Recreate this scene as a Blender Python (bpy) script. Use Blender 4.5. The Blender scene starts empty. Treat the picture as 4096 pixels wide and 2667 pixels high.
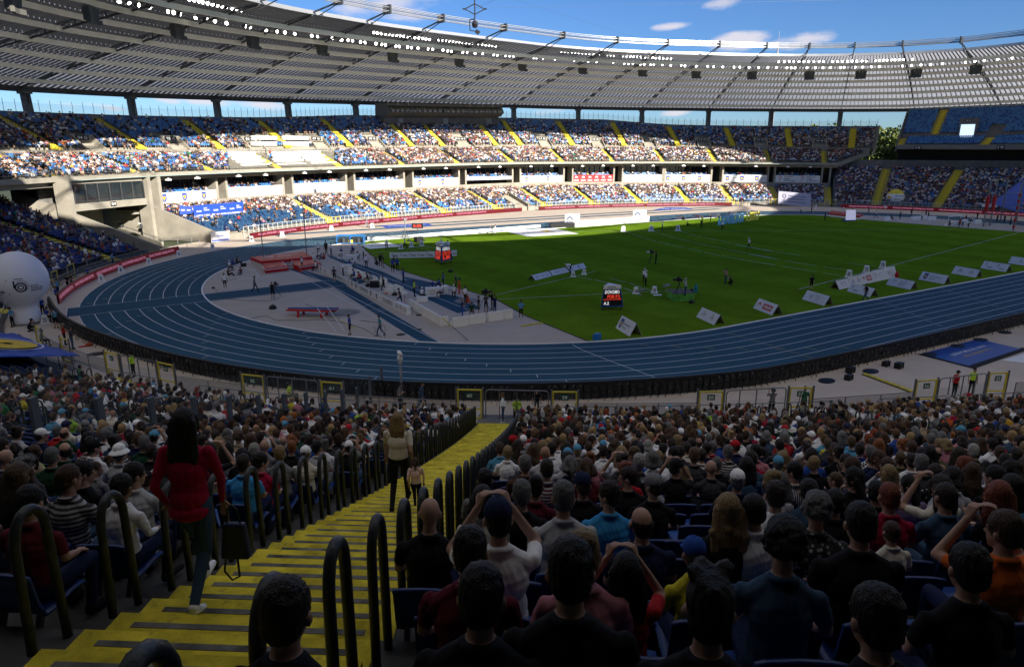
import bpy, bmesh, math, random
import numpy as np
from mathutils import Vector, Matrix
R_ = math.radians
rnd = random.Random(7)
rng = np.random.default_rng(11)
S = bpy.context.scene
COL = S.collection
# ------------------------------------------------------------------ camera
W, H = 4096.,2667.
CAM = np.array([-86.5611,-74.3313,14.3418]); YAW, PIT, ROL, FPX = 1.0248452,-.2621393,.0010394,2669.6456
FWD = np.array([math.cos(PIT)*math.cos(YAW), math.cos(PIT)*math.sin(YAW), math.sin(PIT)])
_r = np.array([math.sin(YAW),-math.cos(YAW),0.]); _u = np.cross(_r, FWD)
RGT = _r*math.cos(ROL)+_u*math.sin(ROL); UPV = _u*math.cos(ROL)-_r*math.sin(ROL)
cd = bpy.data.cameras.new('camera'); cam = bpy.data.objects.new('camera', cd); COL.objects.link(cam)
cd.sensor_width = 36; cd.sensor_fit = 'HORIZONTAL'; cd.lens = FPX/W*36; cd.clip_start = .1; cd.clip_end = 6000
cam.matrix_world = Matrix(((RGT[0], UPV[0], -FWD[0], CAM[0]),(RGT[1], UPV[1], -FWD[1], CAM[1]),(RGT[2], UPV[2], -FWD[2], CAM[2]),(0,0,0,1)))
S.camera = cam
# ------------------------------------------------------------------ light
SUN_EL = 22.5; SUN_TO = np.array([.12,-1.]); SUN_TO = SUN_TO/np.linalg.norm(SUN_TO) # horizontal direction towards the sun
wd = bpy.data.worlds.new('World'); S.world = wd; wd.use_nodes = True
nt = wd.node_tree; nt.nodes.clear()
def N(t, typ, **k):
 n = t.nodes.new(typ)
 for a, b in k.items(): setattr(n, a, b)
 return n
sky = N(nt, 'ShaderNodeTexSky', sky_type='NISHITA', sun_disc=False, sun_elevation=R_(SUN_EL), sun_rotation=math.atan2(SUN_TO[0], SUN_TO[1]))
sky.air_density = 1.0; sky.dust_density = .35; sky.ozone_density = 2.2; sky.altitude = 280
bg = N(nt, 'ShaderNodeBackground'); bg.inputs[1].default_value = .05
wo = N(nt, 'ShaderNodeOutputWorld')
tc = N(nt, 'ShaderNodeTexCoord')
# small fair-weather clouds: noise on the direction of view, kept to a few patches of sky
def pdir(u, v):
 d = FWD*FPX+RGT*(u-W/2)-UPV*(v-H/2); return d/np.linalg.norm(d)
mp = N(nt, 'ShaderNodeMapping'); mp.inputs['Scale'].default_value = (1,1,3.2)
nz = N(nt, 'ShaderNodeTexNoise'); nz.inputs['Scale'].default_value = 13; nz.inputs['Detail'].default_value = 8; nz.inputs['Roughness'].default_value = .58
nt.links.new(tc.outputs['Generated'], mp.inputs[0]); nt.links.new(mp.outputs[0], nz.inputs[0])
prev = None
CLD = [(2960,165,105,30,.95),(3210,160,110,26,.95),(2680,108,70,14,.9),(1610,22,170,50,.8),(1400,10,90,60,.8),(2400,135,70,18,.5),(2900,12,80,20,.6),(3400,250,160,20,.35),
       (820,400,90,25,1),(670,398,50,14,.8),(1040,420,110,20,.8),(230,412,60,14,.7),(400,425,80,12,.5),(2700,452,60,14,.8),(2250,440,160,26,.55),(1100,440,120,18,.6),(70,345,140,14,.5),(3120,470,60,10,.3),(500,390,200,20,.35)]
for (u, v, su, sv, a) in CLD:
 c = pdir(u, v); ex = RGT; ey = UPV
 s1 = N(nt, 'ShaderNodeVectorMath', operation='SUBTRACT'); s1.inputs[1].default_value = c; nt.links.new(tc.outputs['Generated'], s1.inputs[0])
 dd = []
 for e, s in ((ex, su),(ey, sv)):
  d1 = N(nt, 'ShaderNodeVectorMath', operation='DOT_PRODUCT'); d1.inputs[1].default_value = e; nt.links.new(s1.outputs[0], d1.inputs[0])
  m1 = N(nt, 'ShaderNodeMath', operation='MULTIPLY'); m1.inputs[1].default_value = FPX/s; nt.links.new(d1.outputs['Value'], m1.inputs[0])
  m2 = N(nt, 'ShaderNodeMath', operation='POWER'); m2.inputs[1].default_value = 2; ab = N(nt, 'ShaderNodeMath', operation='ABSOLUTE'); nt.links.new(m1.outputs[0], ab.inputs[0]); nt.links.new(ab.outputs[0], m2.inputs[0]); dd.append(m2)
 ad = N(nt, 'ShaderNodeMath', operation='ADD'); nt.links.new(dd[0].outputs[0], ad.inputs[0]); nt.links.new(dd[1].outputs[0], ad.inputs[1])
 mr = N(nt, 'ShaderNodeMapRange'); mr.inputs[1].default_value = 0; mr.inputs[2].default_value = 1.9; mr.inputs[3].default_value = a; mr.inputs[4].default_value = 0; nt.links.new(ad.outputs[0], mr.inputs[0])
 if prev is None: prev = mr
 else:
  mx = N(nt, 'ShaderNodeMath', operation='MAXIMUM'); nt.links.new(prev.outputs[0], mx.inputs[0]); nt.links.new(mr.outputs[0], mx.inputs[1]); prev = mx
a1 = N(nt, 'ShaderNodeMath', operation='MULTIPLY_ADD'); a1.inputs[1].default_value = .62; nt.links.new(prev.outputs[0], a1.inputs[0]); nt.links.new(nz.outputs[0], a1.inputs[2])
cr = N(nt, 'ShaderNodeMapRange', interpolation_type='SMOOTHSTEP'); cr.inputs[1].default_value = .74; cr.inputs[2].default_value = 1.12; cr.inputs[3].default_value = 0; cr.inputs[4].default_value = .85; nt.links.new(a1.outputs[0], cr.inputs[0])
cm = N(nt, 'ShaderNodeMix', data_type='RGBA'); cm.inputs[7].default_value = (5.6,5.3,5.7,1)
hs = N(nt, 'ShaderNodeHueSaturation'); hs.inputs['Saturation'].default_value = 1.12; hs.inputs['Value'].default_value = 1.0
nt.links.new(sky.outputs[0], hs.inputs['Color']); wb = N(nt, 'ShaderNodeVectorMath', operation='MULTIPLY'); wb.inputs[1].default_value = (.43,.59,.88); nt.links.new(hs.outputs[0], wb.inputs[0]); nt.links.new(wb.outputs[0], cm.inputs[6]); nt.links.new(cr.outputs[0], cm.inputs[0]); nt.links.new(cm.outputs[2], bg.inputs[0]); nt.links.new(bg.outputs[0], wo.inputs[0])
sl = bpy.data.lights.new('sun', 'SUN'); sl.energy = 3.8; sl.angle = R_(.5); sl.color = (1,.93,.82)
so = bpy.data.objects.new('sun', sl); COL.objects.link(so)
sv = Vector((SUN_TO[0]*math.cos(R_(SUN_EL)), SUN_TO[1]*math.cos(R_(SUN_EL)), math.sin(R_(SUN_EL))))
so.rotation_euler = sv.to_track_quat('Z', 'Y').to_euler()
S.view_settings.view_transform = 'Standard'; S.view_settings.look = 'None'; S.view_settings.exposure = 1.6; S.view_settings.gamma = 1
S.cycles.max_bounces = 6; S.cycles.diffuse_bounces = 3; S.cycles.transparent_max_bounces = 12; S.cycles.caustics_reflective = False; S.cycles.caustics_refractive = False
# ------------------------------------------------------------------ projection helpers (pixels of the 4096 px photograph)
def ray(u, v): return FWD*FPX+RGT*(u-W/2)-UPV*(v-H/2)
def G(u, v, z=0.): # point where a pixel's ray meets the level z
 d = ray(u, v); t = (z-CAM[2])/d[2]; return CAM+d*t
def PR(X):
 d = np.atleast_2d(X)-CAM; z = d@FWD
 return np.stack([W/2+FPX*(d@RGT)/z, H/2-FPX*(d@UPV)/z, z], -1)
# ------------------------------------------------------------------ bowl curve
_co = [82.701,2.724,-0.37,13.421,-0.492,-1.578,-1.284,0.932,-0.852,-1.118,-0.581,-0.584,0.669]
def _bp(p):
 r = np.full_like(p, _co[0])
 for k in range(1,7): r = r+_co[2*k-1]*np.cos(k*p)+_co[2*k]*np.sin(k*p)
 return np.stack([5+r*np.cos(p),3+r*np.sin(p)], -1)
def base(deg, d=0.): # bowl curve at angle deg, d metres outwards
 p = np.atleast_1d(np.radians(np.asarray(deg, float))); e = 1e-4
 X = _bp(p); T = _bp(p+e)-_bp(p-e); T /= np.linalg.norm(T, axis=1)[:, None]
 Nn = np.stack([T[:, 1], -T[:, 0]], -1); D = np.broadcast_to(np.asarray(d, float), p.shape)
 return X+Nn*D[:, None]
def bnorm(deg): return base(deg, 1.)-base(deg, 0.)
_PH = np.linspace(-180,180,2881)
def hit(d, u, v): # pixel ray against the vertical wall standing on curve d -> (deg, point)
 D = ray(u, v); cv = base(_PH, d)-CAM[:2]; c = cv[:, 0]*D[1]-cv[:, 1]*D[0]; best = None
 for i in np.where(c[:-1]*c[1:] <= 0)[0]:
  w = c[i]/(c[i]-c[i+1]); P = cv[i]+w*(cv[i+1]-cv[i]); t = (P@D[:2])/(D[:2]@D[:2])
  if t > 0 and (best is None or t > best[0]): best = (t, _PH[i]+w*(_PH[i+1]-_PH[i]), CAM+D*t)
 return best[1], best[2]
def tabf(*pts):
 a = np.array(sorted(pts)); xs = np.concatenate([a[-1:, 0]-360, a[:, 0], a[:1,0]+360]); ys = np.concatenate([a[-1:, 1], a[:, 1], a[:1,1]])
 return lambda deg: np.interp(((np.asarray(deg, float)+180) % 360)-180, xs, ys)
zUF = tabf((175,10.7),(160,10.9),(142,11.15),(122,11.5),(82,12.1),(47,12.15),(27,11.85),(20,11.8)) # upper tier front edge, d 17
zUM = tabf((175,14.7),(152,14.9),(135,15.3),(114,16.),(93,16.35),(76,16.9),(56,16.8),(38,16.9),(22,16.2))  # upper tier middle walk, d 28
zUB = tabf((175,21.),(151,21.2),(140,21.7),(125,22.6),(107,24.2),(74,25.2),(57,25.2),(48,24),(45,23.7),(20,22.8))  # back, d 42
zRO = tabf((-180,25.8),(149,26.25),(141,26.76),(129,27.59),(105,28.59),(73,29.8),(43,29.73),(32,29.32),(18,28.45),(6,28.6),(-20,28.),(-90,26),(-140,25.5))
zRI = tabf((-180,36.2),(156,36.5),(149,36.9),(135,37.76),(97,39.05),(56,39.6),(37,39.8),(16,38.9),(8,38.65),(1,38.75),(-90,37.5),(-140,36.5))
fDI = tabf((180,2),(168,-3),(150,-8),(52,-8),(38,-5),(1,-4),(-40,-3),(-90,-1),(-140,1))
def zNear(d):
 s = np.asarray(d, float)-.9; return -.5794+.29978*s+.001721*s*s
# ------------------------------------------------------------------ materials
MATS = {}
def mat(name, col, rough=.8, metal=0., emit=None, es=1., noise=0., nscale=4., bump=0., bscale=40., spec=.35, alpha=None, trans=None, stretch=None, attr=None, dark=None):
 if name in MATS: return MATS[name]
 m = bpy.data.materials.new(name); m.use_nodes = True; t = m.node_tree; b = t.nodes['Principled BSDF']; MATS[name] = m
 c4 = (*col, 1) if len(col) == 3 else col
 b.inputs['Base Color'].default_value = c4; b.inputs['Roughness'].default_value = rough; b.inputs['Metallic'].default_value = metal
 b.inputs['Specular IOR Level'].default_value = spec; m.diffuse_color = c4
 co = N(t, 'ShaderNodeTexCoord')
 src = None
 if attr:
  a = N(t, 'ShaderNodeAttribute', attribute_name=attr); src = a.outputs['Color']; t.links.new(src, b.inputs['Base Color'])
 if noise > 0:
  n = N(t, 'ShaderNodeTexNoise'); n.inputs['Scale'].default_value = nscale; n.inputs['Detail'].default_value = 6; n.inputs['Roughness'].default_value = .6
  if stretch:
   mpp = N(t, 'ShaderNodeMapping'); mpp.inputs['Scale'].default_value = stretch; t.links.new(co.outputs['Object'], mpp.inputs[0]); t.links.new(mpp.outputs[0], n.inputs[0])
  else: t.links.new(co.outputs['Object'], n.inputs[0])
  r = N(t, 'ShaderNodeMapRange'); r.inputs[1].default_value = .3; r.inputs[2].default_value = .7; r.inputs[3].default_value = 1-noise; r.inputs[4].default_value = 1+noise*.6
  t.links.new(n.outputs[0], r.inputs[0])
  mu = N(t, 'ShaderNodeVectorMath', operation='SCALE')
  if src is not None: t.links.new(src, mu.inputs[0])
  else: mu.inputs[0].default_value = c4[:3]
  t.links.new(r.outputs[0], mu.inputs['Scale']); t.links.new(mu.outputs[0], b.inputs['Base Color'])
 if bump > 0:
  n2 = N(t, 'ShaderNodeTexNoise'); n2.inputs['Scale'].default_value = bscale; n2.inputs['Detail'].default_value = 3
  if stretch:
   mp2 = N(t, 'ShaderNodeMapping'); mp2.inputs['Scale'].default_value = stretch; t.links.new(co.outputs['Object'], mp2.inputs[0]); t.links.new(mp2.outputs[0], n2.inputs[0])
  else: t.links.new(co.outputs['Object'], n2.inputs[0])
  bp = N(t, 'ShaderNodeBump'); bp.inputs['Strength'].default_value = bump; bp.inputs['Distance'].default_value = .02
  t.links.new(n2.outputs[0], bp.inputs['Height']); t.links.new(bp.outputs[0], b.inputs['Normal'])
 if emit: b.inputs['Emission Color'].default_value = (*emit, 1); b.inputs['Emission Strength'].default_value = es
 if trans is not None:
  o = t.nodes['Material Output']; tr = N(t, 'ShaderNodeBsdfTranslucent'); tr.inputs[0].default_value = (*trans[1], 1); ms = N(t, 'ShaderNodeMixShader'); ms.inputs[0].default_value = trans[0]
  t.links.new(b.outputs[0], ms.inputs[1]); t.links.new(tr.outputs[0], ms.inputs[2]); t.links.new(ms.outputs[0], o.inputs[0])
 if alpha is not None:
  o = t.nodes['Material Output']; tr = N(t, 'ShaderNodeBsdfTransparent'); ms = N(t, 'ShaderNodeMixShader'); ms.inputs[0].default_value = alpha
  t.links.new(tr.outputs[0], ms.inputs[1]); t.links.new(b.outputs[0], ms.inputs[2]); t.links.new(ms.outputs[0], o.inputs[0])
 return m
concrete = mat('concrete', (.31,.285,.235),.85, noise=.22, nscale=.5, bump=.2, bscale=6)
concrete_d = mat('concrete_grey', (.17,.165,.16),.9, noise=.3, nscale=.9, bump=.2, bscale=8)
white = mat('white_paint', (.78,.78,.76),.5)
cream = mat('cream_vinyl', (.86,.82,.72),.55, noise=.06, nscale=2)
black = mat('black_plastic', (.012,.012,.014),.5)
steel = mat('galvanised_steel', (.22,.235,.25),.45,.55, noise=.15, nscale=9)
darksteel = mat('dark_steel', (.06,.065,.07),.5,.3)
beige = mat('beige_steel', (.92,.86,.72),.6, noise=.08, nscale=.7)
yellow = mat('yellow_paint', (.62,.50,.045),.75, noise=.3, nscale=3.5, bump=.15, bscale=25)
yellow_m = mat('yellow_metal', (.62,.50,.03),.4)
glass = mat('clear_glass', (.35,.5,.5),.05, alpha=.16, spec=.5)
darkglass = mat('dark_glass', (.012,.014,.016),.06, spec=.8)
navy = mat('navy_banner', (.02,.06,.36),.6)
blue = mat('blue_print', (.02,.07,.42),.6)
redm = mat('red_vinyl', (.50,.015,.02),.5, noise=.12, nscale=1.5)
ledred = mat('led_face_red', (.085,.006,.010),.35, emit=(.10,.002,.006), es=.14)
ledtxt = mat('led_letters', (.4,.16,.24),.4, emit=(.55,.22,.34), es=.25)
ink = mat('dark_print', (.02,.025,.05),.6)
grey_ink = mat('grey_print', (.3,.31,.35),.6)
gold = mat('gold_print', (.62,.42,.03),.6)
red_ink = mat('red_print', (.45,.02,.02),.6)
green_s = mat('green_sign', (.01,.09,.045),.5)
# ------------------------------------------------------------------ mesh helpers
class MB:
 def __init__(s): s.v = []; s.f = []; s.m = []; s.k = 0
 def add(s, V, F, mi=0):
  b = len(s.v); s.v.extend([tuple(map(float, p)) for p in V]); s.f.extend([tuple(b+i for i in f) for f in F]); s.m.extend([mi]*len(F)); return s
 def quad(s, a, b, c, d, mi=0): return s.add([a, b, c, d], [(0,1,2,3)], mi)
 def box(s, c, sz, rz=0., mi=0, ry=0.):
  x, y, z = sz[0]/2, sz[1]/2, sz[2]/2; M = Matrix.Rotation(rz, 3, 'Z') @ Matrix.Rotation(ry, 3, 'Y')
  V = [Vector(c)+M @ Vector(p) for p in ((-x, -y, -z),(x, -y, -z),(x, y, -z),(-x, y, -z),(-x, -y, z),(x, -y, z),(x, y, z),(-x, y, z))]
  return s.add(V, [(0,3,2,1),(4,5,6,7),(0,1,5,4),(1,2,6,5),(2,3,7,6),(3,0,4,7)], mi)
 def beam(s, a, b, w, h=None, mi=0, up=(0,0,1)): # rectangular bar from a to b
  a, b = Vector(a), Vector(b); d = (b-a); h = h or w
  if d.length < 1e-6: return s
  d.normalize(); x = d.cross(Vector(up)); x = x.normalized() if x.length > 1e-4 else Vector((1,0,0)); y = x.cross(d)
  V = [p+x*sx*w/2+y*sy*h/2 for p in (a, b) for sx, sy in ((-1,-1),(1,-1),(1,1),(-1,1))]
  return s.add(V, [(0,1,2,3),(7,6,5,4),(0,4,5,1),(1,5,6,2),(2,6,7,3),(3,7,4,0)], mi)
 def tube(s, P, r, n=8, mi=0, caps=True):
  P = [Vector(p) for p in P]; rr = r if isinstance(r, (list, tuple)) else [r]*len(P); rings = []; px = None
  for i, p in enumerate(P):
   t = (P[min(i+1, len(P)-1)]-P[max(i-1,0)]).normalized()
   if px is None: px = t.orthogonal().normalized()
   px = (px-t*px.dot(t)).normalized(); py = t.cross(px)
   rings.append([p+(px*math.cos(2*math.pi*j/n)+py*math.sin(2*math.pi*j/n))*rr[i] for j in range(n)])
  V = [q for g in rings for q in g]; F = [(i*n+j, i*n+(j+1) % n, (i+1)*n+(j+1) % n, (i+1)*n+j) for i in range(len(P)-1) for j in range(n)]
  if caps: F += [tuple(range(n))[::-1], tuple((len(P)-1)*n+j for j in range(n))]
  return s.add(V, F, mi)
 def lathe(s, prof, c=(0,0,0), n=24, mi=0, sx=1., sy=1.):
  V = [(c[0]+r*sx*math.cos(2*math.pi*j/n), c[1]+r*sy*math.sin(2*math.pi*j/n), c[2]+z) for r, z in prof for j in range(n)]
  F = [(i*n+j, i*n+(j+1) % n, (i+1)*n+(j+1) % n, (i+1)*n+j) for i in range(len(prof)-1) for j in range(n)]
  return s.add(V, F, mi)
 def prism(s, poly, z0, z1, mi=0):
  n = len(poly); V = [(p[0], p[1], z0) for p in poly]+[(p[0], p[1], z1) for p in poly]
  return s.add(V, [tuple(range(n))[::-1], tuple(range(n, 2*n))]+[(i, (i+1) % n, n+(i+1) % n, n+i) for i in range(n)], mi)
 def strip(s, A, B, mi=0, closed=False):
  n = len(A); m = n if closed else n-1
  return s.add(list(A)+list(B), [(i, (i+1) % n, n+(i+1) % n, n+i) for i in range(m)], mi)
 def build(s, name, mats, parent=None, smooth=False, loc=None):
  me = bpy.data.meshes.new(name)
  me.from_pydata(s.v, [], s.f)
  for m in (mats if isinstance(mats, (list, tuple)) else [mats]): me.materials.append(m)
  if s.m: me.polygons.foreach_set('material_index', s.m)
  if smooth: me.polygons.foreach_set('use_smooth', [True]*len(me.polygons))
  me.update()
  o = bpy.data.objects.new(name, me); COL.objects.link(o)
  if parent is not None: o.parent = parent
  if loc is not None: o.location = loc
  return o
def tag(o, label=None, cat=None, group=None, kind=None):
 if label: o['label'] = label
 if cat: o['category'] = cat
 if group: o['group'] = group
 if kind: o['kind'] = kind
 return o
def empty(name, loc=(0,0,0), rz=0., label=None, cat=None, group=None, kind=None):
 o = bpy.data.objects.new(name, None); COL.objects.link(o); o.location = loc; o.rotation_euler = (0,0, rz); o.empty_display_size = .2
 return tag(o, label, cat, group, kind)
def copy_tree(o, parent=None):
 c = o.copy(); COL.objects.link(c); c.parent = parent
 for ch in o.children: copy_tree(ch, c)
 return c
def npmesh(name, V, F, m, cols=None, parent=None): # F: (n,4) int, cols: (n,3) per face
 me = bpy.data.meshes.new(name); n = len(F); k = F.shape[1]
 me.vertices.add(len(V)); me.vertices.foreach_set('co', np.asarray(V, np.float32).ravel())
 me.loops.add(n*k); me.loops.foreach_set('vertex_index', F.astype(np.int32).ravel())
 me.polygons.add(n); me.polygons.foreach_set('loop_start', np.arange(0, n*k, k, dtype=np.int32)); me.polygons.foreach_set('loop_total', np.full(n, k, np.int32))
 me.update(calc_edges=True)
 if cols is not None:
  ca = me.color_attributes.new('Col', 'FLOAT_COLOR', 'CORNER'); c4 = np.ones((n, k, 4), np.float32); c4[:, :, :3] = cols[:, None, :]; ca.data.foreach_set('color', c4.ravel())
 me.materials.append(m); o = bpy.data.objects.new(name, me); COL.objects.link(o)
 if parent is not None: o.parent = parent
 return o
def stamp(V0, F0, C0, pos, ang, scl, cols):
 """copies of a small figure: V0 (v,3), F0 (f,4), C0 (f,) colour slot per face; cols (n, slots, 3)"""
 n = len(pos); c, s_ = np.cos(ang), np.sin(ang); V = V0[None]*scl[:, None, None]
 X = V[...,0]*c[:, None]-V[...,1]*s_[:, None]+pos[:, 0:1]; Y = V[...,0]*s_[:, None]+V[...,1]*c[:, None]+pos[:, 1:2]; Z = V[...,2]+pos[:, 2:3]
 VV = np.stack([X, Y, Z], -1).reshape(-1,3); FF = (F0[None]+(np.arange(n)*len(V0))[:, None, None]).reshape(-1, F0.shape[1]); CC = cols[:, C0, :].reshape(-1,3)
 return VV, FF, CC
_tc = {}
def textmesh(body, bold=0.):
 key = (body, bold)
 if key not in _tc:
  cu = bpy.data.curves.new('t', 'FONT'); cu.body = body; cu.size = 1; cu.offset = bold; cu.resolution_u = 2
  ob = bpy.data.objects.new('t', cu); COL.objects.link(ob); bpy.context.view_layer.update(); me = bpy.data.meshes.new_from_object(ob)
  V = np.array([v.co[:] for v in me.vertices]) if len(me.vertices) else np.zeros((0,3)); F = [tuple(p.vertices) for p in me.polygons]
  bpy.data.objects.remove(ob); bpy.data.meshes.remove(me)
  if len(V): V[:, 0] -= V[:, 0].min(); V[:, 1] -= V[:, 1].min()
  _tc[key] = (V, F)
 return _tc[key]
def put_text(mb, body, w, h, fn, mi=0, bold=.01): # text fitted in w x h; fn maps (x, y) in 0..w, 0..h to a 3-D point
 V, F = textmesh(body, bold)
 if not len(V): return
 sx = w/V[:, 0].max(); sy = h/max(V[:, 1].max(),.3)
 mb.add([fn(x*sx, y*sy) for x, y, _ in V], F, mi)
# ================================================================== GROUND, TRACK, FIELD
def sheet(name, poly, z, m, label=None):
 mb = MB(); mb.add([(p[0], p[1], z) for p in poly], [tuple(range(len(poly)))]); o = mb.build(name, m); tag(o, label, None, None, 'structure'); return o
gm = mat('grey_running_surface', (.56,.47,.385),.9, spec=.1, noise=.10, nscale=.25, bump=.1, bscale=60)
sheet('ground', [(-1600,-1600),(1800,-1600),(1800,2400),(-1600,2400)], -.03, mat('far_land', (.06,.075,.03),.95, noise=.3, nscale=.02))
def oval(o, n=48, x0=42.195, r=36.5):
 P = []
 for i in range(n+1):
  a = -math.pi/2+math.pi*i/n; P.append((x0+(r+o)*math.cos(a),(r+o)*math.sin(a)))
 for i in range(n+1):
  a = math.pi/2+math.pi*i/n; P.append((-x0+(r+o)*math.cos(a),(r+o)*math.sin(a)))
 return P
inner = base(np.linspace(-180,176,90),6.)
sheet('concourse', [tuple(p) for p in inner], -.004, gm)
def band(name, o1, o2, z, m, n=64):
 A, B = oval(o1, n), oval(o2, n); mb = MB(); mb.strip([(p[0], p[1], z) for p in B], [(p[0], p[1], z) for p in A], closed=True); return mb
tm = mat('blue_track', (.026,.088,.14),.85, spec=.12, noise=.16, nscale=.12, bump=.15, bscale=120)
o = band('t', 0,10.98,.004, tm).build('running_track', tm); tag(o, None, None, None, 'structure')
lm = mat('line_paint', (.72,.72,.72),.7)
mb = MB()
for i in range(1,10):
 A, B = oval(1.22*i-.03), oval(1.22*i+.03); mb.strip([(p[0], p[1], .009) for p in B], [(p[0], p[1], .009) for p in A], closed=True)
def gline(mb, a, b, w=.05, z=.012):
 a, b = Vector(a[:2]), Vector(b[:2]); d = (b-a).normalized(); n = Vector((-d.y, d.x))*w/2
 mb.add([(a.x-n.x, a.y-n.y, z),(b.x-n.x, b.y-n.y, z),(b.x+n.x, b.y+n.y, z),(a.x+n.x, a.y+n.y, z)], [(0,1,2,3)])
# curved start line, relay marks, long-jump and finish marks
cs = [(1330*1.721,800*1.721),(1350*1.721,812*1.721),(1390*1.721,828*1.721),(1440*1.721,847*1.721),(1490*1.721,865*1.721),(1530*1.721,880*1.721)]
P = [G(u, v) for u, v in cs]
for a, b in zip(P[:-1], P[1:]): gline(mb, a, b, .06)
for k in range(9): # staggered marks on both straights
 for X in (-20,-8,4,16,28,39): gline(mb, (X-k*.8,-36.5-1.22*k-.15),(X-k*.8+.05,-36.5-1.22*k-.75),.05)
 gline(mb, (-42.2-.6*k, 36.5+1.22*k),(-42.2-.6*k, 36.5+1.22*(k+1)),.05)
for X in (-41.5,-40.3,-39.1): gline(mb, (X, 36.5),(X, 47.5),.05)
for k in range(9):
 for a0 in (140,158,176,194,212,228):
  a = R_(a0+k*2.3); r1 = 36.5+1.22*k+.1; r2 = r1+.55; gline(mb, (-42.195+r1*math.cos(a), r1*math.sin(a)),(-42.195+r2*math.cos(a), r2*math.sin(a)),.05)
for i in range(10): gline(mb, (-56,53.5+.0*i),(60,53.5),.05) if i == 0 else None
o = mb.build('lane_lines', lm); tag(o, None, None, None, 'structure')
mb = MB()
for k in range(8): # yellow relay marks
 for a0 in (252+k*3.1,268):
  if k in (1,2,3,4,5,6,7):
   a = R_(a0); r1 = 36.5+1.22*k+.1; x, y = -42.195+r1*math.cos(a), r1*math.sin(a); gline(mb, (x, y),(x+.35, y-.75),.06)
 for X in (-34+k*2.1,-12+k*2.4,14+k*2.2): gline(mb, (X, -36.5-1.22*k-.15),(X+.25,-36.5-1.22*k-.85),.06)
o = mb.build('relay_marks', mat('mark_yellow', (.42,.36,.08),.8)); tag(o, None, None, None, 'structure')
# kerb
mb = MB(); A, B = oval(-.05,96), oval(-.2,96)
n_ = len(A); mb.strip([(p[0], p[1], .06) for p in A], [(p[0], p[1], .06) for p in B], closed=True); mb.strip([(p[0], p[1], .0) for p in A], [(p[0], p[1], .06) for p in A], closed=True); mb.strip([(p[0], p[1], .06) for p in B], [(p[0], p[1], .0) for p in B], closed=True)
o = mb.build('track_kerb', white); tag(o, 'white raised kerb running round the inner edge of the blue track', 'kerb')
# infield grass
gp = [(-54.9,-34.2),(-54.5,-24),(-53.2,-16),(-54.2,-4),(-55.1,8),(-53.5,20),(-51.2,31.5),(-51,36.1)]
ge = [(64,36.1),(63.5,25),(62,14.1),(62.3,4),(63.3,-5.8),(64.2,-15.4),(66,-27),(66,-29)]
gpoly = gp[::-1]
inn = oval(-.35,96)
def clip_in(p): return p
south = [(x, y) for x, y in inn if y < -28 and (-54.9 <= x <= 64)]
south.sort(key=lambda p: p[0])
north = [(x, y) for x, y in inn if y > 30 and (-51 <= x <= 63)]; north.sort(key=lambda p: -p[0])
gpoly = south+[p for p in ge[::-1] if p[1] < 36]+north+gp[::-1][1:]
grass = mat('mown_grass', (.13,.225,.015),1., spec=0., noise=.2, nscale=.35)
t = grass.node_tree; b = t.nodes['Principled BSDF']
# mowing bands and a little turf relief
co = N(t, 'ShaderNodeTexCoord'); sx = N(t, 'ShaderNodeSeparateXYZ'); t.links.new(co.outputs['Object'], sx.inputs[0])
w1 = N(t, 'ShaderNodeMath', operation='SINE'); w0 = N(t, 'ShaderNodeMath', operation='MULTIPLY'); w0.inputs[1].default_value = 2*math.pi/11; t.links.new(sx.outputs[0], w0.inputs[0]); t.links.new(w0.outputs[0], w1.inputs[0])
wr = N(t, 'ShaderNodeMapRange'); wr.inputs[1].default_value = -.4; wr.inputs[2].default_value = .4; wr.inputs[3].default_value = .93; wr.inputs[4].default_value = 1.07; t.links.new(w1.outputs[0], wr.inputs[0])
old = b.inputs['Base Color'].links[0].from_socket; sc = N(t, 'ShaderNodeVectorMath', operation='SCALE'); t.links.new(old, sc.inputs[0]); t.links.new(wr.outputs[0], sc.inputs['Scale'])
n3 = N(t, 'ShaderNodeTexNoise'); n3.inputs['Scale'].default_value = 9; n3.inputs['Detail'].default_value = 4; t.links.new(co.outputs['Object'], n3.inputs[0])
r3 = N(t, 'ShaderNodeMapRange'); r3.inputs[1].default_value = .35; r3.inputs[2].default_value = .65; r3.inputs[3].default_value = .75; r3.inputs[4].default_value = 1.25; t.links.new(n3.outputs[0], r3.inputs[0])
s2 = N(t, 'ShaderNodeVectorMath', operation='SCALE'); t.links.new(sc.outputs[0], s2.inputs[0]); t.links.new(r3.outputs[0], s2.inputs['Scale']); t.links.new(s2.outputs[0], b.inputs['Base Color'])
bp = N(t, 'ShaderNodeBump'); bp.inputs['Strength'].default_value = .5; bp.inputs['Distance'].default_value = .03; n4 = N(t, 'ShaderNodeTexNoise'); n4.inputs['Scale'].default_value = 30; t.links.new(co.outputs['Object'], n4.inputs[0]); t.links.new(n4.outputs[0], bp.inputs['Height']); t.links.new(bp.outputs[0], b.inputs['Normal'])
sheet('grass_field', gpoly, .006, grass)
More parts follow.
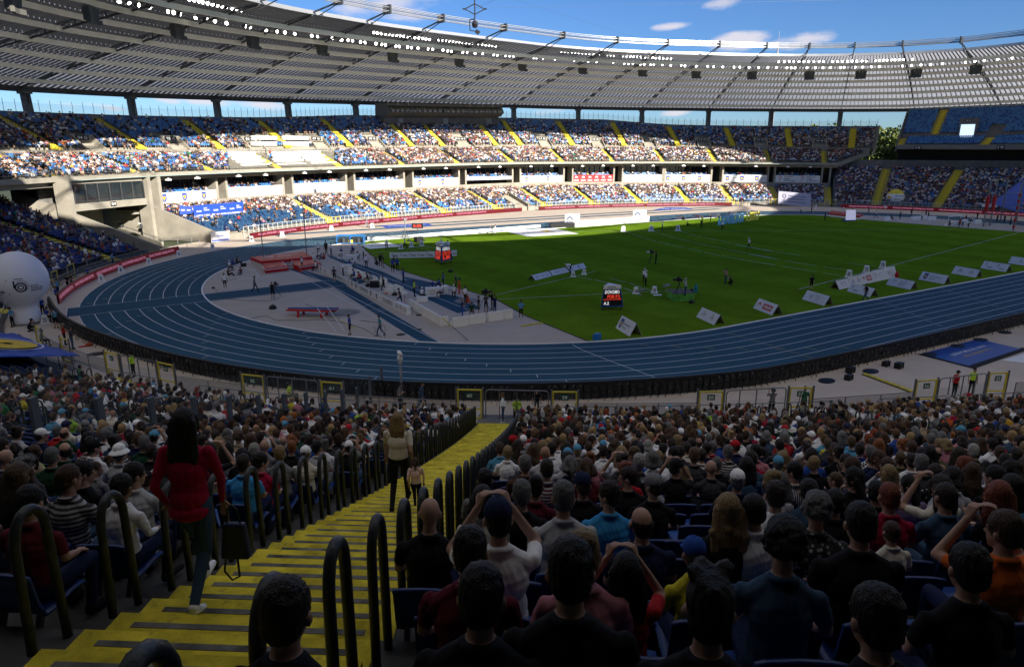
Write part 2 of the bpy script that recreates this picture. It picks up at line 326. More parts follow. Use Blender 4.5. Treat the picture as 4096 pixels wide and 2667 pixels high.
# runways and pits
def runway(name, P, z=.010):
 sheet(name, [tuple(p[:2]) for p in P], z, tm)
tr = lambda x, y: G(700+x/2.975,950+y/2.975); ts = lambda x, y: G(1300+x/2.8,900+y/2.8)
runway('pole_vault_runway', [ts(1050,1303), ts(1305,1322), ts(120,612), tr(1470,372), tr(1345,372), ts(0,640)])
runway('javelin_runway', [ts(1740,935), ts(1480,990), ts(980,750), ts(60,372), ts(20,325), ts(640,520), ts(1000,690), ts(1600,830)], .009)
runway('water_jump_approach', [(-90.6,1.3),(-90.6,-2.9),(-81.6,-2.4),(-66.9,-1.7),(-64.6,-1.2),(-58.9,-.6),(-58.9,3.3),(-67.1,2.9),(-78.7,1.8)], .013)
runway('long_jump_runway', [(-70,52.2),(58,53.2),(58,55.2),(-70,54.2)], .008)
runway('inner_long_jump_runway', [(-40,57.2),(70,58.4),(70,60.2),(-40,59.0)], .008)
runway('throwing_area', [(-59.2,-5.5),(-55.2,-10),(-54.8,-5),(-56.3,1)], .008)
o = sheet('sprint_lanes_beyond', [(44,-50.5),(80,-46),(90,-36),(92,-48),(70,-58),(30,-58),(10,-52)], .007, tm)
mb = MB()
for a, b in ((ts(1053,1303), tr(1350,380)),(ts(1305,1322), tr(1470,375)),((-90.6,1.3),(-58.9,3.3)),((-90.6,-2.9),(-58.9,-.6)),((-90.6,1.3),(-90.6,-2.9)),(ts(1600,950), ts(20,325)),(ts(1480,990), ts(60,372))): gline(mb, a, b, .07,.019)
# infield markings: two throwing sectors and their distance arcs
z_ = .012
OV = lambda x, y: G(x*1.721, y*1.721)
c1 = G(1350+1080/1.7,600+985/1.7); c1b = G(1350+1080/1.7,600+1015/1.7)
gline(mb, c1, G(1350+1755/1.7,600+825/1.7),.06); gline(mb, c1b, G(2696+5/1.7,600+955/1.7),.06)
gline(mb, G(2696+2380/1.7,600+553/1.7), G(2696+850/1.7,600+947/1.7),.07)
gline(mb, G(2696+2000/1.7,600+537/1.7), G(1350+1400/1.7,600+556/1.7),.07)
def dashed(P, w=.06, dash=3.2, gap=.5):
 P = [Vector(p[:2]) for p in P];
 for a, b in zip(P[:-1], P[1:]):
  L = (b-a).length; n = max(1, int(L/(dash+gap))); d = (b-a)/n
  for i in range(n): gline(mb, a+d*i, a+d*i+d*(dash/(dash+gap)), w)
K = lambda x, y: G(2200+x/2.644,800+y/2.644)
dashed([K(790,330), K(1000,405), K(1300,482), K(1820,592), K(2380,690), G(2696+450/1.7,600+743/1.7), G(2696+730/1.7,600+790/1.7), G(2696+1010/1.7,600+835/1.7), G(2696+1150/1.7,600+857/1.7)])
dashed([K(1080,330), K(1350,410), K(1700,490), K(2100,568), K(2380,618), G(2696+500/1.7,600+707/1.7), G(2696+750/1.7,600+752/1.7), G(2696+1010/1.7,600+795/1.7), G(2696+1250/1.7,600+823/1.7)])
dashed([K(1360,328), K(1560,380), K(1800,433), K(2100,495), K(2360,545), G(2696+420/1.7,600+645/1.7), G(2696+700/1.7,600+693/1.7), G(2696+890/1.7,600+724/1.7)])
dashed([G(2696+1170/1.7,600+768/1.7), G(2696+1400/1.7,600+795/1.7)])
K2 = lambda x, y: G(1800+x/2.1636,1050+y/2.1636)
dashed([K2(1085,120), K2(1250,150), K2(1400,185), K2(1500,218), K2(1600,258)]); dashed([K2(1390,140), K2(1550,178), K2(1680,222), K2(1760,252)])
K3 = K4 = lambda x, y: G(1300+x/2.8,900+y/2.8)
gline(mb, K3(480,328), K3(1100,232),.07); gline(mb, K3(490,352), K3(730,345),.07)
dashed([K3(900,262), K3(1000,285), K3(1080,318)]); dashed([K3(990,248), K3(1130,275), K3(1230,310)]); dashed([K3(1110,238), K3(1250,262)])
gline(mb, K3(1430,1133), K3(2250,1030),.08)
for a, b in (((750,625),(1050,600)),((710,545),(800,565)),((800,565),(880,590)),((880,590),(915,622)),((330,945),(780,795)),((360,965),(740,930)),((380,998),(730,950)),((140,1035),(360,1010)),((730,840),(980,770)),((1130,893),(1260,883)),((1500,820),(1740,905))): gline(mb, K3(*a), K3(*b),.05)
o = mb.build('infield_lines', lm); tag(o, None, None, None, 'structure')
# earth edge of the grass
mb = MB()
for a, b in zip(gp[:-1], gp[1:]): gline(mb, a, b, .18,.014)
o = mb.build('turf_edging', mat('turf_soil', (.05,.03,.02),.95, noise=.3, nscale=2)); tag(o, None, None, None, 'structure')
# throwing circles
def disc(name, c, r, m, z=.011, n=40):
 sheet(name, [(c[0]+r*math.cos(2*math.pi*i/n), c[1]+r*math.sin(2*math.pi*i/n)) for i in range(n)], z, m)
circ_m = mat('concrete_circle', (.25,.24,.22),.85, noise=.15, nscale=2)
disc('discus_circle', tr(2010,892),1.5, circ_m); disc('shot_circle', ts(1600,850),1.35, circ_m, .016)
# rolled-out promotional sheets on the ground
def flat_banner(name, quad, m, label, txts=(), z=.03, border=None):
 o = empty(name, quad[0], 0, label, 'ground banner'); q = [Vector((p[0], p[1], z)) for p in quad]; o.location = q[0]
 mb = MB(); mb.add([p-q[0] for p in q]+[p-q[0]-Vector((0,0,.02)) for p in q], [(0,1,2,3),(7,6,5,4),(0,4,5,1),(1,5,6,2),(2,6,7,3),(3,7,4,0)]); mb.build('sheet', m, o)
 tb = {}
 for body, x0, y0, w, h, tmn, flip in txts:
  f = lambda x, y, x0=x0, y0=y0, flip=flip: (lambda a, b: (q[0]*(1-a)*(1-b)+q[1]*a*(1-b)+q[2]*a*b+q[3]*(1-a)*b)-q[0]+Vector((0,0,.004)))((x0+w-x if flip else x0+x), y0+y)
  tb.setdefault(tmn, MB()); put_text(tb[tmn], body, w, h, f)
 for k_, m_ in tb.items(): m_.build('lettering', MATS[k_], o)
 return o
A4 = lambda x, y: G(3300+x/2.99,1300+y/2.99)
flat_banner('ground_banner', [A4(1715,490), A4(2340,285), A4(1830,170), A4(1150,345)], mat('blue_tarp', (.018,.06,.30),.35, bump=.6, bscale=2.5), 'blue sheet with mirrored white lettering on the grey ground behind the black boards', [('KAMILI SKOLIMOWSKIEJ', .2,.5,.6,.14, 'white_paint', True),('LOTTO MEMORIAŁ SILESIA', .25,.34,.5,.09, 'gold_print', True)])
o = sheet('ground_banner_border', [A4(1780,525), A4(2460,290), A4(2350,270), A4(1715,490), A4(1150,345), A4(1080,345)], .02, mat('black_carpet', (.014,.014,.016),.9)); o['kind'] = 'structure'
flat_banner('ground_banner', [A4(2600,480), A4(2900,330), A4(2500,310), A4(2110,425)], white, 'white sheet with a black ring emblem at the right edge of the grey ground')
flat_banner('ground_banner', [K3(500,270), K3(870,240), K3(690,192), K3(380,226)], white, 'small white sheet on the grass beside the shot put markings', [('LOTTO SILESIA MEMORIAŁ', .2,.4,.6,.2, 'grey_print', False)])
C6 = lambda x, y: G(1350+x/1.7,600+y/1.7)
flat_banner('ground_banner', [C6(1290,590), C6(1640,570), C6(1470,533), C6(1120,548)], white, 'large white sheet with a blue band on the sunlit grass', [('Województwo Śląskie', .15,.4,.4,.2, 'blue_print', False),('M', .6,.4,.15,.4, 'gold_print', False)])
flat_banner('ground_banner', [C6(330,530), C6(650,513), C6(600,497), C6(290,515)], blue, 'dark blue sheet with pale lettering beyond the home straight near the finish', [('LOTTO SILESIA MEMORIAŁ KAMILI SKOLIMOWSKIEJ', .1,.3,.8,.3, 'white_paint', False)])
flat_banner('ground_banner', [G(2612,841), G(2772,838), G(2740,830), G(2660,830)], blue, 'dark blue sheet beyond the home straight near the right end of the red board', [('SILESIA', .1,.3,.8,.3, 'white_paint', False)])
# ================================================================== STANDS
def arc(a, b, step=1.2):
 n = max(2, int(abs(b-a)/step)+1); return np.linspace(a, b, n)
def terrace(name, degs, dz, m, parent, close=None):
 """stepped terrace: dz = list of functions deg -> (d, z) per row edge"""
 mb = MB(); k = len(degs)
 prev = None
 for i, (d, zf) in enumerate(dz):
  z = zf(degs) if callable(zf) else np.full(k, zf); dd = d(degs) if callable(d) else np.full(k, float(d)); P = base(degs, dd)
  cur = (P, z)
  if prev is not None:
   Pp, zp = prev
   if close:
    k2 = degs > close(i-1); k2[:2] = True; P, Pp, z, zp = P[k2], Pp[k2], z[k2], zp[k2]; slab(mb, degs[k2], dprev, dd[0], lambda g, zz=zp: zz-1.3, lambda g, zz=zp: zz-.004)
   mb.strip([(p[0], p[1], zz) for p, zz in zip(Pp, zp)], [(p[0], p[1], zz) for p, zz in zip(P, zp)]) # tread
   mb.strip([(p[0], p[1], zz) for p, zz in zip(P, zp)], [(p[0], p[1], zz) for p, zz in zip(P, z)]) # riser
  prev = cur; dprev = dd[0]
 return mb.build(name, m, parent)
def wallstrip(mb, degs, d, z0, z1, mi=0):
 P = base(degs, d); f = lambda z: z(degs) if callable(z) else np.full(len(degs), float(z))
 mb.strip([(p[0], p[1], a) for p, a in zip(P, f(z0))], [(p[0], p[1], a) for p, a in zip(P, f(z1))], mi)
def slab(mb, degs, d0, d1, z0, z1, mi=0): # closed ring segment
 f = lambda z: z(degs) if callable(z) else np.full(len(degs), float(z))
 A, B = base(degs, d0), base(degs, d1); a, b = f(z0), f(z1); n = len(degs)
 V = [(*A[i], a[i]) for i in range(n)]+[(*A[i], b[i]) for i in range(n)]+[(*B[i], b[i]) for i in range(n)]+[(*B[i], a[i]) for i in range(n)]
 F = []
 for i in range(n-1):
  for k in range(4): F.append((k*n+i, k*n+i+1,((k+1) % 4)*n+i+1,((k+1) % 4)*n+i))
 F += [(0, n, 2*n, 3*n),(n-1,4*n-1,3*n-1,2*n-1)]
 mb.add(V, F, mi)
lin = lambda z0, z1, t: (lambda deg: (z0(deg) if callable(z0) else z0)*(1-t)+(z1(deg) if callable(z1) else z1)*t)
seatlist = [] # (x, y, z, outward angle, zone)
def seats_on(a, b, d, zf, aisles, aw, zone, pitch=.5, skip=()):
 degs = np.linspace(a, b, 400); P = base(degs, d); L = np.concatenate([[0], np.cumsum(np.linalg.norm(np.diff(P, axis=0), axis=1))])
 s = np.arange(pitch/2, L[-1], pitch); dg = np.interp(s, L, degs); Q = base(dg, d); Nn = bnorm(dg); z = zf(dg) if callable(zf) else np.full(len(dg), zf)
 ok = np.ones(len(dg), bool)
 for q in aisles:
  A = base(q, d)[0]; ok &= np.hypot(Q[:, 0]-A[0], Q[:, 1]-A[1]) > aw/2+.22
 for (p, w) in skip:
  A = base(p, d)[0]; ok &= np.hypot(Q[:, 0]-A[0], Q[:, 1]-A[1]) > w/2
 for i in np.where(ok)[0]: seatlist.append((Q[i, 0], Q[i, 1], z[i], math.atan2(Nn[i, 1], Nn[i, 0]), zone))
def aisle(par, deg, rows, w, name='aisle_steps', half=True):
 """yellow steps along one gangway; rows = [(d, z)]"""
 mb = MB(); rl = MB(); Nn = bnorm(deg)[0]; T = np.array([-Nn[1], Nn[0]]); P0 = base(deg, 0)[0]
 for i in range(len(rows)-1):
  (d0, z0),(d1, z1) = rows[i], rows[i+1]
  for h in ((0,1) if half else (0,)):
   da, db = (d0+(d1-d0)*h/2, d0+(d1-d0)*(h+1)/2) if half else (d0, d1); zz = z0+(z1-z0)*h/2 if half else z0
   c = P0+Nn*(da+db)/2; mb.box((c[0], c[1], zz-.14),(db-da+.01, w, .30), math.atan2(Nn[1], Nn[0]))
  if i % 2 == 0:
   for s in (-1,1):
    a = P0+Nn*(d0+.1)+T*s*(w/2+.06); b = P0+Nn*(d0+.7)+T*s*(w/2+.06)
    rl.tube([(a[0], a[1], z0),(a[0], a[1], z0+.9),(b[0], b[1], z0+1.05),(b[0], b[1], z0+.2)], .03,4, caps=False)
 o = mb.build(name, yellow, par)
 return o, rl
def sideof(parts):
 return parts
# ---------------- north upper tier
stand_n = empty('grandstand', tuple(base(90,17)[0])+(0.,),0, 'far two tier grandstand with blue seats, yellow gangways and a row of glazed suites', 'grandstand')
stand_n.location = (0,0,0)
dF = tabf((180,22),(172,22),(163,17),(160,17),(24.5,17),(22.5,22),(20.8,27))
NA, NB_ = 176.,20.
degs = np.concatenate([arc(NA, 25.), np.arange(24.8,19.9,-.15)])
nU1 = 11; nU2 = 16
rowsU1 = [(17+.8*i, lin(zUF, lambda g: zUM(g)-1.25,(i+1)/nU1)) for i in range(nU1+1)]
rowsU2 = [(28+.82*i, lin(zUM, zUB, (i+1)/(nU2+1))) for i in range(nU2+1)]
terrace('lower_terrace', degs, [(17, zUF)]+rowsU1[0:0]+[(17+.8*(i+1), f) for i, (d, f) in enumerate(rowsU1)]+[(28, zUM)], concrete, stand_n, close=lambda i: 24.2-i*.31)
terrace('upper_terrace', degs, [(28, zUM)]+[(28+.82*(i+1), f) for i, (d, f) in enumerate(rowsU2)], concrete, stand_n)
mb = MB(); slab(mb, arc(NA, 24.3),15.9,17.02, lambda g: zUF(g)-.55, lambda g: zUF(g)+.12); mb.build('front_ledge', concrete, stand_n)
mb = MB(); slab(mb, arc(158.8,27),13.9,16.4, lambda g: zUF(g)-.42, lambda g: zUF(g)-.3); mb.build('glass_canopy', mat('canopy_glass', (.33,.40,.38),.3, noise=.1, nscale=1), stand_n)
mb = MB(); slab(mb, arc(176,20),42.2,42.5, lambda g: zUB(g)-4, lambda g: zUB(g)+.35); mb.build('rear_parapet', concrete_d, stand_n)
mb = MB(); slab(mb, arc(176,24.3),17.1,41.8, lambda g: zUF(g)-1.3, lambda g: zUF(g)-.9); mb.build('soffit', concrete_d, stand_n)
aU2 = [152.2,144.1,135.2,125.5,113.9,99.6,92.7,81.7,76.8,66.4,56.2,46.6,38.2,30.4,22.8,161,169]
aU1 = [158,149.6,141,131.7,121.3,107.8,94.5,82.4,71.6,61,51.1,42.1,33.8,26.1,166]
allr = MB()
for g in aU2:
 r = [(28+.82*(i+1)-.82, float(lin(zUM, zUB, (i+1)/(nU2+1))(g))) for i in range(nU2)]
 o, rl = aisle(stand_n, g, r[:-1]+[(r[-1][0], r[-1][1])], 1.9 if g not in (99.6,92.7,81.7) else 1.7); allr.add(rl.v, rl.f)
for g in aU1:
 r = [(17.8+.8*i, float(rowsU1[i+1-1][1](g))) for i in range(nU1+1)]
 o, rl = aisle(stand_n, g, r, 1.8); allr.add(rl.v, rl.f)
# vomitory mouths between the aisles, numbered
vom = [(148.6, '04 G'),(139.6, '05 G'),(130.4, '06 G'),(119.7, '07 G'),(105.9, '08 G'),(87.6, '09 G 10 G'),(71.5, '11 G'),(61.2, '12 G'),(51.4, '13 G'),(42.4, '14 G'),(34.2, '15 G'),(26.4, '16 G')]
vp = []
vl = [(a/1.7, b/1.7) for a, b in ((600,960),(1190,960),(1720,960),(2170,960))]+[(1350+a/1.7, b/1.7) for a, b in ((255,955),(850,955),(1405,958),(1765,962),(2120,965))]+[(2696+a/1.7, b/1.7) for a, b in ((200,970),(590,975),(990,978))]
for (u, v),(_, s) in zip(vl, vom):
 g, X = hit(29.5, u, v); vp.append(g); w = 4.2 if len(s) < 6 else 6.5
 Nn = bnorm(g)[0]; rz = math.atan2(Nn[1], Nn[0]); P0 = base(g, 0)[0]; Tn = np.array([-Nn[1], Nn[0]])
 zb = float(zUM(g)); o = empty('vomitory', (*(P0+Nn*27.6), zb-1.2), rz); o.parent = stand_n
 b_ = MB()
 # sloping cheek walls, lintel with number, dark mouth
 for sgn in (-1,1):
  pr = [(0, sgn*w/2,-.2),(0, sgn*w/2,1.3),(3.4, sgn*w/2,3.9),(5.6, sgn*w/2,3.9),(5.6, sgn*w/2,-.2)]
  pr2 = [(x, y-sgn*.25, z) for x, y, z in pr]; b_.add(pr+pr2, [(0,1,2,3,4),(9,8,7,6,5)]+[(i, (i+1) % 5,5+(i+1) % 5,5+i) for i in range(5)])
 b_.box((4.4,0,3.3),(2.4, w-.5,1.1)); b_.build('cheek_walls', concrete, o)
 d_ = MB(); d_.box((5.3,0,1.3),(.5, w-.5,2.9)); d_.build('doorway', black, o)
 s_ = MB(); s_.box((3.17,0,3.35),(.06,2.6 if len(s) < 6 else 4.2,.85)); pl = s_.build('number_plate', black, o)
 t_ = MB(); ww = 1.9 if len(s) < 6 else 3.4; put_text(t_, s.replace(' G', ' G'), ww, .5, lambda x, y: (3.13, ww/2-x, 3.1+y)); t_.build('number', white, pl)
vskip = [(g, 4.6) for g in vp]
for i in range(nU1):
 d = 17.8+.8*i+.35 if i < nU1 else 0
 seats_on(NA-1,24.5-.31*i, 17.8+.8*(i-0)-.05, rowsU1[i][1], aU1,1.8, 'u1')
for i in range(nU2-1):
 seats_on(NA-1,20.4,28+.82*i+.55, rowsU2[i][1], aU2,1.9, 'u2', skip=vskip if i < 7 else ())
# cross-walk barrier rail
mb = MB(); dg = arc(175,21,.6)
P = base(dg, 27.2); z = zUM(dg)-1.25
for hgt in (.55,1.0): mb.tube([(p[0], p[1], zz+1.25-1.1+hgt) for p, zz in zip(P, z)], .035,4)
for p, zz in zip(P[::1], z): mb.beam((p[0], p[1], zz),(p[0], p[1], zz+1.2),.05)
dg = arc(175,24.5,.6); P = base(dg, 17.1); z = zUF(dg)
for hgt in (.5,.95): mb.tube([(p[0], p[1], zz+hgt) for p, zz in zip(P, z)], .03,4)
mb.build('front_rails', steel, stand_n)
allr.build('gangway_rails', darksteel, stand_n)['kind'] = 'stuff'
# glass wind screen with posts along the rear edge
mb = MB(); gl = MB(); dg = arc(176,20.3,.9); P = base(dg, 42.35); z = zUB(dg)+.35
for p, zz in zip(P, z): mb.beam((p[0], p[1], zz-.1),(p[0], p[1], zz+2.1),.07)
mb.build('screen_posts', darksteel, stand_n); wallstrip(gl, dg, 42.4, lambda g: zUB(g)+.35, lambda g: zUB(g)+1.9); gl.build('screen_glass', glass, stand_n)
# stepped end walls of the upper tier (east and west)
def endwall(g, D1, name, thick=.5):
 Nn = bnorm(g)[0]; P0 = base(g, 0)[0]; T = np.array([-Nn[1], Nn[0]])*thick; V = []; top = []; bot = []
 pts = [(17,11.0,12.2)]
 mb = MB(); N_ = 14
 for i in range(N_):
  d0 = D1+(42-D1)*i/N_; d1 = D1+(42-D1)*(i+1)/N_; zt = float(np.interp((d0+d1)/2, [17,28,42], [zUF(g), zUM(g), zUB(g)]))+.7
  zb = zt-2.4
  for q in ((d0, d1),):
   a = P0+Nn*q[0]; b = P0+Nn*q[1]; c = (a+b)/2; mb.box((c[0], c[1], (zt+zb)/2),(d1-d0+.004*(i % 2), thick, zt-zb), math.atan2(Nn[1], Nn[0]))
 mb.build(name, concrete, stand_n)
endwall(20.1,27, 'end_wall'); endwall(176.3,17, 'end_wall')
# ---------------- suites level (north)
suites = [(147.8,140.7),(139.2,131.4),(129.7,120.5),(118.6,107.7),(105.3,94.4),(92.6,82.3),(80.4,71.3),(69.2,60.8),(58.8,50.8),(50.9,42.6),(40.5,33.8),(32.6,26.4)]
zB0 = tabf((150,5.3),(139,5.9),(118,5.95),(80,6.5),(51,6.05),(26,6.)); zB1 = tabf((150,7.4),(139,7.85),(118,8.25),(80,8.35),(51,8.35),(26,8.15))
mb = MB(); wallstrip(mb, arc(151,25),20.5,5,12.2); mb.build('suite_back_wall', darkglass, stand_n)
mb = MB(); slab(mb, arc(151,25),16.9,20.4, lambda g: zB0(g)-.9, lambda g: zB0(g)-.3); mb.build('suite_floor', concrete, stand_n)
mull = MB()
for g in np.arange(150,25.5,-1.05):
 p = base(g, 20.35)[0]; mull.beam((p[0], p[1], 8),(p[0], p[1], 11.3),.12)
mull.build('window_mullions', darksteel, stand_n)
gaps = [(suites[i][1], suites[i+1][0]) for i in range(len(suites)-1)]+[(149.8,147.9),(26.3,25)]
for a, b in gaps:
 for g in (a-.12, b+.12):
  Nn = bnorm(g)[0]; p = base(g, 18.9)[0]; mb = MB(); mb.box((p[0], p[1], (float(zB0(g))-.8+11.4)/2),(3.2,.5,11.4-float(zB0(g))+.8), math.atan2(Nn[1], Nn[0])); mb.build('pillar', concrete, stand_n)
 if a-b > .5:
  pass
# suite banners (things): text and coloured shields
bn_spec = [('s3', 'Województwo Śląskie'),('l3', 'LOTTO'),('n2', 'Górnośląsko Zagłębiowska Metropolia'),('n2', 'PFRON'),('s2', 'Województwo Śląskie'),('open', ''),('s2', ''),('red', 'ORLEN'),('n2', 'Ministerstwo'),('s3', 'Województwo'),('s3', 'Województwo Śląskie'),('f2', 'FUNDACJA KAMILI')]
bn_lab = ['white suite banner with three yellow shields, leftmost below the suites', 'white suite banner with three orange lottery marks, second from the left', 'white suite banner with two faint striped circles, third from the left', 'plain white suite banner with two faint grey emblems, fourth from the left', 'white suite banner with two yellow shields left of the VIP balcony', 'white balcony front with eight small square marks above the players tunnel', 'white suite banner with two yellow shields right of the VIP balcony', 'red suite banner with a row of six white eagle head logos', 'plain white suite banner just right of the red one', 'white suite banner with three yellow shields, third right of the red one', 'white suite banner with three yellow shields at the edge of the sunlight', 'white suite banner with two red dancer logos in the shade']
def shield(mb, fn, cx, cy, w, h, mi=0):
 pts = [(-.5,.5),(.5,.5),(.5,-.1),(.3,-.38),(0,-.5),(-.3,-.38),(-.5,-.1)]; mb.add([fn(cx+x*w, cy+y*h) for x, y in pts], [tuple(range(7))[::-1]], mi)
def eagle(mb, fn, cx, cy, w, h, mi=0): # simple spread-wing emblem
 L = [(0,.45),(.08,.2),(.2,.25),(.4,.42),(.38,.05),(.28,-.2),(.12,-.1),(.12,-.35),(0,-.45)]
 pts = L+[(-x, y) for x, y in L[::-1][1:-1]]; mb.add([fn(cx+x*w, cy+y*h) for x, y in pts], [tuple(range(len(pts)))[::-1]], mi)
def ring(mb, fn, cx, cy, r0, r1, a0=0, a1=360, n=20, mi=0, sq=1.):
 A = [fn(cx+r0*math.cos(R_(a0+(a1-a0)*i/n)), cy+sq*r0*math.sin(R_(a0+(a1-a0)*i/n))) for i in range(n+1)]; B = [fn(cx+r1*math.cos(R_(a0+(a1-a0)*i/n)), cy+sq*r1*math.sin(R_(a0+(a1-a0)*i/n))) for i in range(n+1)]; mb.strip(A, B, mi)
LOGM = [ink, gold, red_ink, grey_ink, white, blue]
def logo(mb, fn, kind, cx, cy, s):
 """small printed marks: material slots follow LOGM; s = height"""
 up = lambda e: (lambda x, y: Vector(fn(x, y))+Vector(OFF[0])*e)
 f1, f2 = up(.006), up(.012)
 if kind == 'lotto':
  ring(mb, f1, cx, cy, s*.36, s*.44,200,500,22,1,.8); put_text(mb, 'LOTTO', s*.72, s*.26, lambda x, y: f2(cx-s*.36+x, cy-s*.13+y),5,.03)
  pts = [(math.cos(R_(90+36*i))*(s*.17 if i % 2 == 0 else s*.07)-s*.05+cx, math.sin(R_(90+36*i))*(s*.17 if i % 2 == 0 else s*.07)+cy+s*.4) for i in range(10)]; mb.add([f2(*p) for p in pts], [tuple(range(10))[::-1]], 1)
 elif kind == 'shield':
  shield(mb, f1, cx, cy, s*.68, s*.9,0); shield(mb, up(.009), cx, cy+.01*s, s*.56, s*.78,5); eagle(mb, f2, cx, cy, s*.5, s*.66,1)
 elif kind == 'eagle': eagle(mb, f1, cx, cy, s*.7, s*.9,3); ring(mb, f2, cx, cy, s*.1, s*.14,0,360,12,4)
 elif kind == 'tulip':
  ring(mb, f1, cx, cy+s*.15, s*.13, s*.2,0,360,14,0); mb.add([f1(cx-.02*s, cy-.45*s), f1(cx+.02*s, cy-.45*s), f1(cx+.02*s, cy-.02*s), f1(cx-.02*s, cy-.02*s)], [(0,1,2,3)], 0); ring(mb, f1, cx-.12*s, cy-.25*s, s*.06, s*.1,180,360,8,0)
 elif kind == 'stripes':
  for i in range(6): ring(mb, f1, cx, cy, s*(.1+.06*i), s*(.13+.06*i),30,200-14*i, 12,3)
 elif kind == 'orlen':
  ring(mb, f1, cx, cy-s*.1, s*.2, s*.36,60,170,10,2); mb.add([f1(cx-.05*s, cy+.1*s), f1(cx+.3*s, cy+.02*s), f1(cx+.08*s, cy-.12*s)], [(0,1,2)], 2)
 elif kind == 'dancer':
  ring(mb, f1, cx, cy+s*.18, s*.16, s*.24,-60,200,12,2); ring(mb, f1, cx+s*.1, cy-s*.18, s*.14, s*.22,60,250,12,2)
OFF = [(0,0,0)]
for (a, b),(kd, txt), lab in zip(suites, bn_spec, bn_lab):
 gc = (a+b)/2; dgs = arc(a, b, .8); t0 = base(a, 18)[0]; t1 = base(b, 18)[0]; T = (t1-t0); Wd = np.linalg.norm(T); T = T/Wd; Nn = bnorm(gc)[0]; OFF[0] = (-Nn[0], -Nn[1], 0)
 z0, z1 = float(zB0(gc))+.05, float(zB1(gc)); hh = z1-z0
 o = empty('balcony_banner', (t0[0], t0[1], z0),0, lab, 'banner', 'banners below the suites')
 pf = lambda x, y, e=0.: (T[0]*x-Nn[0]*(e+.3)-Nn[0]*math.sin(math.pi*x/Wd)*-.0, T[1]*x-Nn[1]*(e+.3), y)
 mb = MB(); V = [pf(0,0, e) for e in (0,.25)]+[pf(Wd, 0, e) for e in (0,.25)]+[pf(Wd, hh, e) for e in (0,.25)]+[pf(0, hh, e) for e in (0,.25)]
 if kd == 'open':
  for (y0, y1) in ((hh*.55, hh),): mb.add([pf(0, y0,0), pf(Wd, y0,0), pf(Wd, y1,0), pf(0, y1,0), pf(0, y0,.25), pf(Wd, y0,.25), pf(Wd, y1,.25), pf(0, y1,.25)], [(0,3,2,1),(4,5,6,7),(0,1,5,4),(3,7,6,2),(0,4,7,3),(1,2,6,5)])
 else: mb.add(V, [(0,2,4,6),(7,5,3,1),(0,1,3,2),(6,4,5,7),(0,6,7,1),(2,3,5,4)])
 mb.build('board', redm if kd == 'red' else white, o)
 pr = MB(); fn = lambda x, y: pf(x, y, .26)
 if kd in ('s3', 's2'):
  n = int(kd[1])
  for i in range(n):
   x = Wd*(i+.25)/n+.2; logo(pr, fn, 'shield', x, hh*.5, hh*.8)
   put_text(pr, 'Województwo', Wd/n*.4, hh*.14, lambda X, Y: fn(x+hh*.45+X, hh*.52+Y),3); put_text(pr, 'Śląskie', Wd/n*.22, hh*.14, lambda X, Y: fn(x+hh*.45+X, hh*.3+Y),3)
 elif kd == 'l3':
  for i in range(3): logo(pr, fn, 'lotto', Wd*(i+.5)/3+.3, hh*.45, hh*.85)
 elif kd == 'n2':
  for i in range(2):
   x = Wd*(i+.4)/2; logo(pr, fn, 'stripes' if 'G' in txt else 'tulip', x, hh*.5, hh*.7); w_ = txt.split()
   for j, s in enumerate(w_[:3]): put_text(pr, s, Wd*.16, hh*.13, lambda X, Y: fn(x+hh*.5+X, hh*(.62-.2*j)+Y),3)
 elif kd == 'red':
  for i in range(6):
   x = Wd*(i+.5)/6; put_text(pr, 'ORLEN', Wd*.12, hh*.22, lambda X, Y: fn(x-Wd*.06+X, hh*.15+Y),4,.03); ring(pr, fn, x, hh*.6, hh*.08, hh*.24,0,170,8,4)
 elif kd == 'open':
  for i in range(8): x = Wd*(i+.5)/8; pr.add([fn(x, hh*.7), fn(x+.35, hh*.7), fn(x+.35, hh*.85), fn(x, hh*.85)], [(0,1,2,3)], 0)
 elif kd == 'f2':
  for i in range(2):
   x = Wd*(i+.22)/2; logo(pr, fn, 'dancer', x, hh*.5, hh*.9)
   for j, s in enumerate(('FUNDACJA', 'KAMILI', 'SKOLIMOWSKIEJ')): put_text(pr, s, Wd*(.2,.13,.24)[j], hh*.18, lambda X, Y: fn(x+hh*.55+X, hh*(.68-.27*j)+Y),0,.02)
 if pr.v: pr.build('print', LOGM, o)
 # balcony seats behind the banner
 for r in range(2): seats_on(a-.4, b+.4,18.6+.8*r, zB1(gc)-.55+.35*r, (),0, 'box')
# glazed corner box "04"
gb = empty('glass_box', (0,0,0),0, 'large glazed corner room with a cream front numbered 04 above the tunnel', 'hospitality box')
mb = MB(); dg = arc(158.5,150.8,.7); slab(mb, dg, 14.2,24,6.1,7.15); slab(mb, dg, 14.6,24,10.0,11.0); mb.build('floor_and_roof', concrete, gb)
mb = MB(); wallstrip(mb, dg, 14.5,7.15,10.); mb.build('glazing', mat('box_glass', (.02,.03,.035),.04, alpha=.75, spec=.8), gb)
mb = MB(); slab(mb, dg, 20,20.3,7.15,10); mb.build('back_wall', concrete_d, gb)
mb = MB()
for g in np.linspace(158.4,150.9,7): p = base(g, 14.35)[0]; mb.beam((p[0], p[1], 7.15),(p[0], p[1], 10),.14)
mb.build('mullions', black, gb)
for g in (158.9,150.4,149.2):
 Nn = bnorm(g)[0]; p = base(g, 15.2)[0]; mb = MB(); mb.box((p[0], p[1], 5.6),(2.4,.7,11.2), math.atan2(Nn[1], Nn[0])); mb.build('pillar', concrete, gb)
Nn = bnorm(154.6)[0]; P = base(154.6,14.1)[0]; T = np.array([Nn[1], -Nn[0]])
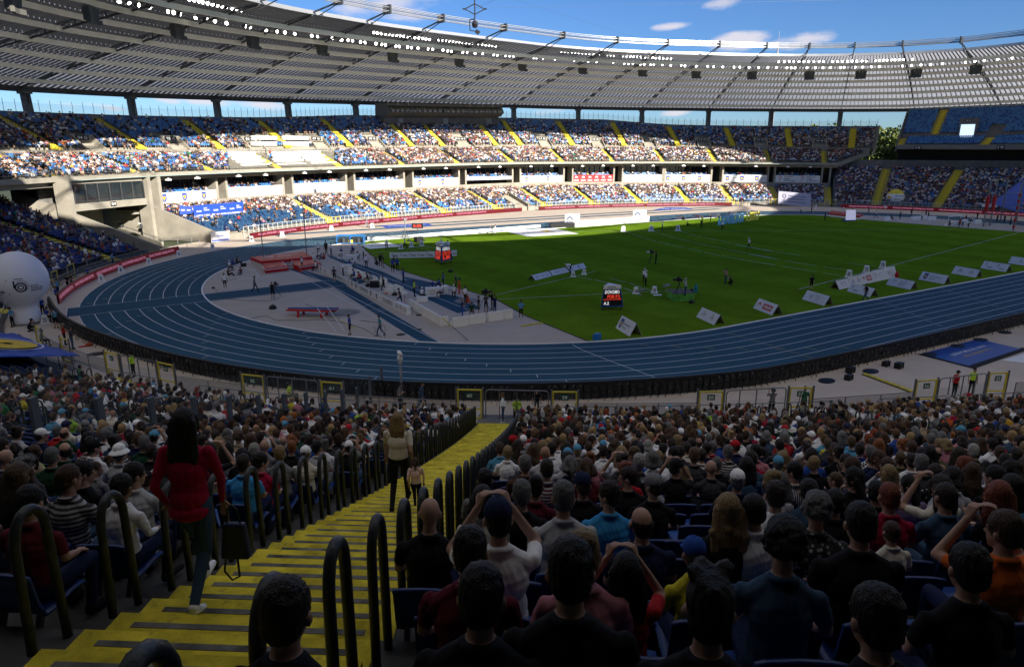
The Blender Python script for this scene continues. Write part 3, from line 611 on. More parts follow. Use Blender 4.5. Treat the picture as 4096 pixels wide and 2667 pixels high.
mb = MB(); mb.add([(P[0]+T[0]*x, P[1]+T[1]*x, z) for x, z in ((-.6,6.35),(.6,6.35),(.6,7.05),(-.6,7.05))], [(0,1,2,3)]); pl = mb.build('number_plate', black, gb)
mb = MB(); put_text(mb, '04', .9,.5, lambda x, y: (P[0]-Nn[0]*.02+T[0]*(x-.45), P[1]-Nn[1]*.02+T[1]*(x-.45),6.45+y)); mb.build('number', white, pl)
mb = MB(); slab(mb, dg, 24,24.4,0,11.5); mb.build('tunnel_back_wall', concrete, gb)
# cheek walls of the tunnel
def cheek(g, top, thick=.5, name='cheek_wall', par=None, m=concrete):
 Nn = bnorm(g)[0]; P0 = base(g, 0)[0]; T = np.array([-Nn[1], Nn[0]])*thick/2; n = len(top)
 V = [(*(P0+Nn*d+s*T), z) for s in (-1,1) for d, z in top]+[(*(P0+Nn*d+s*T),0) for s in (-1,1) for d, z in top]
 mb = MB(); F = []
 for i in range(n-1): F += [(i, i+1,2*n+i+1,2*n+i),(n+i, 3*n+i, 3*n+i+1, n+i+1),(i, n+i, n+i+1, i+1)]
 F += [(0,2*n, 3*n, n),(n-1,2*n-1,4*n-1,3*n-1)]
 mb.add(V, F); return mb.build(name, m, par)
cheek(149.9, [(2.2,1.6),(16.5,6.3),(17.2,10.5),(26,11)], .6, 'tunnel_wall', stand_n)
# ---------------- lower tiers
def zL(d): return 1.0+(np.asarray(d, float)-2.5)*.30
aL = [131.2,120,107.1,93.6,81.4,69.9,59.2,49.2,41.2,33.3,25.3]
LA, LBq = 149.6,25.
degs = arc(LA, LBq)
nL = 17
tun = (87.4,5.0)
mbw = MB(); wallstrip(mbw, degs, 2.5,0,1.0); mbw.build('front_wall', concrete, stand_n)
terrace('bottom_terrace', degs, [(2.5, zL(2.5))]+[(2.5+.82*(i+1), float(zL(2.5+.82*(i+1)))) for i in range(nL)], concrete, stand_n)
mbw = MB(); wallstrip(mbw, degs, 2.5+.82*nL, float(zL(2.5+.82*nL)), lambda g: zB0(g)+.1); mbw.build('rear_wall', concrete, stand_n)
rl_all = MB()
for g in aL:
 o, rl = aisle(stand_n, g, [(2.5+.82*i, float(zL(2.5+.82*i))) for i in range(nL)], 1.9); rl_all.add(rl.v, rl.f)
rl_all.build('gangway_rails', darksteel, stand_n)['kind'] = 'stuff'
for i in range(nL-1): seats_on(LA-.5, LBq+.6,2.5+.82*i+.5, float(zL(2.5+.82*i)), aL, 1.9, 'low', skip=[tun] if i < 10 else ())
# players' tunnel in the lower tier
Nn = bnorm(tun[0])[0]; P0 = base(tun[0], 0)[0]; rz = math.atan2(Nn[1], Nn[0])
o = empty('players_tunnel', (*(P0+Nn*2.2),0), rz, 'players tunnel mouth with dark ramp and a white name board over it', 'tunnel')
mb = MB(); mb.box((6.5,0,.6),(7.5,4.2,6.4)); mb.build('ramp_void', mat('tunnel_dark', (.05,.05,.05),.9), o).location = (0,0,-2.2)
for s in (-1,1): mb = MB(); mb.add([(-.3, s*2.3,0),(-.3, s*2.3,1.6),(10.6, s*2.3,5.0),(10.6, s*2.3,0),(-.3, s*2.0,0),(-.3, s*2.0,1.6),(10.6, s*2.0,5.0),(10.6, s*2.0,0)], [(0,1,2,3),(7,6,5,4),(0,4,5,1),(1,5,6,2),(2,6,7,3)]); mb.build('side_wall', concrete, o)
mb = MB(); mb.box((10.5,0,4.2),(.3,4.4,1.7)); nb_ = mb.build('name_board', white, o); mb = MB(); put_text(mb, 'STADION ŚLĄSKI', 3.6,.5, lambda x, y: (10.33,1.8-x, 4.1+y)); mb.build('lettering', ink, nb_)
# ---------------- west and south stand (one tier, the one the camera stands in)
stand_s = empty('grandstand', (0,0,0),0, 'near grandstand seen from its gangway, grey concrete rows with blue seats', 'grandstand')
ROW = .818; D0 = 3.63; NR = 50
SA, SB = -202.,-62.
degs = arc(SA, SB, 1.0)
rowd = [D0+ROW*i for i in range(NR+1)]; rowz = [float(zNear(d)) for d in rowd]
STAIR = -148.09; SW = 2.25
degW = arc(-201.5, SB, 1.)
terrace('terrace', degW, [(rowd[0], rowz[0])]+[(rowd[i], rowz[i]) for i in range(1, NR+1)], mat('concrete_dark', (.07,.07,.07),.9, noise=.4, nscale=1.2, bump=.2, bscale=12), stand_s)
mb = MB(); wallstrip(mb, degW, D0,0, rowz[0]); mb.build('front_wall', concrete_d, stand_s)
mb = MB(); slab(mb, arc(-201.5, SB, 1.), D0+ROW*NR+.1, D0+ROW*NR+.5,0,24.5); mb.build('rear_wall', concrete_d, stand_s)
mb = MB(); slab(mb, arc(-185,-112,1.),33,50,20.6,21.2); mb.build('added_shade_slab', concrete_d, stand_s)  # slab added out of view to shade the rows nearest the camera
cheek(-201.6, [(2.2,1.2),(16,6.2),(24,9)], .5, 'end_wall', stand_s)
aN = [STAIR, -139.2,-130.8,-122.5,-114.5,-106.5,-98.5,-90,-157.2,-166.2,-175.2,-184.2,-193.2]
# ---------------- east stand
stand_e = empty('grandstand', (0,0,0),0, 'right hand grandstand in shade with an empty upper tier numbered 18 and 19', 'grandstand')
EA, EB = 24.6,-24.
degs = arc(EA, EB, .9); nE = 27
zE = lambda d: 1.2+(np.asarray(d, float)-2.5)*.43
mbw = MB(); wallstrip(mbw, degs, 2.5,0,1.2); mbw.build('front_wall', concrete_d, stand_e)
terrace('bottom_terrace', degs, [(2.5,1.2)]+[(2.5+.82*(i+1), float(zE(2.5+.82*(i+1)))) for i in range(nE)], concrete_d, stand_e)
aE = [18.2,9.8,.6,-9]; gball = hit(2.,3200+1015/2.656,800)[0]
rl_all = MB()
for g in aE:
 o, rl = aisle(stand_e, g, [(2.5+.82*i, float(zE(2.5+.82*i))) for i in range(nE)], 2.6); rl_all.add(rl.v, rl.f)
rl_all.build('gangway_rails', darksteel, stand_e)['kind'] = 'stuff'
for i in range(nE-1): seats_on(EA-.3, EB, 2.5+.82*i+.5, float(zE(2.5+.82*i)), aE, 2.6, 'east', skip=[(gball, 6.4)] if i < 7 else ())
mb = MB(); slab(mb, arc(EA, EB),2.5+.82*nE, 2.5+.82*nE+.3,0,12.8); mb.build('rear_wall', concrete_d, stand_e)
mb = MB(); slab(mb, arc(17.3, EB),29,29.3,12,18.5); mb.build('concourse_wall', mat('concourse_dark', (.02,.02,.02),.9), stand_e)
degs = arc(17.2, EB, .9)
zEF = tabf((17.3,17.1),(2.9,16.9),(-24,16.9),(180,17)); zEM = tabf((17.4,20.25),(-24,20.2),(180,20)); zEB = tabf((18,27.6),(5,27.4),(-24,27.4),(180,27))
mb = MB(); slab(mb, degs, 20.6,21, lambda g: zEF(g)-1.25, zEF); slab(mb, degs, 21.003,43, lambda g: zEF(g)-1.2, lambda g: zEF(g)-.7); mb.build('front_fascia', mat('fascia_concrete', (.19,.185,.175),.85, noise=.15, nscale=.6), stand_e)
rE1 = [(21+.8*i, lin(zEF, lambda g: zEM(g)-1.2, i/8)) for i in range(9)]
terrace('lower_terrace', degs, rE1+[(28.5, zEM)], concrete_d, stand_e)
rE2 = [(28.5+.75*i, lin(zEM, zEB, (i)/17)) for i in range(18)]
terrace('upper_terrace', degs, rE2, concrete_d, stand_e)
aE2 = [13.6,1.9]; aE1 = [17.0,7.4]
for g in aE2: aisle(stand_e, g, [(28.5+.75*i, float(lin(zEM, zEB, i/17)(g))+.01) for i in range(18)], 2.2)
for g in aE1: aisle(stand_e, g, [(21+.8*i, float(lin(zEF, lambda q: zEM(q)-1.2, i/8)(g))+.01) for i in range(9)], 2.2)
for i in range(8): seats_on(17, EB, 21+.8*i+.5, lin(zEF, lambda g: zEM(g)-1.2, i/8), aE1,2.2, 'eastup')
for i in range(17): seats_on(17.1, EB, 28.5+.75*i+.45, lin(zEM, zEB, i/17), aE2,2.2, 'eastup', skip=[(7.2,3.6)] if i < 5 else ())
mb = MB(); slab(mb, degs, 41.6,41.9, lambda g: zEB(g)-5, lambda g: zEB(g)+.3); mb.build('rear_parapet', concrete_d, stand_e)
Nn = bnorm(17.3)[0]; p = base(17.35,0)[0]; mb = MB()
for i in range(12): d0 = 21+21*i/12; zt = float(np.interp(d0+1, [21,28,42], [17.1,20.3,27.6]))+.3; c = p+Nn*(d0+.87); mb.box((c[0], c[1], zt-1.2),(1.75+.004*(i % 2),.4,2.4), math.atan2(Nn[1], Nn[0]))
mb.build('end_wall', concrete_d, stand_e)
mb = MB(); gl = MB(); dg = arc(17.2, EB, .8); P = base(dg, 41.9)
for q in P: mb.beam((q[0], q[1], 27.5),(q[0], q[1], 29.3),.1)
mb.tube([(q[0], q[1], 28.0) for q in P], .06,4); mb.build('screen_posts', white, stand_e)
# numbered vomitory 18 g and number plates 18 / 19
def plate(par, g, d, zc, s, w, h):
 Nn = bnorm(g)[0]; P = base(g, d)[0]; T = np.array([Nn[1], -Nn[0]]); q = lambda x, z, e: (P[0]+T[0]*x-Nn[0]*e, P[1]+T[1]*x-Nn[1]*e, zc+z)
 mb = MB(); mb.add([q(-w/2,-h/2,.03), q(w/2,-h/2,.03), q(w/2, h/2,.03), q(-w/2, h/2,.03)], [(0,1,2,3)]); pl = mb.build('number_plate', black, par)
 mb = MB(); put_text(mb, s, w*.66, h*.56, lambda x, y: q(x-w*.33, y-h*.28,.05)); mb.build('number', white, pl)
g18, X18 = hit(20.6,2696+1660/1.7,1005/1.7); g19, X19 = hit(20.6,2696+2222/1.7,1003/1.7)
plate(stand_e, g18,20.58, X18[2], '18', 1.7,.9); plate(stand_e, g19,20.58, X19[2], '19', 1.9,.9)
gv, Xv = hit(30,2696+2000/1.7,900/1.7); Nn = bnorm(gv)[0]; P = base(gv, 28)[0]
o = empty('vomitory', (P[0], P[1], 19), math.atan2(Nn[1], Nn[0])); o.parent = stand_e
mb = MB(); [mb.box((1.9, s*1.9,2.6),(3.6,.35,5.4)) for s in (-1,1)]; mb.box((1.9,0,4.6),(3.58,3.45,1.4)); mb.build('cheek_walls', concrete_d, o)
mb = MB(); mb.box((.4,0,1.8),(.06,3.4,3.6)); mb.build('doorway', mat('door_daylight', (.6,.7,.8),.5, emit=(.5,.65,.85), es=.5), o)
mb = MB(); mb.box((.06,0,4.6),(.06,1.6,.7)); pl = mb.build('number_plate', black, o); mb = MB(); put_text(mb, '18 G', 1.2,.42, lambda x, y: (.02,.6-x, 4.4+y)); mb.build('number', white, pl)
# ================================================================== ROOF
roof = empty('stadium_roof', (0,0,0),0, 'ring roof of grey ribbed panels on beige beams round the whole stadium', 'roof')
TR = [148,139,129.5,118.5,104,88,73.5,61.5,50.2,40.2,32.2,24.4,16.8,8.4,0,-9,-18,-28,-39,-51,-64,-77,-90,-103,-115,-126,-136,-145,-154,-163,-171.5,-180,171.5,163,155.5]
DO = 46.
def zR(g, t): return zRI(g)*(1-t)+zRO(g)*t+1.2*math.sin(math.pi*t) # t 0 inner .. 1 outer
def dRg(g, t): return fDI(g)*(1-t)+DO*t
pm = mat('roof_panel', (.24,.245,.26),.4, metal=.2, spec=.5, noise=.25, nscale=.35, trans=(.5,(.80,.80,.80)))
seq = sorted(TR, reverse=True)
tt = np.linspace(0,1,11)
for i, g0 in enumerate(seq):
 g1 = seq[(i+1) % len(seq)]; g1 = g1-360 if g1 > g0 else g1
 dg = np.linspace(g0, g1,7); mb = MB()
 for k in range(10):
  a, b = tt[k], tt[k+1]; A, B = base(dg, dRg(dg, a)), base(dg, dRg(dg, b)); za, zb = zR(dg, a), zR(dg, b)
  mb.strip([(*p, z) for p, z in zip(A, za)], [(*p, z) for p, z in zip(B, zb)])
 mb.build('roof_panel', pm, roof)
 # radial truss: deep twin chord with posts
 T_ = MB(); A = [(*base(g0, float(dRg(g0, t)))[0], float(zR(g0, t))-.25) for t in tt]; B = [(x, y, z-.85*math.sin(math.pi*min(1,.12+t*.85))) for (x, y, z), t in zip(A, tt)]
 for a, b in zip(A[:-1], A[1:]): T_.beam(a, b, .2,.3)
 for a, b in zip(B[:-1], B[1:]): T_.beam(a, b, .2,.25)
 for k, (a, b) in enumerate(zip(A, B)): T_.beam(a, b, .2) if (Vector(a)-Vector(b)).length > .2 else None
 for k in range(10): T_.beam(A[k], B[k+1], .14)
 T_.build('truss', darksteel, roof)
# ring beams
full = np.linspace(180,-180,181)
for j in range(1,9):
 t = j/9.; mb = MB(); P = base(full, dRg(full, t)); z = zR(full, t)-1.05
 A = [(*p, q) for p, q in zip(P, z)]
 Pi = base(full, dRg(full, t)-.22); Po = base(full, dRg(full, t)+.22)
 q4 = [[(*p, q+s_) for p, q in zip(Q_, z)] for Q_, s_ in ((Pi, -.4),(Po, -.4),(Po, .32),(Pi, .32))]
 for k in range(4): mb.strip(q4[(k+1) % 4], q4[k])
 mb.build('ring_beam', beige, roof)
# rafters and hangers: too many to count, one stuff part
raf = MB()
for i, g0 in enumerate(seq):
 g1 = seq[(i+1) % len(seq)]; g1 = g1-360 if g1 > g0 else g1
 for q in range(1,17):
  g = g0+(g1-g0)*q/17.
  for k in range(9):
   a, b = k/9.,(k+1)/9.; pa, pb = base(g, float(dRg(g, a))+.1)[0], base(g, float(dRg(g, b))-.1)[0]
   raf.beam((*pa, float(zR(g, a))-.22),(*pb, float(zR(g, b))-.22),.13,.3)
   if k > 0: raf.beam((*pa, float(zR(g, a))-.2),(*pa, float(zR(g, a))-.85),.10)
o = raf.build('rafters', mat('rafter_steel', (.15,.15,.15),.5,.2), roof); o['kind'] = 'stuff'
mb = MB(); slab(mb, full, DO-.1, DO+1.0, lambda g: zRO(g)-.95, lambda g: zRO(g)+.4); mb.build('outer_ring_beam', mat('ring_dark', (.06,.065,.07),.5), roof)
mb = MB(); slab(mb, full, fDI(full)-.35, fDI(full), lambda g: zRI(g)-.35, lambda g: zRI(g)+.25); mb.build('inner_edge_beam', mat('edge_silver', (.45,.46,.48),.4,.5), roof)
mb = MB()
for k, (dx, dz) in enumerate(((0,0),(0,.55),(-.55,.1),(-.6,.7),(.45,.35),(0,1.1))):
 P = base(full, fDI(full)-6+dx); mb.tube([(*p, q+.15+dz) for p, q in zip(P, zRI(full)+.75)], .085,5)
mb.build('tension_cables', mat('bright_cable', (.42,.43,.45),.4,.5), roof)
for g in seq:
 for g_ in (g,):
  mb = MB(); p = base(g_, float(fDI(g_))-6)[0]; z = float(zRI(g_))+1.3; Nn = bnorm(g_)[0]; mb.box((p[0], p[1], z),(1.9,.35,1.5), math.atan2(Nn[1], Nn[0])); a = base(g_, float(fDI(g_)))[0]
  mb.beam((p[0], p[1], z-.3),(a[0], a[1], float(zRI(g_))-.1),.22); mb.beam((p[0], p[1], z-.5),(a[0], a[1], float(zRI(g_))-1.2),.12); mb.build('cable_clamp', darksteel, roof)
# columns carrying the ring
for g in seq:
 p = base(g, 45.2)[0]; q = base(g, 43.6)[0]; z1 = float(zRO(g))-.9; n = 90 > abs(g-90)
 z0 = 0
 mb = MB(); T = bnorm(g)[0]; T = np.array([-T[1], T[0]])
 for s in (-1,1): mb.beam((q[0]+T[0]*.55*s, q[1]+T[1]*.55*s, z0),(p[0]+T[0]*.45*s, p[1]+T[1]*.45*s, z1),.55,.8)
 mb.beam((q[0], q[1], z0),(p[0], p[1], z1),.9,.45); mb.box((p[0], p[1], z1-.25),(1.9,1.6,.5), math.atan2(T[1], T[0])-math.pi/2)
 mb.build('column', mat('column_grey', (.12,.125,.13),.6), roof)
# ---------------- floodlights
lamp_e = mat('lamp_lit', (.9,.9,.9),.3, emit=(1,.98,.93), es=4.5)
lamp_b = mat('lamp_body', (.05,.05,.055),.5,.4)
def floodlight_mesh():
 b = MB(); b.lathe([(.0,-.5),(.22,-.5),(.36,-.1),(.42,.12),(.42,.2)], n=12); b.beam((-.5,0,.0),(-.5,0,.75),.06); b.beam((.5,0,0),(.5,0,.75),.06); b.beam((-.5,0,.75),(.5,0,.75),.08)
 l = MB(); l.lathe([(.27,.17),(.2,.19),(0,.2)], n=12); return b, l
fb, fl = floodlight_mesh(); fo = fb.build('floodlight', lamp_b); le = fl.build('lens', lamp_e, fo)
lst = []
def add_l(u, v, d, row): g, X = hit(d, u, v); lst.append((g, X, row, u))
for x0, y0, x1, y1, n in ((1285,-5,1635,70,12),): [add_l((x0+(x1-x0)*i/(n-1))/1.7,(y0+(y1-y0)*i/(n-1))/1.7,-3.5,0) for i in range(n)]
for x0, y0, x1, y1, n in ((248,222,625,268,16),(690,272,1075,312,18),(1520,350,1880,378,16),(1940,382,2265,400,14)): [add_l(1350+(x0+(x1-x0)*i/(n-1))/1.7,(y0+(y1-y0)*i/(n-1))/1.7,-3.5,0) for i in range(n)]
for x0, y0, x1, y1, n in ((715,420,1020,420,10),(1080,421,1310,416,8),(1370,414,1560,406,8),(1622,405,1622,405,1)): [add_l(2696+(x0+(x1-x0)*i/max(1, n-1))/1.7,(y0+(y1-y0)*i/max(1, n-1))/1.7,-3.5,0) for i in range(n)]
for x, y in ((810,8),(873,18),(937,35),(1017,52),(1137,80),(1180,88),(1222,97),(1332,120),(1402,133),(1460,145),(1540,160),(1665,180),(1698,186),(1808,205),(1880,215),(1937,222),(2005,232),(2120,245),(2163,250),(2260,262),(2322,270)): add_l(x/1.7, y/1.7,2.5,1)
for x, y in ((25,273),(70,275),(100,278),(155,287),(190,290),(262,298),(298,303),(325,307),(395,314),(420,318),(477,322),(500,325),(545,328),(612,334),(645,336),(717,342),(748,348),(775,349),(850,356),(878,358),(935,363),(985,366),(1062,373),(1087,376),(1143,379),(1170,381),(1198,383),(1333,394),(1352,395),(1398,397),(1478,404),(1608,412),(1678,416),(1704,418),(1763,421),(1873,426),(1950,432),(1980,434),(2008,434),(2062,438),(2086,438),(2130,440),(2153,441),(2208,442),(2268,446),(2335,447)): add_l(1350+x/1.7, y/1.7,2.5,1)
for x, y in ((50,447),(75,450),(150,452),(228,452),(272,455),(333,457),(410,458),(450,458),(510,461),(577,461),(638,461),(695,461),(768,463),(797,463),(824,463),(903,461),(960,463),(1012,462),(1062,461),(1132,461),(1158,460),(1230,459),(1282,458),(1343,456),(1397,454),(1557,450),(1618,446),(1680,442),(1745,440),(1826,434),(1984,424),(2046,418),(2112,412),(2203,404),(2300,396)): add_l(2696+x/1.7, y/1.7,2.5,1)
first = True; cnt = [0,0]
ordn = lambda n: '%d%s' % (n, 'th' if 10 <= n % 100 <= 20 else {1: 'st', 2: 'nd', 3: 'rd'}.get(n % 10, 'th'))
for g, X, row, u in lst:
 c = fo if first else copy_tree(fo); first = False; cnt[row] += 1
 c.location = X; tgt = Vector((CAM[0]*.4, CAM[1]*.4,0))+Vector((rnd.uniform(-75,75), rnd.uniform(-75,75),0)); c.rotation_euler = (tgt-Vector(X)).to_track_quat('Z', 'Y').to_euler()
 tag(c, 'lit round floodlight in the %s row under the roof, %s from the left' % (('front', 'rear')[row], ordn(cnt[row])), 'floodlight', 'floodlights under the roof')
cl_ = MB(); cl_.box((0,0,0),(.5,.9,.28)); cl_.box((0,0,.2),(.2,.3,.2)); c0_ = None
for n_, (u, v) in enumerate([(x/1.7,600+y/1.7) for x, y in ((1145,203),(1342,192),(1622,178),(1805,170),(2070,157),(2238,150))]+[(1350+x/1.7, y/1.7) for x, y in ((192,1160),(352,1155),(583,1148),(735,1145),(957,1137),(1102,1135),(1313,1133),(1455,1130),(1665,1130),(1805,1128),(2008,1128),(2146,1128),(2355,1128))]+[(2696+x/1.7, y/1.7) for x, y in ((62,1127),(202,1130),(557,1132),(775,1136),(927,1137))]):
 g, X = hit(14.3, u, v); o = cl_.build('canopy_lamp', white) if c0_ is None else copy_tree(c0_); c0_ = c0_ or o; o.location = X; n2_ = bnorm(g)[0]; o.rotation_euler = (0,0, math.atan2(n2_[1], n2_[0])); tag(o, 'small white lamp box under the canopy edge of the far stand, %s from the left' % ordn(n_+1), 'lamp', 'lamp boxes under the canopy')
# ---------------- loudspeaker clusters
sb = MB()
for k, (x, y, rz) in enumerate(((-.7,0,.5),(0,.15,0),(.75,0,-.5))):
 sb.box((x, y, -.5),(.6,.7,1.5), rz, ry=.15*(k-1)); sb.box((x, y-.3,-1.3),(.8,.4,.5), rz)
sb.beam((0,0,.2),(0,0,1.4),.12); sb.beam((-1,0,.35),(1,0,.35),.1)
spk = None
for n_, (u, v) in enumerate([(x/1.7, y/1.7) for x, y in ((80,8),(615,95),(1205,210),(1720,285),(2190,335))]+[(1350+x/1.7, y/1.7) for x, y in ((375,385),(828,420),(1258,450),(1668,472),(2075,490))]+[(2696+x/1.7, y/1.7) for x, y in ((150,503),(530,510),(920,512),(1270,505),(1645,495),(2050,470))]):
 g, X = hit(6, u, v); c = sb.build('loudspeaker_cluster', mat('speaker_dark', (.09,.088,.08),.7)) if spk is None else copy_tree(spk); spk = spk or c
 c.location = (X[0], X[1], X[2]+.5); Nn = bnorm(g)[0]; c.rotation_euler = (0,0, math.atan2(Nn[1], Nn[0])-math.pi/2); c.scale = (1.15,)*3
 tag(c, 'dark cluster of loudspeakers hung under the roof, %s from the left' % ordn(n_+1), 'loudspeaker', 'loudspeaker clusters under the roof')
# ---------------- press box on the far rim
pb = empty('press_box', (0,0,0),0, 'long dark commentary box with slanted windows on the rim of the far stand', 'press box')
dg = arc(101.2,78.3,1.1); mb = MB(); n = len(dg)
prof = [(36.2,-.0),(33.8,1.0),(35.2,2.7),(34.6,3.35),(41.5,3.7),(41.5,0)]
zb = tabf((101.2,24.3),(78.3,25.35)); V = []
for d, dz in prof: V += [(*p, z+dz) for p, z in zip(base(dg, d), zb(dg))]
F = [(k*n+i, k*n+i+1,((k+1) % 6)*n+i+1,((k+1) % 6)*n+i) for k in range(6) if k != 1 for i in range(n-1)]+[tuple(k*n for k in range(6)), tuple(k*n+n-1 for k in range(6))[::-1]]
mb.add(V, F); mb.build('shell', mat('box_cladding', (.17,.16,.15),.6, noise=.1, nscale=.5), pb)
mb = MB(); A = [(*p, z+1.05) for p, z in zip(base(dg, 33.86), zb(dg))]; B = [(*p, z+2.68) for p, z in zip(base(dg, 35.2), zb(dg))]
for i in range(n-1):
 m = MB(); m.add([A[i], A[i+1], B[i+1], B[i]], [(0,1,2,3)]); m.build('window', mat('box_window', (.22,.22,.2),.04, metal=.85), pb)
 mb.beam(A[i], B[i], .14,.14)
mb.beam(A[-1], B[-1], .14); mb.build('window_posts', black, pb)
mb = MB(); slab(mb, dg, 37.5,41.4, lambda g: zb(g)-2.6, lambda g: zb(g)-.02); mb.build('plinth', concrete_d, pb)
for x in (430,735,1030):
 g, X = hit(37.4,1350+x/1.7,830/1.7); Nn = bnorm(g)[0]; m = MB(); m.box((X[0], X[1], X[2]),(.1,1.7,2.0), math.atan2(Nn[1], Nn[0])); m.build('door', mat('door_grey', (.3,.3,.3),.6), pb)
mb = MB()
for g in np.linspace(95,83,14): p = base(g, 37)[0]; mb.beam((*p, float(zb(g))+3.6),(*p, float(zb(g))+4.7),.08)
for h in (4.1,4.7): mb.tube([(*base(g, 37)[0], float(zb(g))+h) for g in np.linspace(95,83,14)], .05,4)
mb.build('roof_railing', darksteel, pb)
for n_, g in enumerate((101.5,99.3,97,84.5,82.2,80.3)):
 p = base(g, 34.5)[0]; m = MB(); m.tube([(*p, float(zb(g))+2.8),(*p, float(zb(g))+7.0)], .05,5); m.build('antenna', beige, pb)
# ================================================================== CABLE CAMERA, MAST, TREES, FAR LAND
o = empty('cable_camera', tuple(CAM+ray(1350+933/1.7,80/1.7)/FPX*95),0, 'black camera rig hanging on thin cables in the blue sky above the roof', 'cable camera')
mb = MB(); mb.box((0,0,2.1),(.7,.7,.7)); mb.beam((0,0,2.7),(0,0,3.6),.1); mb.beam((0,0,1.8),(0,0,-1.6),.16); mb.lathe([(.25,2.4),(.45,2.1),(.25,1.8)], n=10); mb.build('mast_head', black, o)
mb = MB()
for s in (-1,1): mb.beam((s*1.4,0,.3),(0,0,1.0),.12); mb.beam((s*1.4,0,.3),(0,0,-.4),.12); mb.beam((s*1.4,0,.3),(s*1.7,0,.35),.2)
mb.build('spreader_arms', black, o)
mb = MB(); mb.lathe([(0,-1.2),(.35,-1.3),(.45,-1.7),(.3,-2.1),(0,-2.2)], n=10); mb.beam((-.75,0,-1.1),(-.7,0,-2.5),.14); mb.beam((-.7,0,-2.5),(.1,0,-2.6),.12); mb.beam((-.75,0,-1.1),(0,0,-1.0),.14); mb.box((.35,0,-2.7),(.6,.4,.5), ry=.6); mb.build('camera_head', black, o)
o.rotation_euler = (0,0, YAW-math.pi/2)
mb = MB(); c0 = Vector(o.location)
for g in (150,60): p = base(g, float(fDI(g)))[0]; mb.tube([c0+Vector((0,0,3.2)),(p[0], p[1], float(zRI(g))+1.5)], .012,4)
for g in (-30,-120): p = base(g, float(fDI(g)))[0]; mb.tube([c0+Vector((0,0,.4)),(p[0], p[1], float(zRI(g))+1.5)], .012,4)
mb.build('suspension_cables', darksteel).location = (0,0,0); tag(bpy.data.objects['suspension_cables'], 'thin cables running from the roof edge to the hanging camera rig', 'cable')
D = ray(3080,520); D = D/np.linalg.norm(D[:2]); B0 = CAM+D*520
mb = MB(); zt = CAM[2]+(ray(3081,128)/np.linalg.norm(ray(3081,128)[:2])*520)[2]; mb.lathe([(1.8,0),(1.8, zt*.62),(1.3, zt*.64),(1.3, zt*.84),(.5, zt*.86),(.5, zt*.92),(.15, zt*.93),(.12, zt)], (0,0,0),8)
for k in range(8): mb.box((0,0, zt*(.66+.022*k)),(3.4,3.4,.8))
o = mb.build('tv_mast', mat('mast_grey', (.3,.3,.3),.6)); o.location = (B0[0], B0[1], 0); tag(o, 'grey broadcasting mast with a thin tip far behind the far roof', 'mast')
leaf = [mat('leaf_%d' % i, c, .8, noise=.2, nscale=.3) for i, c in enumerate(((.10,.13,.03),(.17,.19,.04),(.06,.085,.02)))]
bark = mat('bark', (.08,.06,.045),.9)
def tree(x, y, h, r, label, n=900, grp='trees beyond the stadium', seed=0):
 rr = random.Random(seed); o = empty('tree', (x, y, 0),0, label, 'tree', grp)
 tb = MB(); tb.tube([(0,0,0),(.2,.1, h*.35),(-.1,0, h*.75)], [h*.035, h*.022, h*.008], 7)
 for k in range(7): a = rr.uniform(0,6.28); z = h*rr.uniform(.3,.6); tb.tube([(0,0, z),(math.cos(a)*r*.5, math.sin(a)*r*.5, z+h*.15),(math.cos(a)*r*.75, math.sin(a)*r*.75, z+h*.22)], [h*.012, h*.007, h*.003], 5)
 tb.build('trunk', bark, o)
 cl = [(rr.gauss(0, r*.42), rr.gauss(0, r*.42), h*rr.uniform(.35,.93), r*rr.uniform(.22,.42)) for _ in range(26)]
 c = MB()
 for k in range(n):
  cx, cy, cz, cr_ = rr.choice(cl); v = Vector((rr.gauss(0,1), rr.gauss(0,1), rr.gauss(0,.8))).normalized()*cr_*rr.uniform(.6,1.05); p = Vector((cx, cy, cz))+v; s = rr.uniform(.35,.75)*h/16
  a = Vector((rr.gauss(0,1), rr.gauss(0,1), rr.gauss(0,1))).normalized(); b = a.orthogonal().normalized()*s; e = a.cross(b)
  c.add([p-b*.9, p-e*.5, p+b, p+e*.55], [(0,1,2,3)], rr.randrange(3))
 c.build('crown', leaf, o); return o
tl = ['tall leafy tree filling the gap between the far and right stands', 'lower leafy tree at the foot of the gap between the stands', 'dense tree behind the end of the far stand, left of the gap', 'tree top just above the glass screen at the far stand end', 'round tree top above the far stand screen left of the last column', 'small tree top above the far stand screen, leftmost of the trees', 'tree behind the gap leaning to the right stand', 'bushy tree low behind the dark passage of the gap']
tp = [(3550,165,512,9),(3600,145,560,6),(3480,185,508,9),(3420,200,505,8),(3330,215,503,9),(3250,225,506,9),(3590,190,530,9),(3535,140,600,5)]
for i, ((u, dist, h, r), lb) in enumerate(zip(tp, tl)):
 d = ray(u, 600); d = d/np.linalg.norm(d[:2]); X = CAM+d*(dist+115); h = CAM[2]+(ray(u, h)/np.linalg.norm(ray(u, h)[:2])*(dist+115))[2]; tree(X[0], X[1], h, r, lb, 1500, seed=i)
# hills on the horizon seen through the gaps
mb = MB(); A = []; B = []
for i in range(121):
 a = R_(-30+1.5*i); r = 1500; A.append((r*math.cos(a), r*math.sin(a),-1)); B.append((r*1.05*math.cos(a), r*1.05*math.sin(a),26+9*math.sin(i*.37)+6*math.sin(i*1.1)))
mb.strip(A, B); o = mb.build('distant_woods', mat('far_woods', (.05,.075,.05),.95, noise=.3, nscale=.01)); tag(o, None, None, None, 'structure')
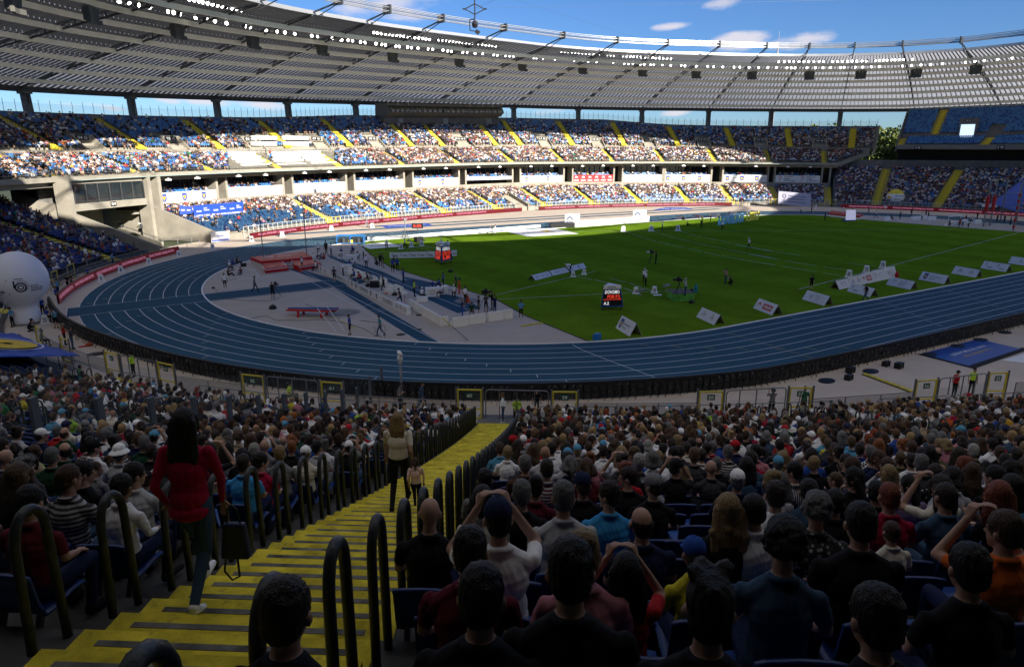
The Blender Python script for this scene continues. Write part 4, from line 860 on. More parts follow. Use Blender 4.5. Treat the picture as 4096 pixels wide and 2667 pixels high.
# ================================================================== FAR SEATS AND CROWD
SL = np.array([s[:4] for s in seatlist]); SZ = np.array([s[4] for s in seatlist])
blues = np.array([(.07,.22,.46),(.045,.16,.38),(.02,.085,.28),(.055,.19,.42),(.02,.07,.22)])
SV = np.array([(-.22,-.2,.40),(.2,-.2,.42),(.2,.2,.42),(-.22,.2,.40),(.2,-.2,.42),(.27,-.2,.82),(.27,.2,.82),(.2,.2,.42)])
SF = np.array([(0,1,2,3),(4,5,6,7)]); SC = np.array([0,1])
cm_ = mat('seat_shell', (.02,.1,.34),.45, attr='Col')
def crowd_fig():
 """small seated figure: x = outward (back), faces the pitch at -x"""
 V = []; F = []; C = []
 def bx(c, s, col, tp=1.):
  b = len(V); x, y, z = s[0]/2, s[1]/2, s[2]/2
  for zz, k in ((-z, 1.),(z, tp)):
   for xx, yy in ((-x, -y),(x, -y),(x, y),(-x, y)): V.append((c[0]+xx*k, c[1]+yy*k, c[2]+zz))
  for f in ((0,3,2,1),(4,5,6,7),(0,1,5,4),(1,2,6,5),(2,3,7,6),(3,0,4,7)): F.append([b+i for i in f]); C.append(col)
 bx((.08,0,.70),(.24,.34,.52),0,.85) # torso
 bx((.06,0,.93),(.20,.42,.12),0,.6) # shoulders
 bx((.04,0,1.13),(.19,.16,.15),1,1.08); bx((.05,0,1.235),(.2,.165,.08),2,.7) # face, hair
 bx((-.2,.09,.50),(.46,.15,.15),3); bx((-.2,-.09,.50),(.46,.15,.15),3) # thighs
 bx((-.4,.09,.25),(.12,.11,.48),4); bx((-.4,-.09,.25),(.12,.11,.48),4)
 bx((-.1,.23,.70),(.3,.09,.1),5); bx((-.1,-.23,.70),(.3,.09,.1),5); bx((.05,.24,.8),(.11,.1,.3),0); bx((.05,-.24,.8),(.11,.1,.3),0)
 return np.array(V), np.array(F), np.array(C)
CV, CF, CC = crowd_fig()
shirts = np.array([(.72,.72,.70),(.62,.62,.6),(.02,.02,.025),(.012,.012,.014),(.05,.05,.055),(.25,.25,.26),(.42,.03,.03),(.03,.07,.3),(.015,.025,.09),(.1,.3,.5),(.5,.2,.22),(.35,.28,.2),(.02,.2,.1),(.6,.42,.05),(.55,.15,.03)])
sw = np.array([.20,.07,.26,.20,.10,.06,.045,.035,.045,.02,.02,.025,.01,.012,.008]); sw = sw/sw.sum()
hairs = np.array([(.015,.01,.008),(.05,.03,.015),(.12,.07,.03),(.35,.24,.1),(.28,.28,.28),(.6,.6,.58),(.02,.02,.03)]); hw = np.array([.4,.32,.13,.06,.04,.02,.03])
skins = np.array([(.42,.24,.16),(.36,.2,.13),(.48,.3,.21),(.25,.13,.08)]); pants = np.array([(.012,.014,.02),(.03,.05,.1),(.08,.1,.14),(.3,.26,.2),(.02,.02,.02),(.4,.4,.4)])
def person_cols(n):
 c = np.zeros((n, 6,3)); c[:, 0] = shirts[rng.choice(len(shirts), n, p=sw)]; c[:, 1] = skins[rng.choice(4, n, p=[.4,.35,.22,.03])]; c[:, 2] = hairs[rng.choice(7, n, p=hw)]
 c[:, 3] = pants[rng.choice(6, n)]; c[:, 4] = np.where(rng.random((n, 1)) < .4, c[:, 1], c[:, 3]); c[:, 5] = np.where(rng.random((n, 1)) < .65, c[:, 1], c[:, 0]); return c
# occupancy by zone, patchy
def patch(x, y, k, s=.07): return .5+.25*(np.sin(x*s*1.7+k)+np.cos(y*s*2.3+2*k+x*s))
deg_of = np.degrees(np.arctan2(SL[:, 1]-3, SL[:, 0]-5))
occ = np.zeros(len(SL))
zn = SL[:, 2]
for zone, f in (('u1', .70),('u2', .6),('low', .86),('box', .35),('east', .74),('eastup', 0.)):
 m = SZ == zone; occ[m] = f
m = (SZ == 'u2'); hrel = (zn-zUM(deg_of))/8.; occ[m] = (np.clip(1.05-hrel*.95,.18,.92)*(.55+.6*patch(SL[:, 0], SL[:, 1], 1.)))[m]
m = (SZ == 'u2') & (deg_of > 105); occ[m] *= .62
m = (SZ == 'u1') & (deg_of > 112); occ[m] = .5
m = (SZ == 'u1') & (deg_of <= 112); occ[m] = .88
m = (SZ == 'low') & (deg_of > 125); occ[m] *= np.where(SL[m, 2] < 3,.2,.85)
m = (SZ == 'low') & (SL[:, 2] < 2.4); occ[m] *= .45
m = (SZ == 'low') & (deg_of < 36); occ[m] *= .8
m = (SZ == 'east'); occ[m] = .62+.2*patch(SL[m, 0], SL[m, 1], 3.)
# white media desks in two blocks of the upper tier, seats removed there
desk_zones = []
u_ = rng.random(len(SL)); seated = u_ < occ
pr_ = PR(SL[:, :3]); vis = (pr_[:, 2] > 0) & (pr_[:, 0] > -150) & (pr_[:, 0] < W+150)
def in_poly_px(x0, y0, x1, y1): return (pr_[:, 0] > x0) & (pr_[:, 0] < x1) & (pr_[:, 1] > y0) & (pr_[:, 1] < y1)
desk = in_poly_px(1010/1,540,1110,592) | in_poly_px(1138,540,1238,592) | in_poly_px(915,605,1082,682) | in_poly_px(1090,605,1345,682)
keep = vis & ~(desk & np.isin(SZ, ['u1', 'u2']))
i_s = np.where(keep)[0]
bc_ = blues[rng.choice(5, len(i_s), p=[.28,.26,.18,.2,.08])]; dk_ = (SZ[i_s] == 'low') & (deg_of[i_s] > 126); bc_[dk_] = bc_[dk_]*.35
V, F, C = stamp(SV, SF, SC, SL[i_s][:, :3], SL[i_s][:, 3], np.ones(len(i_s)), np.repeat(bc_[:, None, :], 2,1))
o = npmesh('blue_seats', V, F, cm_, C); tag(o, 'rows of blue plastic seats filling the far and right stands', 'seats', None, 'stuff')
i_p = np.where(keep & seated)[0]; n = len(i_p)
ang = SL[i_p, 3]+rng.normal(0,.25, n); pos = SL[i_p, :3].copy(); pos[:, :2] += rng.normal(0,.03,(n, 2)); sc_ = rng.normal(.98,.06, n)
V, F, C = stamp(CV, CF, CC, pos, ang, sc_, person_cols(n))
cloth = mat('crowd_cloth', (.5,.5,.5),.85, attr='Col')
o = npmesh('crowd', V, F, cloth, C); tag(o, 'distant spectators filling the far and right stands', 'crowd', None, 'stuff')
print('far seats', len(i_s), 'far people', n)
# ================================================================== PEOPLE
def _caps(mb, p0, r0, p1, r1, n=10):
 p0, p1 = Vector(p0), Vector(p1); d = (p1-p0); L = d.length
 if L < 1e-5: d = Vector((0,0,1)); L = 1e-5
 d = d/L; P = []; rr = []
 for a in (-88,-60,-30,0): P.append(p0+d*(math.sin(R_(a))*r0)); rr.append(r0*math.cos(R_(a)))
 for a in (0,30,60,88): P.append(p1+d*(math.sin(R_(a))*r1)); rr.append(r1*math.cos(R_(a)))
 mb.tube(P, rr, n)
def _ell(mb, c, r, n=14, m=9, yaw=0., tilt=0.):
 M = Matrix.Rotation(yaw, 3, 'Z') @ Matrix.Rotation(tilt, 3, 'Y'); b = []
 for i in range(m+1):
  th = math.pi*(i+.02)/(m+.04)
  for j in range(n): v = Vector((r[0]*math.sin(th)*math.cos(2*math.pi*j/n), r[1]*math.sin(th)*math.sin(2*math.pi*j/n),-r[2]*math.cos(th))); b.append(Vector(c)+M @ v)
 F = [(i*n+j, i*n+(j+1) % n, (i+1)*n+(j+1) % n, (i+1)*n+j) for i in range(m) for j in range(n)]+[tuple(range(n))[::-1], tuple(m*n+j for j in range(n))]
 mb.add(b, F)
SK, TOP, SLV, LEG, SHN, SHO, EYE = range(7)
class Fig:
 """primitives in a frame facing -x; f forward, s to the figure's left, z up"""
 def __init__(s): s.mb = MB(); s.pr = []
 @staticmethod
 def P(f, s_, z): return Vector((-f, -s_, z))
 def cap(s, a, ra, b, rb, reg): a, b = s.P(*a), s.P(*b); _caps(s.mb, a, ra, b, rb); s.pr.append((a, ra, b, rb, reg))
 def ell(s, c, r, reg, yaw=0., tilt=0.):
  c = s.P(*c); _ell(s.mb, c, r, yaw=yaw, tilt=tilt); M = (Matrix.Rotation(yaw, 3, 'Z') @ Matrix.Rotation(tilt, 3, 'Y')).transposed(); s.pr.append((c, r, M, None, reg))
 def head(s, c, yaw=0., nod=0., k=1.):
  M = Matrix.Rotation(yaw, 3, 'Z') @ Matrix.Rotation(-nod, 3, 'Y'); C = s.P(*c)
  q = lambda f, l, z: (lambda v: (-v.x, -v.y, v.z))(C+M @ Vector((-f*k, -l*k, z*k)))
  s.ell(q(-.01,0,.03),(.097*k, .076*k, .098*k), SK, yaw, -nod); s.ell(q(.02,0,-.035),(.073*k, .06*k, .085*k), SK, yaw, -nod)
  s.cap(q(.082,0,.01),.010*k, q(.104,0,-.022),.014*k, SK); s.ell(q(.078,0,-.062),(.016*k, .026*k, .012*k), SK, yaw); s.ell(q(.062,0,-.098),(.025*k, .03*k, .02*k), SK, yaw)
  s.ell(q(.066,0,.035),(.025*k, .058*k, .014*k), SK, yaw, -nod)
  for l in (-1,1): s.ell(q(-.005, l*.083,-.005),(.021*k, .014*k, .034*k), SK, yaw, -nod); s.ell(q(.083, l*.03,.012),(.009*k, .014*k, .007*k), EYE, yaw)
  s.hc = (c, yaw, nod, k)
 def hand(s, w, dr, side, curl=.5, k=1.):
  """w wrist (f,s,z), dr pointing direction, palm with four fingers and a thumb"""
  w = Vector(w); d = Vector(dr).normalized(); up = Vector((0,0,1)); x = d.cross(up); x = x.normalized() if x.length > .1 else Vector((0,1,0)); dn = x.cross(d).normalized()*-1
  pc = w+d*.05*k
  for q in (-.024,-.008,.008,.024): s.cap(tuple(w+d*.012*k+x*q*.7*k),.013*k, tuple(w+d*.085*k+x*q*k),.0125*k, SK)
  for i, q in enumerate((-.028,-.0095,.0095,.027)):
   L = (.030,.036,.038,.033)[i]*k; a = w+d*.088*k+x*q*k; b = a+(d*(1-curl*.5)+dn*curl).normalized()*L; c = b+(d*(1-curl)+dn*curl*1.3).normalized()*L*.85
   s.cap(tuple(a),.0088*k, tuple(b),.008*k, SK); s.cap(tuple(b),.008*k, tuple(c),.007*k, SK)
  t0 = w+d*.03*k+x*.030*k*side; t1 = t0+(d*.6+x*side*.8+dn*.2).normalized()*.035*k; t2 = t1+(d+x*side*.2+dn*.3).normalized()*.026*k
  s.cap(tuple(t0),.012*k, tuple(t1),.010*k, SK); s.cap(tuple(t1),.010*k, tuple(t2),.008*k, SK)
 def leg(s, hip, knee, ank, toe, wide=1., shorts=False):
  s.cap(hip, .092*wide, knee, .062*wide, LEG); s.cap(knee, .06*wide, ank, .042, SHN); s.cap((ank[0]-.03, ank[1], ank[2]-.045),.038, toe, .034, SHO); s.cap((ank[0]-.02, ank[1], ank[2]-.02),.045,(ank[0]+.02, ank[1], ank[2]-.045),.04, SHO)
 def arm(s, sh, el, wr, dr, side, curl=.5, sleeve=.62, wide=1.):
  m = tuple(a+(b-a)*sleeve for a, b in zip(sh, el)); s.cap(sh, .053*wide, m, .050*wide, TOP); s.cap(m, .043*wide, el, .037*wide, SLV); s.cap(el, .038*wide, wr, .026, SLV); s.hand(wr, dr, side, curl)
 def mesh(s, name, voxel=.012):
  o = s.mb.build(name+'_src', white); m = o.modifiers.new('r', 'REMESH'); m.mode = 'VOXEL'; m.voxel_size = voxel; m.use_smooth_shade = True
  m2 = o.modifiers.new('s', 'SMOOTH'); m2.iterations = 3; m2.factor = .5
  dg = bpy.context.evaluated_depsgraph_get(); me = bpy.data.meshes.new_from_object(o.evaluated_get(dg)); me.name = name; bpy.data.objects.remove(o)
  n = len(me.polygons); C = np.empty(n*3); me.polygons.foreach_get('center', C); C = C.reshape(-1,3); best = np.full(n, 9e9); reg = np.zeros(n, np.int32)
  for a, ra, b, rb, g in s.pr:
   if rb is None: Q = (C-np.array(a)) @ np.array(b).T; d = (np.linalg.norm(Q/np.array(ra), axis=1)-1)*min(ra)
   else:
    a_, b_ = np.array(a), np.array(b); ab = b_-a_; t = np.clip(((C-a_)@ab)/max(ab@ab, 1e-9),0,1); d = np.linalg.norm(C-a_-t[:, None]*ab, axis=1)-(ra+(rb-ra)*t)
   if g == EYE: d = d-.003
   k = d < best; best[k] = d[k]; reg[k] = g
  n_v = len(me.vertices); Lv = np.empty(len(me.loops), np.int32); me.loops.foreach_get('vertex_index', Lv)
  if len(Lv) == 4*n: Q4 = Lv.reshape(-1,4)
  else: Q4 = None
  X = np.empty(n_v*3); me.vertices.foreach_get('co', X); X = X.reshape(-1,3); Nv = np.empty(n_v*3); me.vertices.foreach_get('normal', Nv); Nv = Nv.reshape(-1,3)
  vr = np.zeros(n_v, bool)
  for pgn, r_ in zip(me.polygons, reg):
   if r_ in (TOP, LEG): vr[list(pgn.vertices)] = True
  x, y, z = X.T; w = .5*np.sin(x*37+9*np.sin(z*11)+y*21)+.35*np.sin(z*52+14*np.sin(y*13)-x*17)+.3*np.sin(y*61+z*33+6*np.sin(x*19)); amp = np.where(vr, .0032 if 'sit' in name else .0018,0.)
  if name.startswith('hair'): amp = 0. if name in ('hair_cap', 'hair_bucket') else .0032; w = np.sin(y*230+6*np.sin(z*24))*.6+np.sin(x*210+y*60+z*30)*.5
  X = X+Nv*(w*amp)[:, None]
  if Q4 is not None and not name.startswith('hair'): # smooth hems: relax the vertices along region borders
   E_ = np.concatenate([Q4[:, [0,1]], Q4[:, [1,2]], Q4[:, [2,3]], Q4[:, [3,0]]]); E_.sort(axis=1); rg = np.tile(reg, 4); u, inv = np.unique(E_[:, 0].astype(np.int64)*n_v+E_[:, 1], return_inverse=True)
   lo = np.full(len(u),99); hi = np.full(len(u),-1); np.minimum.at(lo, inv, rg); np.maximum.at(hi, inv, rg); bd = u[lo != hi]; a_, b_ = bd//n_v, bd % n_v
   cn_ = np.zeros(n_v); np.add.at(cn_, a_, 1); np.add.at(cn_, b_, 1); mk = cn_ > 0
   for _ in range(8): sm = np.zeros_like(X); np.add.at(sm, a_, X[b_]); np.add.at(sm, b_, X[a_]); X[mk] = .5*X[mk]+.5*sm[mk]/cn_[mk][:, None]
  me.vertices.foreach_set('co', X.ravel())
  me.materials.clear()
  for _ in range(7): me.materials.append(white)
  me.polygons.foreach_set('material_index', reg); me.polygons.foreach_set('use_smooth', [True]*n); me.update(); return me
def torso(F, hip, chest, neck, w=1., deep=1.):
 """pelvis, waist, chest and shoulders along a bent spine"""
 h, c, n = Vector(hip), Vector(chest), Vector(neck); tilt = math.atan2((n-h)[0], (n-h)[2])
 F.ell(tuple(h),(.125*deep, .165*w, .12), LEG, 0,-tilt*.3); F.ell(tuple(h*.55+c*.45),(.12*deep, .158*w, .17), TOP, 0,-tilt); F.ell(tuple(h*.8+c*.2),(.128*deep, .163*w, .12), TOP, 0,-tilt)
 F.ell(tuple(c),(.122*deep, .168*w, .18), TOP, 0,-tilt); up = c*.25+n*.75
 for l in (-1,1): F.cap((up[0], l*.045, up[2]-.01),.072,(up[0]-.01, l*.145*w, up[2]-.075),.062, TOP)
 F.cap(tuple(n-Vector((0,0,.05))),.06, tuple(n+Vector((.012,0,.07))),.05, SK)
 q = [(n.x-.012+.068*math.cos(a),.072*math.sin(a), n.z-.005-.022*math.cos(a)) for a in np.linspace(0,6.2832,15)]
 for a, b in zip(q[:-1], q[1:]): F.cap(a, .017, b, .017, TOP)
POSES = {}
def pose(name, yaw=0., w=1., **k):
 F = Fig(); A = .186*w
 if name.startswith('sit'):
  lean = {'sit_lean': .26, 'sit_phone': .03}.get(name, .06); H = (0,0,.53); Ch = (lean*.55-.02,0,.86-lean*.12); Nk = (lean*.95,0,1.07-lean*.35)
  torso(F, H, Ch, Nk, w, 1.0+.12*(w-1)); hc = (Nk[0]+.045,0, Nk[2]+.142); F.head(hc, yaw, .12 if name != 'sit_lean' else .0)
  for l in (-1,1):
   F.leg((.0, l*.10,.51),(.44, l*(.13 if name != 'sit_wide' else .2),.50),(.40+.05*l, l*.13,.10),(.56, l*.15,.04),.95)
  sz = Nk[2]-.115; sf = Nk[0]-.01
  for l in (-1,1):
   if name == 'sit_lean': F.arm((sf, l*A, sz),(.34, l*.25,.66),(.50, l*.08,.62),(.6,-l*.5,-.2),-l)
   elif name == 'sit_phone': F.arm((sf, l*A, sz),(.24, l*.27,.93),(.26, l*.10,1.19),(.2,-l*.4,1),-l, .8)
   elif name == 'sit_chin' and l == 1: F.arm((sf, l*A, sz),(.3, l*.2,.72),(.2, l*.08,.98),(-.2,-.2,1),-l, .9)
   elif name == 'sit_fold': F.arm((sf, l*A, sz),(.08, l*.27,.76),(.24,-l*.03,.82),(.1,-l, .1),-l)
   elif name == 'sit_side': F.arm((sf, l*A, sz),(-.02, l*.30,.75),(.2, l*.26,.60),(1,0,-.2),-l)
   else: F.arm((sf, l*A, sz),(.05, l*.245,.76),(.30, l*.13,.64),(1,-l*.3,-.2),-l)
 elif name in ('stand', 'stand_behind', 'stand_up', 'stand_cam', 'stand_front', 'walk', 'walk2', 'stand_fold'):
  wk = name.startswith('walk'); H = (0,0,.93); Ch = (.01,0,1.22); Nk = (.02 if not wk else .05,0,1.46); torso(F, H, Ch, Nk, w)
  if k.get('jacket'): F.ell((-.01,0,.98),(.135,.165*w, .15), TOP); F.ell((-.03,0,.88),(.14,.178*w, .09), TOP)
  hc = (Nk[0]+.03,0,1.615); F.head(hc, yaw, .05 if not k.get('nod') else k['nod'])
  if wk:
   s_ = 1 if name == 'walk' else -1
   F.leg((.0, s_*.09,.92),(.20, s_*.09,.52),(.26, s_*.09,.10),(.43, s_*.10,.05)); F.leg((.0,-s_*.09,.92),(-.05,-s_*.09,.50),(-.33,-s_*.09,.17),(-.22,-s_*.10,.06))
  else:
   for l in (-1,1): F.leg((.0, l*.09,.92),(.02, l*.11,.50),(0, l*.12,.095),(.15, l*.15,.035))
  sz = 1.385
  for l in (-1,1):
   sh = (Nk[0]-.01, l*A, sz)
   if name == 'stand_behind': F.arm(sh, (-.10, l*.28,1.12),(-.16, l*.06,.95),(0,-l, -.3),-l)
   elif name == 'stand_up': F.arm(sh, (.16, l*.27,1.56),(.12, l*.16,1.80),(.1,-l*.2,1),-l, .6)
   elif name == 'stand_cam': F.arm(sh, (.18, l*.24,1.22),(.30, l*.10,1.48),(.3,-l*.2,1),-l, .9)
   elif name == 'stand_front': F.arm(sh, (.05, l*.27,1.12),(.27, l*.12,1.08),(1,-l*.4,0),-l, .7)
   elif name == 'stand_fold': F.arm(sh, (.05, l*.28,1.14),(.22,-l*.02,1.18),(.1,-l, .1),-l)
   elif wk: s_ = (1 if name == 'walk' else -1)*l; F.arm(sh, (-.10*s_, l*.235,1.12),(-.02*s_+.07, l*.225,.89 if s_ > 0 else .91),(.3,0,-1),-l)
   else: F.arm(sh, (-.03, l*.27,1.10),(.03, l*.27,.84),(.15,0,-1),-l)
 elif name == 'crouch':
  H = (-.12,0,.34); Ch = (.05,0,.60); Nk = (.14,0,.82); torso(F, H, Ch, Nk, w); F.head((.2,0,.97), yaw, .0)
  for l in (-1,1): F.leg((-.1, l*.10,.32),(.30, l*.2,.46 if l > 0 else .16),(-.0 if l > 0 else -.12, l*.16,.10),(.14 if l > 0 else .0, l*.17,.04)); F.arm((.12, l*A, .74),(.32, l*.24,.66),(.38, l*.08,.88),(.3,-l*.3,1),-l, .9)
 elif name == 'bend':
  H = (-.1,0,.92); Ch = (.2,0,1.02); Nk = (.44,0,1.03); torso(F, H, Ch, Nk, w); F.head((.58,0,1.0), yaw, -.5)
  for l in (-1,1): F.leg((-.1, l*.09,.9),(.02, l*.11,.5),(-.05, l*.12,.095),(.1, l*.13,.035)); F.arm((.4, l*A, .96),(.46, l*.22,.70),(.5, l*.14,.46),(.1,0,-1),-l)
 elif name == 'floor':
  H = (0,0,.14); Ch = (-.06,0,.44); Nk = (-.02,0,.68); torso(F, H, Ch, Nk, w); F.head((.04,0,.83), yaw, .0)
  for l in (-1,1): F.leg((.05, l*.1,.13),(.36, l*.2,.34),(.62, l*.12,.10),(.74, l*.13,.05)); F.arm((-.02, l*A, .60),(.16, l*.25,.42),(.3, l*.1,.58),(.3,-l*.3,1),-l, .9)
 elif name == 'run':
  H = (0,0,.95); Ch = (.05,0,1.23); Nk = (.12,0,1.47); torso(F, H, Ch, Nk, w); F.head((.17,0,1.62), yaw, .05)
  F.leg((0,.09,.94),(.32,.09,.72),(.22,.09,.36),(.38,.10,.30)); F.leg((0,-.09,.94),(-.08,-.09,.52),(-.22,-.09,.12),(-.08,-.1,.04))
  for l in (-1,1): F.arm((.1, l*A, 1.39),(.1-.2*l, l*.26,1.16),(.28-.12*l, l*.16,1.28),(.5,0,1),-l, .9)
 me = F.mesh('person_'+name, k.get('voxel', .0105)); return me, F.hc
def get_pose(name, yaw=0., w=1., **k):
 key = (name, round(yaw, 2), round(w, 2), tuple(sorted(k.items())))
 if key not in POSES: POSES[key] = pose(name, yaw, w, **k)
 return POSES[key]
HAIRS = {}
def hair_mesh(kind):
 if kind in HAIRS: return HAIRS[kind]
 F = Fig(); rr = random.Random(hash(kind) % 997 if False else len(kind)*31+ord(kind[0]))
 E = lambda c, r, t=0.: F.ell(c, r, 0,0, t)
 if kind in ('short', 'crop'):
  t = .012 if kind == 'crop' else .02
  E((-.018,0,.045),(.096+t*.6,.077+t*.6,.095+t)); E((-.05,0,-.01),(.062+t*.5,.070+t*.5,.075))
  if kind == 'short':
   for i in range(26): a = rr.uniform(-2.2,2.2)+math.pi; e = rr.uniform(.3,1.5); E((-.02+.09*math.cos(e)*math.cos(a)*-1*-1,.072*math.cos(e)*math.sin(a),.05+.095*math.sin(e)),(.026,.022,.018))
 elif kind == 'tuft': E((-.02,0,.06),(.105,.088,.105)); E((.05,.02,.12),(.06,.05,.04)); E((-.06,0,.0),(.06,.078,.085)); [E((rr.uniform(-.09,.06), rr.uniform(-.06,.06),.13+rr.uniform(-.02,.03)),(.035,.03,.03)) for _ in range(12)]
 elif kind == 'fringe': E((-.03,0,.015),(.084,.0815,.062)); E((-.06,0,-.03),(.042,.073,.055)) # hair round a bald crown
 elif kind in ('long', 'verylong', 'bob', 'pony', 'wavy'):
  E((-.02,0,.045),(.112,.092,.112)); E((-.05,0,-.03),(.075,.092,.11))
  L = {'long': -.30, 'verylong': -.42, 'bob': -.12, 'pony': -.06, 'wavy': -.33}[kind]
  n = 11
  for i in range(n):
   a = -1.25+2.5*i/(n-1); y = .095*math.sin(a); x = -.07-.025*math.cos(a); F.cap((x+.03, y*.95,.03),.034,(x-.01, y*(1.15 if kind != 'verylong' else 1.0), L*.55),.036,0)
   if L < -.2:
    F.cap((x-.01, y*1.15, L*.55),.034,(x-.02+rr.uniform(-.01,.01), y*(.95 if kind != 'wavy' else 1.35), L+rr.uniform(-.03,.03)),.018,0)
    if kind == 'wavy': [E((x-.02, y*1.3+rr.uniform(-.02,.02), L*rr.uniform(.3,1)),(.03,.03,.035)) for _ in range(2)]
  if kind == 'pony': F.cap((-.12,0,.06),.03,(-.17,0,-.02),.035,0); F.cap((-.17,0,-.02),.035,(-.15,0,-.24),.014,0)
  for l in (-1,1): F.cap((.045, l*.075,.06),.022,(.02, l*.092,-.05 if kind != 'pony' else .0),.02,0)
 elif kind == 'bun': E((-.02,0,.045),(.106,.086,.106)); E((-.05,0,-.01),(.068,.08,.085)); E((-.09,0,.12),(.055,.06,.052)); [E((-.09+rr.uniform(-.04,.04), rr.uniform(-.05,.05),.12+rr.uniform(-.04,.04)),(.02,.02,.02)) for _ in range(10)]
 elif kind == 'curly':
  E((-.02,0,.05),(.112,.098,.11))
  for i in range(90): a = rr.uniform(0,6.28); e = rr.uniform(-.6,1.5); x = math.cos(e)*math.cos(a);
  rr.seed(5)
  for i in range(110):
   a = rr.uniform(0,6.28); e = rr.uniform(-.7,1.5); x = math.cos(e)*math.cos(a); y = math.cos(e)*math.sin(a)
   if x > .35 and e < .75: continue
   E((-.02+.115*x, .10*y, .045+.115*math.sin(e)),(.024,.024,.022))
 elif kind in ('cap', 'cap_b'):
  E((-.012,0,.062),(.108,.088,.092)); F.cap((.06,-.04,.055),.012,(.15,-.03,.04),.009,0); F.cap((.06,.04,.055),.012,(.15,.03,.04),.009,0); F.cap((.07,0,.06),.014,(.165,0,.045),.009,0); F.cap((.06,-.07,.045),.011,(.11,-.06,.035),.009,0); F.cap((.06,.07,.045),.011,(.11,.06,.035),.009,0)
  E((.0,0,.155),(.012,.012,.01))
 elif kind == 'bucket':
  E((-.01,0,.085),(.105,.088,.085))
  for i in range(40): a = 2*math.pi*i/40; F.cap((-.01+.095*math.cos(a),.078*math.sin(a),.07),.013,(-.01+.15*math.cos(a),.13*math.sin(a),.02),.011,0)
 elif kind == 'helmet': E((0,0,.05),(.13,.11,.12))
 me = F.mesh('hair_'+kind, .011 if kind not in ('cap', 'bucket') else .009); me.materials.clear(); me.materials.append(white); me.polygons.foreach_set('material_index', [0]*len(me.polygons)); HAIRS[kind] = me; return me
CLR = dict(white=(.84,.84,.85), cream=(.68,.63,.53), grey=(.2,.2,.21), lightgrey=(.46,.46,.48), darkgrey=(.05,.05,.055), black=(.010,.010,.012), navy=(.012,.018,.06), blue=(.02,.07,.32), lightblue=(.09,.3,.48), skyblue=(.05,.3,.62), denim=(.04,.08,.14), red=(.42,.015,.02), crimson=(.34,.008,.04), maroon=(.12,.012,.025), pink=(.5,.2,.24), palepink=(.80,.56,.52), lilac=(.28,.2,.34), orange=(.62,.12,.02), yellow=(.6,.5,.03), mustard=(.45,.25,.02), lime=(.35,.62,.05), green=(.02,.16,.06), darkgreen=(.012,.05,.025), teal=(.02,.22,.22), brown=(.08,.045,.03), khaki=(.14,.11,.06), beige=(.38,.3,.2), olive=(.07,.07,.03), hivis=(.5,.75,.04))
HC = dict(black=(.008,.006,.006), darkbrown=(.03,.018,.012), brown=(.075,.04,.022), lightbrown=(.11,.065,.03), blonde=(.32,.215,.095), grey=(.15,.15,.15), white=(.40,.39,.37), red=(.22,.05,.02), ginger=(.3,.1,.03))
def cloth_m(c, pat=None):
 nm = 'cloth_'+c+('_'+pat if pat else '')
 if nm in MATS: return MATS[nm]
 m = mat(nm, CLR[c], .85, noise=.10, nscale=14, bump=.5, bscale=9, spec=.15)
 if pat:
  t = m.node_tree; b = t.nodes['Principled BSDF']; co = N(t, 'ShaderNodeTexCoord'); mx = N(t, 'ShaderNodeMix', data_type='RGBA')
  if pat == 'check': w = N(t, 'ShaderNodeTexChecker'); w.inputs['Scale'].default_value = 28; t.links.new(co.outputs['Object'], w.inputs[0]); f = w.outputs['Fac']
  elif pat == 'stripe': w = N(t, 'ShaderNodeTexWave'); w.bands_direction = 'Z'; w.inputs['Scale'].default_value = 8; t.links.new(co.outputs['Object'], w.inputs[0]); r = N(t, 'ShaderNodeMath', operation='GREATER_THAN'); r.inputs[1].default_value = .5; t.links.new(w.outputs['Fac'], r.inputs[0]); f = r.outputs[0]
  elif pat == 'vstripe': w = N(t, 'ShaderNodeTexWave'); w.bands_direction = 'Y'; w.inputs['Scale'].default_value = 12; t.links.new(co.outputs['Object'], w.inputs[0]); r = N(t, 'ShaderNodeMath', operation='GREATER_THAN'); r.inputs[1].default_value = .5; t.links.new(w.outputs['Fac'], r.inputs[0]); f = r.outputs[0]
  else: w = N(t, 'ShaderNodeTexVoronoi'); w.inputs['Scale'].default_value = 22; t.links.new(co.outputs['Object'], w.inputs[0]); r = N(t, 'ShaderNodeMath', operation='LESS_THAN'); r.inputs[1].default_value = .3; t.links.new(w.outputs['Distance'], r.inputs[0]); f = r.outputs[0]
  t.links.new(f, mx.inputs[0]); mx.inputs[6].default_value = (*CLR[c], 1); mx.inputs[7].default_value = (.02,.02,.03,1) if sum(CLR[c]) > .3 else (.4,.4,.4,1); t.links.new(mx.outputs[2], b.inputs['Base Color'])
 return m
skin_m = [mat('skin_%d' % i, c, .55, noise=.08, nscale=10, spec=.3) for i, c in enumerate(((.42,.25,.18),(.34,.19,.13),(.20,.095,.055),(.05,.025,.016)))]
hair_m = {k: mat('hair_'+k, c, .5, noise=.6, nscale=30, bump=1., bscale=38, spec=.4, stretch=(4,4,.4)) for k, c in HC.items()}
eye_m = mat('eyes', (.02,.015,.012),.3)
